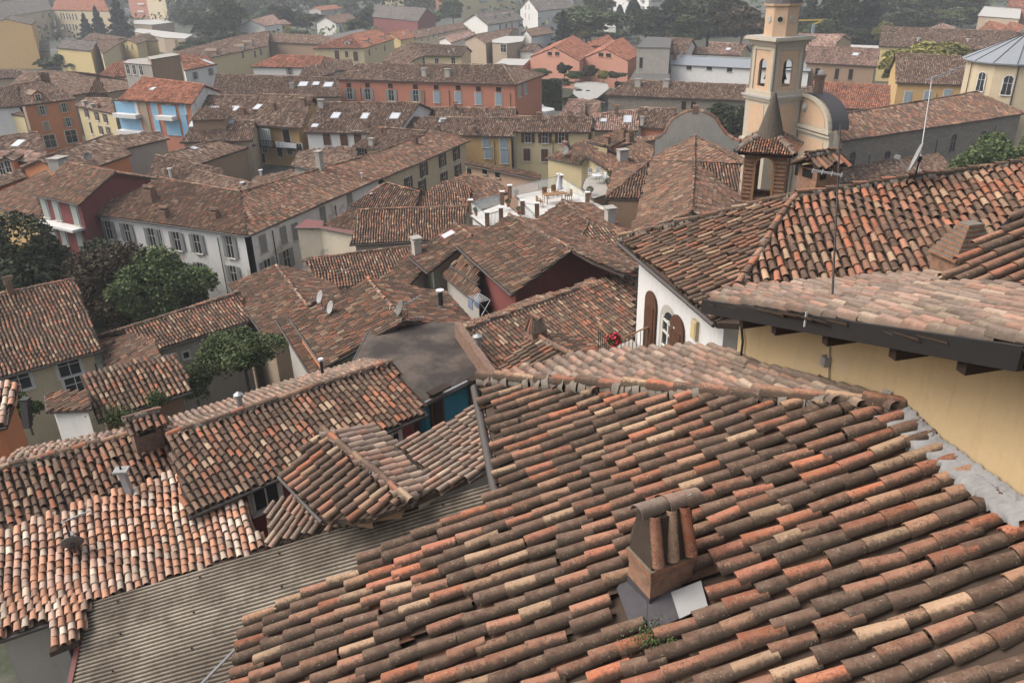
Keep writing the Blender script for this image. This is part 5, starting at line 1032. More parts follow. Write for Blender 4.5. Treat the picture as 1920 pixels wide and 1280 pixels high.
m = MB(); q = c-Zv*6.5+fe*0.3; m.extrude([p+fn*0.05 for p in archpts(q, fe, Zv, 2.0, 3.4)], fn*0.06, 'beige'); m.extrude([p+fn*0.12 for p in archpts(q+Zv*0.3, fe, Zv, 1.3, 2.6)], fn*0.02, 'dark'); m.build('niche', Fr)
m = MB(); q = c+Zv*2.2+fn*0.07; m.lathe(q-fn*0.02, [(0.02, -0.6), (0.3, -0.4), (0.45, 0), (0.3, 0.4), (0.02, 0.6)], 'grey', 8); m.build('emblem', Fr)
# domed drum
Zd = 122.0; c = at(1908, 150, Zd); c = c*[1, 1, 0]; ez_ = vz(c+nrm(-c)*7.5, 122); D = empty('church_drum', c, 'cream octagonal church drum with a grey lead cone roof at the right edge', 'church drum')
m = MB(); m.lathe(c, [(7.4, -0.5), (7.4, ez_+0.1)], 'cream', 16, R(10)); m.build('wall', D)
m = MB(); za = vz(c, 66); m.lathe(c, [(7.5, ez_-0.25), (8.1, ez_-0.1), (8.15, ez_+0.1), (0.9, za), (0.9, za+0.3)], 'leadroof', 16, R(10)); 
for k in range(16):
    a_ = R(10+22.5*k); d = np.array([math.cos(a_), math.sin(a_), 0]); m.beam(c+d*8.1+Zv*(ez_+0.15), c+d*0.9+Zv*(za+0.05), 0.05, 'lead')
m.build('cone_roof', D)
m = MB(); m.lathe(c+Zv*(za+0.3), [(1.2, 0), (1.1, 0.4), (0.7, 0.6), (0.5, 1.2), (0.8, 1.4), (0.2, 2.0), (0.1, 3.5)], 'slate', 12); m.build('finial', D)
def on_drum(px, py):
    lo = 60.; d = ray(px, py); a_ = d[0]**2+d[1]**2; b_ = -2*(d[0]*c[0]+d[1]*c[1]); cc = c[0]**2+c[1]**2-7.3**2; t = (-b_-math.sqrt(max(0, b_*b_-4*a_*cc)))/(2*a_); return CAM+d*t
for px, py in ((1840, 153), (1889, 160)):
    p = on_drum(px, py); nn = nrm([p[0]-c[0], p[1]-c[1], 0]); ee = np.array([-nn[1], nn[0], 0]); window(D, p+nn*0.05, ee, nn, 'a', None, 1.3, 2.7, 'white')
m = MB()
for px, py in ((1822, 130), (1905, 150)): p = on_drum(px, py); nn = nrm([p[0]-c[0], p[1]-c[1], 0]); m.tube(p+nn*0.15+Zv*(ez_-0.3-p[2]), p+nn*0.15-Zv*4, 0.07, 0.07, 'darkmetal')
m.build('downpipe', D)
# brick bell-cote with a stone cone
Zk = 34.0; pk_ = at(1432, 330, Zk); az = math.atan2(pk_[0], pk_[1]); v = np.array([math.sin(az), math.cos(az), 0]); rv = np.array([math.cos(az), -math.sin(az), 0]); rv, v = rv*math.cos(.12)-v*math.sin(.12), v*math.cos(.12)+rv*math.sin(.12)
K = empty('bell_cote', (pk_[0], pk_[1], 12), 'small brick bell-cote with tiled eaves and a dark stone cone spire', 'bell cote'); zt = vz(pk_, 284); zb_ = vz(pk_, 378); W = 1.75; o = pk_*[1, 1, 0]-rv*W/2
m = MB()
for p0, nv in ((o, -v), (o+v*1.3+rv*0, -v)): arch_wall(m, p0+Zv*(zb_), rv, nv, W, zt-zb_, 0.48, W-0.48, 0.15, (zt-zb_)*0.72, 0.22, 'brick')
for dx in (0.24, W-0.24):
    m.box(o+rv*dx+v*0.75+Zv*(zt+zb_)/2, rv*0.2, v*0.65, Zv*(zt-zb_)/2, 'brick')
    for k in np.arange(zb_+0.2, zt-0.3, 0.17): m.box(o+rv*dx-v*0.03+Zv*k, rv*0.235, v*0.05, Zv*0.055, 'brick')
m.box(o+rv*W/2+v*0.75+Zv*(zb_-4), rv*(W/2+0.03), v*0.9, Zv*4, 'brickdark'); m.build('body', K)
m = MB(); r_ = 0.4
for t0, t1 in zip(np.linspace(0, math.pi, 10)[:-1], np.linspace(0, math.pi, 10)[1:]):
    q = o+rv*W/2+Zv*(zb_+(zt-zb_)*0.72)-v*0.05; m.beam(q-rv*math.cos(t0)*r_+Zv*math.sin(t0)*r_, q-rv*math.cos(t1)*r_+Zv*math.sin(t1)*r_, 0.05, 'woodl', 0.05, v)
for dx in (-r_, r_): m.box(o+rv*(W/2+dx)-v*0.05+Zv*(zb_+(zt-zb_)*0.36), rv*0.05, v*0.05, Zv*(zt-zb_)*0.36, 'woodl')
m.build('arch_trim', K)
m = MB(); cc = o+rv*W/2+v*0.7; e0 = 1.2; zz = zt-0.02; cs = [cc-rv*e0-v*e0, cc+rv*e0-v*e0, cc+rv*e0+v*e0, cc-rv*e0+v*e0]; zi = zz+0.52; ins_ = [cc-rv*.45-v*.45, cc+rv*.45-v*.45, cc+rv*.45+v*.45, cc-rv*.45+v*.45]
for i in range(4):
    j = (i+1) % 4; P = [cs[i]*[1, 1, 0]+Zv*zz, cs[j]*[1, 1, 0]+Zv*zz, ins_[j]*[1, 1, 0]+Zv*zi, ins_[i]*[1, 1, 0]+Zv*zi]; m.poly(P, 'under'); tile_face(m, P, plane3(*P[:3]), 'tile_near', 0.11, 0.17, 0.5, 1); cap_line(m, P[0], P[3], 'tile_near', 0.06, 1)
m.box(cc*[1, 1, 0]+Zv*(zz-0.06), rv*1.1, v*1.1, Zv*0.05, 'wood'); m.build('eaves_roof', K)
m = MB(); za = vz(cc, 172); hc = za-(zi-0.15); m.lathe(cc*[1, 1, 0]+Zv*(zi-0.15), [(0.62, 0), (0.60, 0.1), (0.5, 0.2*hc), (0.36, 0.45*hc), (0.22, 0.7*hc), (0.06, 0.97*hc), (0.0, hc)], 'spire', 20); m.build('spire', K)
# curved gable wall
gc = at(1305, 260, 73.0); az = math.atan2(gc[0], gc[1]); v = np.array([math.sin(az), math.cos(az), 0]); GP = plane3(gc, gc+Zv, gc+np.array([v[1], -v[0], 0])); GP = (v, v@gc)
Gw = empty('gable_wall', gc*[1, 1, 0], 'free-standing weathered gable wall with a curved baroque outline and tiled coping', 'gable wall')
out = [(1229, 263), (1240, 257), (1249, 250), (1253, 240), (1258, 231), (1266, 224), (1276, 218), (1290, 212), (1303, 210), (1318, 212), (1330, 217), (1340, 224), (1346, 234), (1352, 243), (1361, 254), (1372, 262), (1386, 267)]
P = [hpl(x, y, GP) for x, y in out]; m = MB(); m.extrude([P[0]*[1, 1, 0], P[-1]*[1, 1, 0]]+P[::-1], v*0.5, 'concrete'); m.build('wall', Gw)
m = MB()
for a_, b_ in zip(P[:-1], P[1:]): cap_line(m, a_+v*0.25, b_+v*0.25, 'tile_mid', 0.3, 2, lift=0.0, length=0.5)
m.box(hpl(1304, 206, GP)+v*0.25, nrm(P[1]-P[0])*0.3*[1, 1, 0], v*0.3, Zv*0.35, 'brickdark'); m.build('coping', Gw)
# =================== chimneys ===================
def chimney(px, py, kind, h, w_=0.55, own=None, d_=None):
    r_ = pick(px, py)
    if r_ is None: print('CHIM MISS', px, py); return
    p, n, bl = r_[1], r_[2], r_[3]; d_ = d_ or w_*0.8; az = RNG.uniform(-.1, .1); g = nrm([n[0]+1e-4, n[1], 0]); ex = np.array([-g[1], g[0], 0]); ey = g; p = p-Zv*0.25; m = MB(); h += 0.25
    if kind in 'bpt':
        mt = 'brickdark' if kind != 'p' else 'grey'; far = np.linalg.norm(p-CAM) > 60
        m.box(p+Zv*h*0.42, ex*w_/2, ey*d_/2, Zv*h*0.42, mt); m.box(p+Zv*h*0.86, ex*(w_/2+0.05), ey*(d_/2+0.05), Zv*0.05, mt)
        for k in (-1, 0, 1): m.box(p+Zv*h*0.93+ex*k*w_*0.42, ex*0.05, ey*d_*0.4, Zv*0.1, mt)
        if kind == 'p': m.box(p+Zv*(h*0.93+0.13), ex*(w_/2+0.1), ey*(d_/2+0.1), Zv*0.035, 'concrete')
        else:
            cap_line(m, p+Zv*(h*.93+0.1)-ex*(w_/2+.1)-ey*d_*.25, p+Zv*(h*.93+0.1)+ex*(w_/2+.1)-ey*d_*.25, 'tile_mid', 0.12, 2); cap_line(m, p+Zv*(h*.93+0.1)-ex*(w_/2+.1)+ey*d_*.25, p+Zv*(h*.93+0.1)+ex*(w_/2+.1)+ey*d_*.25, 'tile_mid', 0.12, 2); cap_line(m, p+Zv*(h*.93+0.2)-ex*(w_/2+.1), p+Zv*(h*.93+0.2)+ex*(w_/2+.1), 'tile_mid', 0.13, 2)
    elif kind == 'm': m.tube(p, p+Zv*h, w_/2, w_/2, 'metal', 12); m.tube(p+Zv*h, p+Zv*(h+0.04), w_*0.75, w_*0.75, 'metal', 12); m.tube(p+Zv*(h+0.1), p+Zv*(h+0.2), w_*0.8, w_*0.1, 'metal', 12)
    elif kind == 'k': m.tube(p, p+Zv*h, w_/2, w_/2, 'darkmetal', 14); m.tube(p+Zv*(h+0.03), p+Zv*(h+0.1), w_*0.85, w_*0.85, 'plasticw', 14); m.tube(p+Zv*0.2, p+Zv*0.45, w_*0.55, w_*0.55, 'metal', 14)
    elif kind == 'w': m.tube(p, p+Zv*h, w_/2, w_/2, 'plasticw', 8); m.tube(p+Zv*h, p+Zv*(h+0.1), w_*0.9, w_*0.9, 'plasticw', 8)
    m.build('chimney', bl.root)
CH_ = [(782, 478, 'p', 1.3, .6), (1143, 420, 'p', 1.3, .7), (285, 378, 'b', 1.5, 1.0), (310, 408, 'b', .9, .8), (404, 408, 'b', .7, .7), (601, 318, 'p', 2.2, .7), (697, 272, 'p', 1.3, .8), (779, 270, 'b', 1.2, .8), (715, 250, 'b', .8, .5),
  (822, 247, 'b', 1.1, .6), (890, 250, 'b', 1.4, .6), (831, 229, 'p', .5, .7), (796, 143, 'p', 2.2, 1.1), (840, 144, 'p', 2.2, 1.2), (1012, 228, 'b', 1.5, .8), (1069, 230, 'b', 1.8, .7), (1061, 283, 'b', 1.2, .9), (1168, 258, 'b', 1.6, .8), (1181, 266, 'b', 1.6, .9), (1139, 270, 'b', 1.2, .8),
  (1167, 300, 'p', 1.2, 1.0), (1204, 235, 'p', 1.8, .6), (1156, 216, 'b', 1.8, .6), (1196, 162, 'p', 2.0, 1.2), (1249, 163, 'p', 2.0, 1.2), (514, 207, 'b', 1.6, .7), (570, 200, 'b', 1.8, .9), (603, 202, 'p', 1.8, 1.0), (687, 240, 'b', 1.0, .7), (854, 207, 'b', 1.5, .5),
  (160, 198, 'p', 1.2, 1.0), (174, 203, 'p', 1.0, .9), (186, 204, 'b', 1.0, .8), (80, 152, 'b', 1.8, 1.0), (88, 152, 'b', 2.2, 1.2), (113, 316, 'p', 1.4, 1.8), (424, 222, 'b', 1.0, 1.0), (457, 214, 'b', 1.2, .9), (548, 166, 'p', 1.4, .9), 
  (842, 100, 'w', .8, .5), (851, 97, 'w', .8, .5), (758, 66, 'w', 1.4, .5), (786, 64, 'w', 1, .6), (804, 60, 'w', 1, .6), (1277, 108, 'p', 2.0, .8), (1265, 112, 'b', 6.0, 1.0), (1387, 85, 'b', 1, .6), (1722, 76, 'w', .8, .7), (1815, 78, 'w', .8, .7), (1806, 64, 'b', 1.5, .8),
  (490, 330, 'w', .7, .3), (321, 335, 'w', 1.2, .3), (679, 335, 'w', .6, .2), (178, 268, 'w', .3, .2), (455, 348, 'w', .3, .3), (1030, 10, 'w', 1.2, .6)]
for q in CH_:
    far = q[1] < 300; chimney(q[0], q[1], q[2], q[3]*(0.62 if far else 0.9), q[4]*(0.8 if far else 1))
for q in [(827, 578, 'k', .95, .26), (452, 768, 'm', .5, .2), (606, 708, 'k', .7, .12), (897, 672, 'm', 1.0, .28), (22, 552, 't', .9, .35), (697, 372, 'k', .4, .15)]: chimney(*q)
# tile-roofed square chimney of the mossy house
r_ = pick(280, 838); p, bl = r_[1], r_[3]; m = MB(); ex = nrm(B3-A3)*0+nrm(bl.last[1]-bl.last[0]); ey = np.array([-ex[1], ex[0], 0]); p = p-Zv*0.2
m.box(p+Zv*0.42, ex*0.42, ey*0.35, Zv*0.42, 'brickdark')
for a_, b_ in ((-1, -1), (1, -1), (-1, 1), (1, 1)): m.box(p+Zv*0.95+ex*a_*0.33+ey*b_*0.26, ex*0.08, ey*0.08, Zv*0.14, 'brickdark')
m.box(p+Zv*0.86, ex*0.3, ey*0.25, Zv*0.02, 'dark'); P = [p+Zv*1.02-ex*.55-ey*.48, p+Zv*1.02+ex*.55-ey*.48, p+Zv*1.30+ex*.55+ey*.05, p+Zv*1.30-ex*.55+ey*.05]; m.poly(P, 'under'); tile_face(m, P, plane3(*P[:3]), 'tile_mid', 0.2, 0.3, 0.3, 1)
P = [p+Zv*1.02+ex*.55+ey*.58, p+Zv*1.02-ex*.55+ey*.58, p+Zv*1.30-ex*.55+ey*.05, p+Zv*1.30+ex*.55+ey*.05]; m.poly(P, 'under'); tile_face(m, P, plane3(*P[:3]), 'tile_mid', 0.2, 0.3, 0.3, 1); cap_line(m, P[2], P[3], 'tile_mid', 0.1, 1); m.build('chimney', bl.root)
# leaning square metal flue
r_ = pick(246, 930); p, bl = r_[1], r_[3]; m = MB(); top = at(229, 886, proj(p)[2]-0.15); d = nrm(top-p); m.box((p+top)/2, np.array([0.09, 0, 0]), np.array([0, 0.09, 0]), (top-p)/2, 'metal'); m.box(top+d*0.08, np.array([0.2, 0.02, 0]), np.array([-0.02, 0.17, 0]), Zv*0.035, 'dish'); m.tube(top+d*0.1, top+d*0.2, 0.03, 0.03, 'dark'); m.build('chimney', bl.root)
# flared chimney of the small annex
r0_, r1_ = M15.last[2], M15.last[3]; e = nrm(r1_-r0_); p = r0_+e*0.15; ey = np.array([-e[1], e[0], 0]); m = MB(); m.box(p+Zv*0.12, e*0.3, ey*0.3, Zv*0.2, 'brickdark')
V = [p+Zv*z+e*a_*s2+ey*b_*s2 for z, s2 in ((0.3, 0.3), (0.72, 0.17)) for a_, b_ in ((-1, -1), (1, -1), (1, 1), (-1, 1))]; m.add(V, [[0, 1, 5, 4], [1, 2, 6, 5], [2, 3, 7, 6], [3, 0, 4, 7], [4, 5, 6, 7]], 'brick')
for a_ in (-1, 0, 1):
    for sg in (-1, 1): cap_line(m, p+Zv*0.3+e*a_*0.2+ey*sg*0.32, p+Zv*0.74+e*a_*0.1+ey*sg*0.16, 'tile_near', 0.075, 1, up=(e[0], e[1], 0.3), lift=0)
cap_line(m, p+Zv*0.76-e*0.26, p+Zv*0.76+e*0.26, 'tile_near', 0.12, 1, length=0.6, lift=0); m.build('chimney', M15.root)
# big foreground chimney
b0 = hpl(1217, 1141, PN); ex = nrm([0.90, 0.42, 0]); ey = np.array([-ex[1], ex[0], 0]); zt0 = b0[2]; Wc, Dc = 0.53, 0.40; pc = b0+ex*Wc/2+ey*Dc/2; zq = lambda py: vz(b0, py)
def ring(z, s0, s1): return [pc*[1, 1, 0]+Zv*z+ex*a_*s0/2+ey*b_*s1/2 for a_, b_ in ((-1, -1), (1, -1), (1, 1), (-1, 1))]
def frust(m, z0, a0, b0_, z1, a1, b1, mat):
    P, Qq = ring(z0, a0, b0_), ring(z1, a1, b1)
    for i in range(4):
        j = (i+1) % 4; L = np.linalg.norm(P[j]-P[i]); u0 = i*1.3; m.poly([P[i], P[j], Qq[j], Qq[i]], mat, np.array([(u0, z0), (u0+L, z0), (u0+L, z1), (u0, z1)]))
    m.poly(Qq, mat)
m = MB(); za, zb2, zc2, zd2 = zt0-0.3, zq(1092), zq(1050), zq(988)
frust(m, za, Wc, Dc, zb2, Wc, Dc, 'brick')
for k, (o_, t_) in enumerate(((0.008, 0.05), (0.018, 0.05), (0.026, 0.045))): frust(m, zb2+k*0.052, Wc+o_*2, Dc+o_*2, zb2+k*0.052+0.047, Wc+o_*2, Dc+o_*2, 'brick')
z2 = zb2+0.157; frust(m, z2, Wc*1.0, Dc*1.0, zd2, Wc*0.92, Dc*0.6, 'soot'); C1 = m.build('chimney', FORE.root)
m = MB()
for sg, nn, LL in ((-1, ey, Dc), (1, ey, Dc)):
    for t in (-0.34, 0.02, 0.38):
        a_ = pc*[1, 1, 0]+Zv*(z2+0.04)+ex*t*Wc+nn*sg*LL*0.47; b_ = pc*[1, 1, 0]+Zv*(zd2-0.01)+ex*t*Wc*0.92+nn*sg*LL*0.27; cap_line(m, a_, b_, 'tile_near', 0.08, 0, up=tuple(nn*sg+Zv*0.3), lift=0.0, length=1.0)
for sg in (-1,):
    a_ = pc*[1, 1, 0]+Zv*(z2+0.25)+ex*sg*Wc*0.5; b_ = pc*[1, 1, 0]+Zv*(zd2-0.01)+ex*sg*Wc*0.42; cap_line(m, a_, b_, 'tile_near', 0.07, 0, up=tuple(ex*sg+Zv*0.3), lift=0.0, length=1.0)
m.build('tile_cladding', C1)
m = MB(); cap_line(m, pc*[1, 1, 0]+Zv*(zd2-0.03)-ex*0.34, pc*[1, 1, 0]+Zv*(zd2-0.01)+ex*0.36, 'tile_clean', 0.12, 0, lift=0.03, length=0.34); q = pc*[1, 1, 0]+Zv*(zd2+0.10)+ex*0.26; m.box(q+Zv*0.0, ex*0.03, ey*0.05, Zv*0.006, 'metal'); m.build('chimney_cap', C1)
nP = PN[0]; m = MB()
def sheet(m, pts, mat, lift=0.10, th=0.006):
    P = [hpl(x, y, PN)+nP*lift for x, y in pts]; m.extrude(P, -nP*th, mat)
sheet(m, [(1160, 1112), (1188, 1062), (1218, 1141), (1216, 1172), (1184, 1176)], 'lead', 0.075); sheet(m, [(1216, 1172), (1219, 1128), (1270, 1110), (1276, 1168), (1222, 1192)], 'lead', 0.07); sheet(m, [(1262, 1120), (1318, 1098), (1331, 1145), (1278, 1170)], 'dish', 0.085)
frust(m, za+0.05, Wc+0.012, Dc+0.012, zt0+0.13, Wc+0.012, Dc+0.012, 'lead'); m.build('flashing', C1)
# moss tuft by the chimney
c = hpl(1240, 1205, PN)+nP*0.12; root = empty('moss_tuft', c, 'dry green moss tuft on the tiles just below the foreground chimney', 'moss'); m = MB(); P = RNG.normal(0, 1, (900, 3))*[0.13, 0.09, 0.02]+c; leafq(m, P, 0.014, 'leaf_mid'); m.build('sprigs', root)
# stepped brick chimney on the right roof
PRr_ = PRr; c0 = hpl(1803, 556, PRr_); ex = nrm([0.97, 0.25, 0]); ey = np.array([-ex[1], ex[0], 0]); m = MB(); zb3 = c0[2]-0.3; hB = vz(c0, 486)-zb3; pc = c0+ey*0.3
for a_ in (-1, 1): m.box(pc*[1, 1, 0]+ex*a_*0.34+Zv*(zb3+hB/2), ex*0.09, ey*0.36, Zv*hB/2, 'brick')
m.box(pc*[1, 1, 0]+ey*0.2+Zv*(zb3+hB/2), ex*0.4, ey*0.15, Zv*hB/2, 'dark'); m.box(pc*[1, 1, 0]+Zv*(zb3+hB*0.25), ex*0.42, ey*0.34, Zv*hB*0.25, 'brickdark')
for k in range(8):
    s2 = 1-0.085*k; zz = zb3+hB+0.095*k; m.box(pc*[1, 1, 0]+Zv*(zz+0.04)+ex*0.03*k*0.5, ex*0.52*s2, ey*0.42*s2, Zv*0.034, 'brick'); m.box(pc*[1, 1, 0]+Zv*(zz+0.08)+ex*0.03*k*0.5, ex*0.49*s2, ey*0.39*s2, Zv*0.012, 'mortarb')
m.build('chimney', WH.root)
# brick chimney with tiled hood behind the right roof ridge
c0 = at(1534, 345, 27.0); ex = nrm([0.93, -0.36, 0]); ex, ey = nrm([0.9, 0.43, 0]), nrm([-0.43, 0.9, 0]); zb3 = vz(c0, 352)-1.0; z1 = vz(c0, 312); K2 = empty('chimney', (c0[0], c0[1], zb3), 'square brick chimney with a hood of four big tiles, beside the bell-cote', 'chimney')
m = MB(); m.box(c0*[1, 1, 0]+Zv*(zb3+z1)/2, ex*0.55, ey*0.42, Zv*(z1-zb3)/2, 'brick'); m.box(c0*[1, 1, 0]+Zv*(z1-0.16)-ey*0.41-ex*0.28, ex*0.13, ey*0.03, Zv*0.15, 'dark'); m.box(c0*[1, 1, 0]+Zv*(z1-0.16)-ex*0.54, ey*0.22, ex*0.03, Zv*0.14, 'dark'); m.build('body', K2)
m = MB(); P0 = c0*[1, 1, 0]+Zv*(z1+0.02)
for sg in (-1, 1):
    P = [P0-ex*0.66+ey*sg*0.56, P0+ex*0.66+ey*sg*0.56, P0+ex*0.66+Zv*0.3, P0-ex*0.66+Zv*0.3]; m.poly(P, 'under'); tile_face(m, P, plane3(*P[:3]), 'tile_near', 0.235, 0.62, 0.2, 0)
cap_line(m, P0+Zv*0.33-ex*0.7, P0+Zv*0.33+ex*0.7, 'tile_near', 0.115, 0, length=0.45); m.build('hood', K2)
# =================== roof windows ===================
for q in [(569, 159, 1.6, 1.6), (593, 158, 1.2, 1.2), (616, 160, 1.6, 1.7), (630, 218, 1.2, 1.5), (685, 219, 1.0, 1.5), (741, 219, 1.3, 1.5), (591, 237, .9, .8), (35, 270, 1.2, 1.6), (400, 205, 1.4, 1.3), (440, 205, 1.3, 1.3), (365, 232, 1.0, 2.2), (431, 229, 1.2, 1.3), (364, 279, .8, .8), (484, 202, 1., 1.4),
          (1177, 225, 1.1, 1.8), (842, 443, .75, .9), (1604, 103, 1.2, 1.2), (1366, 93, 1.2, 1.2), (868, 69, 1.6, 1.6), (875, 67, 1.6, 1.6), (830, 227, .9, 1.0), (287, 168, .9, .9), (1132, 227, .8, .8), (390, 117, 1.2, 3.0)]:
    r_ = pick(q[0], q[1])
    if r_ is None: continue
    p, n, bl = r_[1:]; ev = nrm(np.array([0, 0, 1])-n*n[2]); eu = np.cross(ev, n); m = MB(); far = np.linalg.norm(p-CAM); k = 0.12
    m.box(p+n*k, eu*(q[2]/2+.06), ev*(q[3]/2+.06), n*0.05, 'redmetal' if q[0] == 842 else 'metal'); m.box(p+n*(k+0.05), eu*q[2]/2*0.9, ev*q[3]/2*0.9, n*0.012, 'skyglass'); m.build('roof_window', bl.root)
# dormers
for px, py, mt, wn in ((69, 184, 'orange', 'g'), (455, 92, 'whitew', 'a'), (470, 84, 'whitew', 'a'), (404, 100, 'pinkw', 'g'), (652, 83, 'whitew', 'a'), (687, 80, 'whitew', 'a'), (717, 72, 'whitew', 'a'), (925, 34, 'white', 'g'), (952, 30, 'shblue', 'g')):
    r_ = pick(px, py)
    if r_ is None: continue
    p, n, bl = r_[1:]; g = nrm([n[0], n[1], 0]); ex = np.array([-g[1], g[0], 0]); m = MB(); w2 = 0.8
    front = [p+g*0.6+Zv*-0.6-ex*w2, p+g*0.6-Zv*0.6+ex*w2, p+g*0.6+Zv*0.7+ex*w2, p+g*0.6+Zv*1.25, p+g*0.6+Zv*0.7-ex*w2]; m.extrude(front, -g*3.2, mt)
    for sg in (-1, 1):
        P = [p+g*0.8+Zv*0.68+ex*sg*1.05, p+g*0.8+Zv*1.34, p-g*2.8+Zv*1.34, p-g*2.8+Zv*0.68+ex*sg*1.05]; m.poly(P, bl.tm); m.poly([q-Zv*0.08 for q in P][::-1], 'fascia')
    o = m.build('dormer', bl.root); window(o, p+g*0.62+Zv*0.1, ex, g, wn, None, 0.85, 1.0)
# boxy tiled dormer
r_ = pick(396, 240)
if r_:
    p, n, bl = r_[1:]; g = nrm([n[0], n[1], 0]); ex = np.array([-g[1], g[0], 0]); m = MB(); m.box(p+Zv*0.4-g*1.0, ex*2.2, g*1.6, Zv*0.8, 'brownwall'); P = [p+g*1.0+Zv*1.2-ex*2.5, p+g*1.0+Zv*1.2+ex*2.5, p-g*3.6+Zv*2.1+ex*2.5, p-g*3.6+Zv*2.1-ex*2.5]; m.poly(P, 'under'); tile_face(m, P, plane3(*P[:3]), 'tile_brown'); m.build('dormer', bl.root)
# laundry balcony
q = LA.pickw(520, 262)
if q:
    m = MB(); e_, n2 = q[2], q[3]; c = q[1]; m.box(c+n2*0.6-Zv*0.9, e_*4.2, n2*0.6, Zv*0.07, 'wood'); m.beam(c+n2*1.2+e_*4.2, c+n2*1.2-e_*4.2, 0.03, 'wood')
    for k in np.linspace(-4.2, 4.2, 30): m.beam(c+n2*1.2+e_*k-Zv*0.85, c+n2*1.2+e_*k, 0.02, 'wood')
    m.build('balcony', LA.root); sg = 1 if proj(c+e_)[0] > proj(c)[0] else -1
    c2 = c+n2*1.28
    for k in range(6):
        m = MB(); w2 = RNG.uniform(0.22, 0.32); m.box(c2+e_*sg*(0.9+k*0.62)-Zv*0.4, e_*w2, n2*0.015, Zv*RNG.uniform(0.35, 0.5), 'cloth'); o = m.build('towel'); tag(o, 'white towel number %s from the left on the laundry line of the old yellow house' % ['one', 'two', 'three', 'four', 'five', 'six'][k], 'laundry', 'white laundry on the wooden balcony')
    m = MB(); m.box(c+n2*1.1-e_*sg*1.2+Zv*0.4, e_*1.0, n2*0.05, Zv*1.3, 'cloth'); 
    for k in range(5): m.box(c+n2*1.16-e_*sg*(0.4+k*0.4)+Zv*0.4, e_*0.1, n2*0.01, Zv*1.3, 'shgreen')
    m.build('striped_awning', LA.root)
# =================== dishes, antennas ===================
def dish(px, py, r, hgt, face, label, mat='dish', mast=None, base=None):
    q = pick(*(base or (px, py)))
    if q is None: print('DISH MISS', px, py); return
    p = q[1]; Zb = proj(p)[2]; c = p+Zv*hgt; f = nrm(face); root = empty('satellite_dish', p, label, 'satellite dish'); x = nrm(np.cross(f, Zv)); y = np.cross(x, f)
    m = MB(); n = 24; prof = [(0.02, 0), (0.5, 0.04), (0.85, 0.12), (1.0, 0.18)]; V = []
    for rr_, dz in prof: V += [c+(x*math.cos(t)*0.92+y*math.sin(t))*rr_*r+f*dz*r for t in np.arange(n)*2*math.pi/n]
    for rr_, dz in prof[::-1]: V += [c+(x*math.cos(t)*0.92+y*math.sin(t))*rr_*r+f*(dz*r-0.015) for t in np.arange(n)*2*math.pi/n]
    Fc = [[k*n+i, k*n+(i+1) % n, (k+1)*n+(i+1) % n, (k+1)*n+i] for k in range(7) for i in range(n)]; m.add(V, Fc, mat, None, None, True); m.build('reflector', root)
    m = MB(); foot = c-y*r*0.95; tip = c+f*r*1.15-y*r*0.35; m.tube(foot+f*0.1*r, tip, 0.015, 0.015, 'metal'); m.box(tip, x*0.04, y*0.05, f*0.07, 'dish'); m.build('feed_arm', root)
    m = MB(); m.tube(p-Zv*0.1, c-f*0.06+Zv*(mast or 0), 0.022, 0.022, 'darkmetal'); m.box(c-f*0.05, x*0.05, y*0.07, f*0.05, 'darkmetal'); m.build('mast', root)
dish(1700, 282, 0.42, 0.75, (-0.93, 0.42, 0.30), 'large white satellite dish seen edge-on above the ridge of the right roof', 'dish', 0.05, (1711, 348))
dish(130, 1010, 0.32, 0.42, (-0.35, 0.8, 0.45), 'grey satellite dish on the pale pink tile roof, lower left', 'dishdark', 0.7, (143, 1042))
dish(761, 578, 0.38, 0.55, (-0.8, -0.35, 0.45), 'dark grey satellite dish at the ridge end above the flat roof', 'dishdark', 0.1, (752, 598))
dish(600, 545, 0.36, 0.7, (-0.75, -0.45, 0.4), 'upper of two grey dishes on the left gable edge of the dish house', 'dish', 0.1, (604, 580))
dish(604, 566, 0.36, 0.4, (-0.75, -0.45, 0.4), 'lower of two grey dishes on the left gable edge of the dish house', 'dish', 0.1, (622, 590))
dish(1049, 312, 0.5, 1.0, (-0.5, -0.6, 0.5), 'dark round dish on the small building behind the roof terrace', 'dishdark', 0.0, (1060, 300))
dish(168, 302, 0.5, 0.8, (0.2, -0.9, 0.35), 'pale dish on the large brown roof with the orange gable', 'dishdark', 0.0, (168, 306))
def mast(px, py, ptop, label, r=0.02, yagi=(), mat='darkmetal', ptx=None):
    q = pick(px, py); 
    if q is None: print('MAST MISS', px, py); return
    p = q[1]; tp = at(ptx, ptop, proj(p)[2]*1.04) if ptx else p*[1, 1, 0]+Zv*vz(p, ptop); root = empty('antenna', p, label, 'antenna'); m = MB(); m.tube(p-Zv*0.1, tp, r, r*0.7, mat, 8); m.tube(tp-(tp-p)*0.07, tp, r*1.5, r*1.5, 'darkmetal', 8) if r > 0.02 else None; m.tube(p, p+Zv*0.03, r*3, r*3, 'darkmetal', 8); m.build('mast', root)
    for (zf, L, d, ne) in yagi:
        c = p+(tp-p)*zf; d = nrm(d); x = nrm(np.cross(d, Zv)); m = MB(); m.beam(c-d*L*0.15, c+d*L*0.85, 0.014, 'metal')
        for k in range(ne): s2 = c+d*L*(-0.1+0.95*k/max(1, ne-1)); m.beam(s2-x*0.14, s2+x*0.14, 0.006, 'metal')
        m.build('aerial', root)
mast(1561, 578, 234, 'tall thin mast standing on the pink roof above the black board', 0.016, [(0.72, 0.4, (-0.9, 0.4, 0.1), 4)], 'darkmetal', 1576)
mast(1718, 348, 143, 'thin mast with a white horizontal aerial behind the large white dish', 0.018, [(0.98, 1.15, (0.97, 0.2, 0.28), 5)], 'metal', 1748)
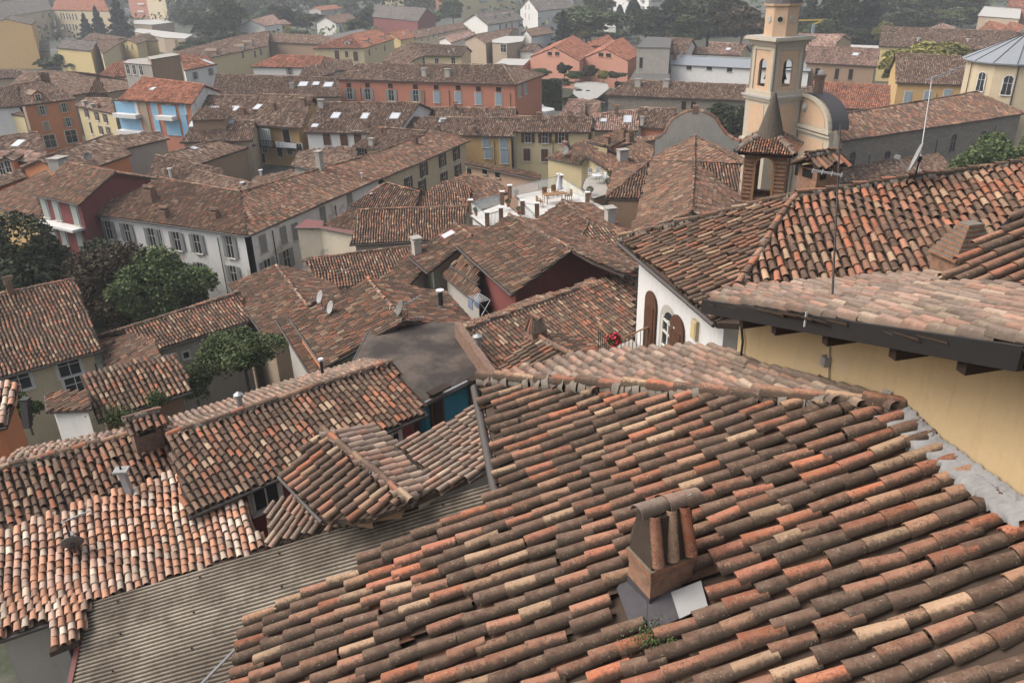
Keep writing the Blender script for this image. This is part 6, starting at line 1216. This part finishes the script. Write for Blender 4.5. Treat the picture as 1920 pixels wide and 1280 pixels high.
mast(765, 600, 565, 'short mast with two white aerials beside the dark dish', 0.015, [(0.9, 0.9, (0.9, 0.3, 0.4), 6), (0.1, 0.9, (0.97, 0.1, 0), 6)])
mast(640, 532, 508, 'white aerial over the sagging dark roof edge, centre left', 0.012, [(0.9, 1.3, (0.93, 0.3, 0.3), 5)])
mast(143, 1040, 975, 'mast with a white aerial beside the grey dish, lower left', 0.014, [(0.98, 0.75, (0.8, 0.55, 0.1), 4)])
c = hpl(990, 690, plane3(M15.last[0], M15.last[1], M15.last[2]))+Zv*0.18; root = empty('antenna', c, 'silvery aerial lying low over the tiles of the small annex roof', 'antenna'); m = MB(); d = nrm(hz(1012, 664, c[2])-hz(978, 690, c[2])); x = np.cross(d, Zv); m.beam(c-d*0.35, c+d*0.55, 0.012, 'dish')
for k in range(14): q = c-d*0.3+d*0.85*k/13; m.beam(q-x*(0.05+0.10*(k < 4)), q+x*(0.05+0.10*(k < 4)), 0.008, 'dish')
m.build('aerial', root); m = MB(); m.beam(c-d*0.15-Zv*0.3, c-d*0.15+Zv*0.05, 0.012, 'darkmetal'); m.build('mast', root)
# =================== trees ===================
def crown_mesh(kind, n, leaf, seed):
    global RNG; keep = RNG; RNG = np.random.RandomState(seed); m = MB()
    if kind == 'con':
        t = RNG.rand(n)**0.65; z = 1-t*1.0; az = RNG.uniform(0, 2*math.pi, n); lay = np.sin(z*42)*0.5+0.5; br = 0.6+0.4*np.sin(az*7+np.floor(z*14)*2.1)
        r = (t*0.95+0.03)*(0.45+0.55*lay)*br*RNG.uniform(0.35, 1, n)**0.4; P = np.stack([np.cos(az)*r, np.sin(az)*r, z-0.06*r], 1)
    elif kind == 'cyp':
        z = RNG.rand(n); r = np.sin(np.clip(z*0.9+0.08, 0, 1)*math.pi)**0.6*RNG.uniform(0.5, 1, n)**0.4*(0.85+0.15*np.sin(RNG.uniform(0, 6, n)*5)); az = RNG.uniform(0, 2*math.pi, n); P = np.stack([np.cos(az)*r, np.sin(az)*r, z], 1)
    else:
        nl = 26; C = RNG.normal(0, 1, (nl, 3)); C /= np.linalg.norm(C, axis=1)[:, None]; C *= RNG.uniform(0.25, 0.72, (nl, 1)); C[:, 2] = C[:, 2]*0.9; rad = RNG.uniform(0.2, 0.42, nl)
        k = RNG.randint(0, nl, n); d = RNG.normal(0, 1, (n, 3)); d /= np.linalg.norm(d, axis=1)[:, None]; d[:, 2] = np.abs(d[:, 2])*0.9-0.25*(RNG.rand(n) < 0.5)
        P = C[k]+d*(rad[k]*RNG.uniform(0.6, 1.08, n)**0.5)[:, None]; P[:, 2] = P[:, 2]*0.5+0.5
    leafq(m, P*[0.5, 0.5, 1.0], leaf, 'LEAF'); RNG = keep
    return m
CROWN = {}
def crown(kind, mat, n, leaf, seed):
    key = (kind, mat, n, seed)
    if key not in CROWN:
        MATS['LEAF'] = MATS[mat]; o = crown_mesh(kind, n, leaf, seed).build('crown'); CROWN[key] = o.data; bpy.data.objects.remove(o)
    return CROWN[key]
TR = {}
def trunk_data():
    if 't' not in TR:
        m = MB(); m.tube((0, 0, 0), (0, 0, 0.45), 0.03, 0.02, 'trunk', 8)
        for k in range(7):
            a_ = k*0.9; z = 0.3+0.03*k; m.tube((0, 0, z), (math.cos(a_)*0.22, math.sin(a_)*0.22, z+0.25), 0.012, 0.004, 'trunk', 5)
        m.tube((0, 0, 0.45), (0.01, 0, 0.85), 0.02, 0.004, 'trunk', 6); o = m.build('trunk'); TR['t'] = o.data; bpy.data.objects.remove(o)
    return TR['t']
def tree(px, pb, pt, wpx, kind, mat, label, zb=0.0, n=6000, leaf=0.03, seed=1, name='tree', group=None, low=0.22, cat='tree'):
    p = hz(px, pb, zb); Z = proj(p)[2]; H = vz(p, pt)-zb; Wd = wpx*Z/F
    if kind in ('con', 'cyp'): low = 0.03
    root = empty(name, p, label, cat, group)
    tk = bpy.data.objects.new('trunk', trunk_data()); COL.objects.link(tk); tk.matrix_basis = Matrix.Translation(Vector(p)) @ Matrix.Diagonal((H*0.8, H*0.8, H, 1)); attach(tk, root)
    c = bpy.data.objects.new('crown', crown(kind, mat, n, leaf, seed)); COL.objects.link(c); c.matrix_basis = Matrix.Translation(Vector((p[0], p[1], p[2]+H*low))) @ Matrix.Rotation(seed*1.7+px*0.13, 4, 'Z') @ Matrix.Diagonal((Wd, Wd, H*(1-low), 1)); attach(c, root)
T_ = [ (1210, 84, 8, 70, 'd', 'leaf_dark', 'dark tree between the short cypress pair and the huge spruce'), (1290, 96, 20, 90, 'd', 'leaf_mid', 'green tree at the foot of the huge spruce'), (1420, 94, 20, 80, 'd', 'leaf_mid', 'green tree partly hidden by the bell tower lantern'), (1540, 92, 30, 80, 'd', 'leaf_mid', 'green tree behind the crane jib'), (1590, 94, 50, 70, 'd', 'leaf_dark', 'dark tree at the left foot of the light green bush tree'), (1480, 60, -30, 90, 'con', 'leaf_con', 'second conifer behind the bell tower lantern', 'fir_tree'), (1700, 66, 10, 90, 'd', 'leaf_dark', 'dark tree left of the light willow-like tree'), (1800, 62, 10, 80, 'd', 'leaf_mid', 'green tree just left of the white warehouse'), (1120, 50, -20, 60, 'd', 'leaf_mid', 'green tree above the big round one at the top edge'),
 (1075, 60, 15, 60, 'd', 'leaf_mid', 'green tree between the fir and the balcony wing'), (440, 96, 60, 70, 'd', 'leaf_dark', 'dark foliage behind the dormered brown roof'), (375, 100, 66, 60, 'd', 'leaf_dark', 'dark foliage right of the white sheds'), (505, 56, 10, 50, 'd', 'leaf_mid', 'green tree left of the brownish tree at the top'), (650, 32, -12, 60, 'd', 'leaf_mid', 'green tree behind the striped red shed roof'), (605, 30, -10, 50, 'd', 'leaf_mid', 'green tree left of the striped red shed roof'), (560, 84, 56, 50, 'd', 'leaf_dark', 'shrub at the foot of the umbrella shaped tree'), (665, 72, 34, 60, 'd', 'leaf_dark', 'dark shrubs between the white gable-ended house and the villa'), (20, 16, -20, 120, 'd', 'leaf_dark', 'dark tree above the school roof in the top left corner'), (100, 130, 108, 60, 'd', 'leaf_mid', 'pale shrub at the foot of the long yellow-grey house'),
 (1040, 165, 148, 60, 'd', 'leaf_dark', 'dark planting along the top of the garden wall'), (1165, 175, 150, 26, 'd', 'leaf_dark', 'dark shrub in the garden corner by the stone house'), (1068, 208, 180, 34, 'd', 'leaf_dark', 'dark garden hedge left of the clipped cypresses'),
 (1056, 97, 20, 62, 'con', 'leaf_con', 'pointed dark fir left of the salmon hall', 'fir_tree'), (1106, 82, 2, 120, 'd', 'leaf_mid', 'big round green tree behind the salmon hall'), (1092, 84, 44, 50, 'd', 'leaf_yel', 'small light green tree in front of the big round one, behind the salmon hall'),
 (1186, 66, 0, 30, 'cyp', 'leaf_con', 'tall dark cypress before the pale apartment slab', 'cypress_tree'), (1161, 58, 10, 16, 'cyp', 'leaf_con', 'short thin cypress left of the tall one by the apartment slab', 'cypress_tree'), (1150, 66, 30, 40, 'd', 'leaf_mid', 'low bushy tree at the foot of the two cypresses'),
 (1255, 90, -40, 100, 'con', 'leaf_con', 'huge dark spruce behind the concrete stair block', 'fir_tree'), (1325, 92, -30, 120, 'd', 'leaf_dark', 'massive dark green tree right of the huge spruce'), (1388, 95, 2, 100, 'd', 'leaf_brown', 'dull brownish-green tree directly left of the bell tower top'),
 (1300, 70, -40, 60, 'cyp', 'leaf_mid', 'slender green tree between spruce and massive tree, cut by the top edge'), (1350, 70, -35, 40, 'cyp', 'leaf_con', 'thin dark tree cut by the top edge above the massive tree'),
 (1512, 84, -20, 80, 'con', 'leaf_con', 'dark conifer right behind the bell tower lantern', 'fir_tree'), (1565, 86, -35, 90, 'd', 'leaf_dark', 'very dark tree above the crane'), (1618, 84, -35, 90, 'con', 'leaf_con', 'dark conifer above the light bush left of the long far roof', 'fir_tree'), (1672, 60, -40, 100, 'd', 'leaf_dark', 'very dark tree over the left end of the long far roof'),
 (1725, 52, -45, 80, 'con', 'leaf_con', 'dark conifer behind the willow at the top right', 'fir_tree'), (1782, 52, -35, 90, 'd', 'leaf_dark', 'very dark tree right of the willow at the top right'), (1830, 40, -20, 60, 'con', 'leaf_con', 'lone conifer left of the white warehouse, top right', 'fir_tree'),
 (1655, 92, 38, 44, 'd', 'leaf_yel', 'light green bush tree at the left end of the long far roof'), (1745, 60, 8, 60, 'd', 'leaf_yel', 'light willow-like tree behind the long far roof'),
 (1690, 168, 82, 100, 'd', 'leaf_yel', 'left half of the broad yellow-green trees behind the yellow house'), (1755, 160, 70, 130, 'd', 'leaf_yel', 'right half of the broad yellow-green trees behind the yellow house'),
 (1362, 275, 172, 96, 'd', 'leaf_dark', 'dark round tree between the curved gable wall and the bell tower'), (1298, 170, 134, 46, 'd', 'leaf_yel', 'small yellowish tree before the pale warehouse wall, left one'), (1337, 172, 126, 54, 'd', 'leaf_yel', 'larger yellowish tree before the pale warehouse wall, right one'),
 (1058, 148, 115, 26, 'd', 'leaf_dark', 'small dark lollipop tree in the garden before the salmon hall'), (1107, 152, 121, 28, 'd', 'leaf_brown', 'purplish bush in the middle of the garden'), (1131, 155, 132, 26, 'd', 'leaf_yel', 'light green bush in the garden right of the purplish one'), (1156, 152, 134, 36, 'd', 'leaf_dark', 'dark bush at the right side of the garden plaza'), (1012, 152, 128, 40, 'd', 'leaf_mid', 'low green shrubs above the ivy wall, left'), (1080, 152, 134, 40, 'd', 'leaf_mid', 'low green shrubs left of the purplish bush'),
 (1085, 195, 168, 26, 'cyp', 'leaf_dark', 'left clipped cypress behind the rosy pavilion roof', 'cypress_tree'), (1102, 196, 170, 20, 'cyp', 'leaf_dark', 'right clipped cypress behind the rosy pavilion roof', 'cypress_tree'),
 (168, 82, 26, 46, 'con', 'leaf_con', 'left dark conifer in front of the school right wing', 'fir_tree'), (192, 80, 12, 46, 'con', 'leaf_con', 'middle paler conifer in front of the school', 'fir_tree'), (232, 80, -12, 62, 'con', 'leaf_con', 'tallest dark conifer in front of the school', 'fir_tree'),
 (366, 62, 8, 58, 'd', 'leaf_mid', 'round dark green tree before the dark red apartment block'), (345, 52, 16, 34, 'd', 'leaf_mid', 'smaller round tree left of the round dark green one, top left'), (397, 84, 30, 62, 'd', 'leaf_dark', 'wide dark tree above the white sheds'), (428, 82, -15, 76, 'd', 'leaf_mid', 'tall leafy tree right of the cream block behind the dark trees'), (472, 40, -12, 66, 'd', 'leaf_mid', 'bright green tree at the top edge, left of centre'), (448, 72, 50, 30, 'd', 'leaf_mid', 'low bush before the pale gable house'),
 (527, 68, 4, 62, 'd', 'leaf_brown', 'brownish tree behind the turreted little house'), (577, 66, 14, 66, 'd', 'leaf_dark', 'umbrella shaped palm-like tree left of the white gable-ended house'), (690, 62, 12, 44, 'd', 'leaf_dark', 'dark tree left of the dark red villa'), (705, 12, -18, 40, 'd', 'leaf_mid', 'tree above the grey roof of the dark red villa'), (816, 52, 18, 48, 'd', 'leaf_mid', 'bushy tree right of the dark red villa'), (850, 48, -2, 46, 'd', 'leaf_mid', 'tall tree before the orange apartment block'),
 (148, 136, 98, 86, 'd', 'leaf_mid', 'hazy green tree before the long yellow-grey house'), (398, 178, 142, 46, 'd', 'leaf_dark', 'dark bush right of the balcony block'), (350, 105, 84, 40, 'd', 'leaf_mid', 'small bush right of the little yellow canopy house'), (296, 74, 62, 24, 'd', 'leaf_dark', 'tiny dark bush on the edge of the nearer white shed'),
 (1145, 75, 58, 90, 'd', 'leaf_mid', 'green bushes just behind the salmon hall roofs'), (1010, 52, 20, 30, 'd', 'leaf_mid', 'tree beside the grey-white balcony wing'), (1230, 100, 60, 50, 'd', 'leaf_dark', 'low dark trees behind the concrete stair block'), (1440, 90, 40, 60, 'd', 'leaf_dark', 'dark tree hidden behind the bell tower'), (1475, 85, 30, 60, 'd', 'leaf_dark', 'dark tree just right of the bell tower cornice')]
for i, q in enumerate(T_):
    k = q[4]; gz = 3.0 if 'garden' in q[6] or 'ivy' in q[6] or 'purplish' in q[6] else 0.0; q = (q[0], q[1], q[2]-(3 if k == 'd' else 0), q[3]*(1.3 if k == 'd' else 1.1))+q[4:]; tree(q[0], q[1], q[2], q[3], k, q[5], q[6], n=7000, low=0.06, leaf=0.042 if k == 'd' else 0.05, seed=1+i % 3, name=q[7] if len(q) > 7 else 'tree', zb=gz)
BIG = [(20, 660, 395, 300, 'leaf_dark', 'big dark tree at the left edge below the ochre walled house', 5), (205, 620, 440, 190, 'leaf_dark', 'dark left-hand tree of the clump before the white corner house', 6), (255, 645, 446, 210, 'leaf_brown', 'rust tinged middle tree of the clump before the white corner house', 7), (318, 650, 448, 230, 'leaf_mid', 'green right-hand tree of the clump before the white corner house', 8), (110, 610, 425, 180, 'leaf_dark', 'dark tree in the gap between the left tree and the clump', 9), (350, 640, 490, 150, 'leaf_mid', 'lower green tree at the right foot of the clump', 10), (230, 640, 500, 150, 'leaf_brown', 'lower rust tinged tree at the foot of the clump', 11)]
for q in BIG: tree(q[0], q[1], q[2], q[3], 'd', q[4], q[5], n=26000, leaf=0.017, seed=q[6], low=0.06)
tree(468, 735, 600, 190, 'd', 'leaf_mid', 'bright green bushy tree beside the weathered grey wall', 6.5, 22000, 0.018, 12, low=0.1); tree(374, 765, 672, 100, 'd', 'leaf_mid', 'smaller bush left of the bright green bushy tree', 7.0, 9000, 0.024, 13, low=0.05)
tree(62, 815, 728, 66, 'd', 'leaf_mid', 'bright bush growing behind the leaning dark flue, left edge', 11.5, 9000, 0.028, 14, low=0.05, cat='bush', name='bush')
tree(1850, 420, 236, 200, 'd', 'leaf_mid', 'green tree rising behind the ridge of the right roof', 4.0, 22000, 0.018, 15, low=0.1); tree(1925, 400, 215, 120, 'd', 'leaf_mid', 'darker part of the greenery at the right edge above the ridge', 4.0, 14000, 0.02, 16, low=0.1); tree(1600, 330, 322, 20, 'd', 'leaf_mid', 'tiny shrub beside the foot of the stone church', 0, 1500, 0.06, 2, low=0.0, cat='bush', name='bush')
for px, py, wx, lab in ((296, 757, 0.35, 'weed growing over the lower edge of the steep tiled roof, left'), (224, 790, 0.55, 'weeds in the gutter gap below the steep tiled roof, left')):
    q = pick(px, py); p = q[1] if q else hz(px, py, 13); root = empty('weed', p, lab, 'weed'); m = MB(); P = RNG.normal(0, 1, (1500, 3))*[wx*0.6, wx*0.4, wx*0.45]+p+Zv*0.25; leafq(m, P, 0.045, 'leaf_mid'); m.build('leaves', root)
# woods beyond the town
m = MB(); n = 60000; x = RNG.uniform(-620, 760, n); yb = 600+60*np.sin(x*0.013)+40*np.sin(x*0.04); d = RNG.rand(n)*120; hh = 16+6*np.sin(x*0.05)+5*np.sin(x*0.17+1)+3*np.sin(x*0.41); P = np.stack([x, yb+d, RNG.rand(n)**0.6*hh+d*0.12], 1); leafq(m, P, 2.0, 'leaf_dark'); o = m.build('woods'); tag(o, 'hazy woods closing the view beyond the town', None, None, 'stuff')
m = MB(); n = 9000; x = RNG.uniform(-300, 420, n); y = RNG.uniform(330, 590, n); k = (np.sin(x*0.05)+np.sin(y*0.06+x*0.02)) > 0.3; P = np.stack([x, y, RNG.rand(n)*7], 1)[k]; leafq(m, P, 1.3, 'leaf_mid'); o = m.build('shrubbery'); tag(o, 'scattered garden greenery between the farthest houses', None, None, 'stuff')
# ivy wall, plaza, tent
b = Bld('garden_wall', 'high ivy covered retaining wall left of the garden plaza', 'brickdark', 'slate', 'wall', inset=0.05) if False else None
a_, c_ = hz(992, 205, 0), hz(1052, 208, 0); zt_ = vz((a_+c_)/2, 152); dd = nrm(np.array([c_[1]-a_[1], -(c_[0]-a_[0]), 0])); dd = dd if dd[1] > 0 else -dd; root = empty('garden_wall', (a_+c_)/2, 'high ivy covered retaining wall left of the garden plaza', 'wall'); m = MB(); m.box((a_+c_)/2+Zv*zt_/2+dd*0.5, (c_-a_)/2, dd*0.4, Zv*zt_/2, 'brickdark'); m.build('masonry', root)
m = MB(); n = 9000; t = RNG.rand(n); P = a_+(c_-a_)*t[:, None]+Zv[None]*(RNG.rand(n)*zt_*1.02)[:, None]+dd*RNG.normal(0, 0.12, n)[:, None]; leafq(m, P, 0.28, 'leaf_dark'); m.build('ivy', root)
m = MB(); m.poly([hz(x, y, 3.0) for x, y in ((1078, 152), (1138, 155), (1142, 166), (1120, 184), (1092, 190), (1074, 176))], 'paving'); o = m.build('plaza'); tag(o, 'pale paved garden plaza', None, None, 'structure')
p = hz(1014, 222, 1.0); H = vz(p, 193)-1; W = 27*proj(p)[2]/F; root = empty('tent', p, 'white peaked garden tent in front of the ivy wall', 'tent'); m = MB(); m.lathe(p, [(W*1.05, H*0.4), (W*1.0, H*0.58), (W*0.35, H*0.72), (0.05, H)], 'plasticw', 8, 0.4); m.build('canopy', root); m = MB()
for k in range(4): a_ = 0.4+k*math.pi/2; q = p+np.array([math.cos(a_), math.sin(a_), 0])*W*0.95; m.tube(q, q+Zv*H*0.5, 0.05, 0.05, 'metal')
m.build('poles', root)
# crane
p = hz(1519, 98, 0); root = empty('crane', p, 'small building crane with blue mast and yellow jib right of the bell tower', 'crane'); zt_ = vz(p, 46); m = MB(); m.box(p+Zv*zt_/2, (0.4, 0, 0), (0, 0.4, 0), Zv*zt_/2, 'shblue'); m.build('crane_mast', root); m = MB(); L = 50*proj(p)[2]/F; q = p+Zv*(vz(p, 38)); m.beam(p+Zv*zt_, q+np.array([L*0.35, 0, 0]), 0.2, 'yellowp'); m.beam(q+np.array([L*0.35, 0, 0]), q-np.array([L*0.9, 0, 0]), 0.2, 'yellowp'); m.build('jib', root)
# =================== terrace furniture ===================
def put(px, py, z): return hz(px, py, z)
p = put(1040, 380, tz); root = empty('garden_table', p, 'long wooden table in the middle of the white roof terrace', 'table'); m = MB(); X_ = nrm(hz(1070, 376, tz)-hz(1015, 383, tz)); Y_ = np.array([-X_[1], X_[0], 0]); m.box(p+Zv*0.75, X_*0.95, Y_*0.42, Zv*0.025, 'woodl'); m.build('tabletop', root)
for a_ in (-1, 1):
    for b_ in (-1, 1): m = MB(); m.beam(p+X_*a_*0.8+Y_*b_*0.32, p+X_*a_*0.8+Y_*b_*0.32+Zv*0.74, 0.03, 'woodl'); m.build('leg', root)
def chair(p, fx, label, mat, grp):
    root = empty('garden_chair', p, label, 'chair', grp); f = nrm(fx); s2 = np.array([-f[1], f[0], 0]); m = MB(); m.box(p+Zv*0.44, f*0.22, s2*0.23, Zv*0.02, mat); m.build('seat', root); m = MB(); m.box(p-f*0.24+Zv*0.7, f*0.02, s2*0.22, Zv*0.24, mat); m.build('backrest', root)
    for sg in (-1, 1): m = MB(); m.box(p+s2*sg*0.25+Zv*0.63, f*0.2, s2*0.025, Zv*0.02, mat); m.beam(p+s2*sg*0.25+f*0.18+Zv*0.44, p+s2*sg*0.25+f*0.18+Zv*0.62, 0.02, mat); m.build('armrest', root)
    for a_ in (-1, 1):
        for b_ in (-1, 1): m = MB(); m.beam(p+f*a_*0.2+s2*b_*0.21, p+f*a_*0.19+s2*b_*0.2+Zv*0.44, 0.022, mat); m.build('leg', root)
for k, (x, y, fx, lab) in enumerate(((1023, 372, -Y_, 'wooden chair behind the left end of the terrace table'), (1040, 368, -Y_, 'wooden chair behind the middle of the terrace table'), (1066, 376, -X_, 'wooden chair at the right end of the terrace table'), (1012, 388, X_, 'wooden chair at the left end of the terrace table'))): chair(put(x, y, tz), fx, lab, 'woodl', 'wooden chairs round the terrace table')
m2 = 12.4
b = B('roof_terrace', 'small grey roof terrace with white chairs behind the white one', 'grey', 'concrete', 'terrace', inset=0.05); b.Fl(m2, [(1092, 352), (1112, 372), (1150, 360), (1146, 330), (1118, 325), (1098, 335)], 'concrete'); b.done()
for x, y, fx, lab in ((1110, 336, (0.6, -0.7, 0), 'left of the three white plastic chairs on the small grey terrace'), (1122, 334, (0, -1, 0), 'middle of the three white plastic chairs on the small grey terrace'), (1130, 343, (-0.8, -0.3, 0), 'right of the three white plastic chairs on the small grey terrace')): chair(put(x, y, m2), fx, lab, 'plasticw', 'white plastic chairs on the small terrace')
p = put(1119, 344, m2); root = empty('garden_table', p, 'white round table among the white plastic chairs', 'table'); m = MB(); m.tube(p+Zv*0.7, p+Zv*0.74, 0.45, 0.45, 'plasticw', 16); m.build('tabletop', root); m = MB(); m.tube(p, p+Zv*0.7, 0.04, 0.04, 'plasticw'); m.build('leg', root)
for x, y, lab in ((968, 370, 'terracotta pot with a green shrub at the back of the white terrace'), (953, 388, 'terracotta pot by the step between the two terrace levels'), (893, 404, 'terracotta pot in the left corner of the white terrace'), (973, 402, 'potted plant beside the middle brick post of the terrace')): flowers('potted_plant', lab, put(x, y, tz-0.3), 0.25, 0.5, 300, 0.0)
for x, y, lab in ((1106, 366, 'planter with herbs at the front of the small grey terrace'), (1140, 350, 'planter with herbs at the right of the small grey terrace'), (1145, 336, 'leafy shrub in a pot behind the white plastic chairs')): flowers('potted_plant', lab, put(x, y, m2), 0.35, 0.5, 400, 0.0, 'leaf_dark')
p = put(1048, 362, tz); H = vz(p, 326)-tz; root = empty('parasol', p, 'closed white parasol standing on the white roof terrace', 'parasol'); m = MB(); m.lathe(p, [(0.06, H), (0.10, H*0.9), (0.2, H*0.5), (0.34, H*0.2), (0.22, H*0.17), (0.05, H*0.3)], 'cloth', 12); m.build('canopy', root); m = MB(); m.tube(p, p+Zv*H, 0.025, 0.025, 'metal'); m.tube(p, p+Zv*0.08, 0.25, 0.25, 'concrete', 16); m.build('pole', root)
# drying rack in the gap
p = hz(890, 590, 13.0); root = empty('drying_rack', p, 'metal drying rack with bluish laundry below the dark red wall', 'drying rack'); m = MB(); a_ = nrm([0.5, -0.85, 0]); c_ = np.array([-a_[1], a_[0], 0])
for k in range(6): m.beam(p+c_*(k*0.13)-a_*0.6+Zv*0.9, p+c_*(k*0.13)+a_*0.6+Zv*0.9, 0.008, 'plasticw')
for s3 in (-1, 1): m.beam(p+a_*0.6*s3, p+c_*0.65+a_*0.6*s3+Zv*0.9, 0.014, 'plasticw'); m.beam(p+c_*0.65+a_*0.6*s3, p+a_*0.6*s3+Zv*0.9, 0.014, 'plasticw')
m.build('frame', root); 
for k in (0, 2): m = MB(); m.box(p-c_*(0.15-k*0.2)-a_*0.15+Zv*0.6, a_*0.25, c_*0.015, Zv*0.28, 'clothb'); m.build('laundry', root)
# square with parasol and tables, parked car
for x, y, lab in ((107, 273, 'white square parasol over the cafe tables on the little square'), (6, 262, 'white parasol at the left edge below the yellow house')):
    p = hz(x, y+12, 0); root = empty('parasol', p, lab, 'parasol'); m = MB(); m.lathe(p, [(2.0, 2.4), (0.05, 3.0)], 'cloth', 4, 0.6); m.build('canopy', root); m = MB(); m.tube(p, p+Zv*2.9, 0.03, 0.03, 'metal'); m.build('pole', root)
for k, (x, y) in enumerate(((118, 281), (128, 277), (140, 272))):
    p = hz(x, y, 0); root = empty('cafe_table', p, ['left dark cafe table on the little square', 'middle dark cafe table on the little square', 'right dark cafe table on the little square'][k], 'table', 'cafe tables'); m = MB(); m.tube(p+Zv*0.7, p+Zv*0.75, 0.5, 0.5, 'darkmetal', 12); m.build('tabletop', root); m = MB(); m.tube(p, p+Zv*0.7, 0.05, 0.05, 'darkmetal'); m.build('leg', root)
def car(px, py, ang, label, mat):
    p = hz(px, py, 0.0); f = np.array([math.cos(ang), math.sin(ang), 0]); s2 = np.array([-f[1], f[0], 0]); root = empty('parked_car', p, label, 'car'); m = MB()
    prof = [(-2.1, 0.35), (-2.15, 0.8), (-1.9, 0.98), (-1.3, 1.42), (0.3, 1.45), (1.1, 0.98), (2.0, 0.85), (2.1, 0.4)]; m.extrude([p+f*a_+Zv*b_-s2*0.85 for a_, b_ in prof], s2*1.7, mat); m.build('body', root)
    m = MB(); pr2 = [(-1.75, 0.98), (-1.25, 1.36), (0.25, 1.39), (0.95, 1.0)]; m.extrude([p+f*a_+Zv*b_-s2*0.87 for a_, b_ in pr2], s2*1.74, 'glass'); m.extrude([p+f*(a_+0.06)+Zv*(b_+0.02)-s2*0.7 for a_, b_ in ((0.3, 1.42), (1.05, 0.99), (1.1, 0.99), (0.35, 1.44))], s2*1.4, 'glass'); m.build('windows', root)
    for a_ in (-1.35, 1.3):
        for b_ in (-1, 1): m = MB(); q = p+f*a_+s2*b_*0.78+Zv*0.33; m.tube(q-s2*0.1, q+s2*0.1, 0.33, 0.33, 'dark', 16); m.build('wheel', root)
car(222, 606, 1.2, 'dark car parked in the shade under the clump of trees', 'darkmetal')
# chimney pot / dark flue at the left edge
q = pick(20, 800) or None; p = hz(52, 800, 14.6); root = empty('flue', p, 'leaning dark sheet metal flue at the left edge', 'flue'); m = MB(); t2 = at(47, 748, proj(p)[2]); m.box((p+t2)/2, (0.13, 0, 0), (0, 0.13, 0), (t2-p)/2, 'darkmetal'); m.build('shaft', root); m = MB(); m.box(t2, (0.15, 0, 0), (0, 0.15, 0), Zv*0.03, 'darkmetal'); m.build('cap', root)
# =================== haze ===================
bpy.ops.mesh.primitive_cube_add(size=1, location=(60, 430, 34)); o = bpy.context.object; o.name = 'haze'; o.data.name = 'haze'; o.scale = (2000, 1100, 72)
m_, nt, b = nmat('haze'); nt.nodes.remove(b); pv = nt.nodes.new('ShaderNodeVolumePrincipled'); pv.inputs['Color'].default_value = (0.80, 0.84, 0.88, 1); pv.inputs['Density'].default_value = 0.0004; nt.links.new(pv.outputs[0], nt.nodes['Material Output'].inputs['Volume'])
o.data.materials.append(m_); tag(o, 'pale morning haze over the town', None, None, 'stuff')
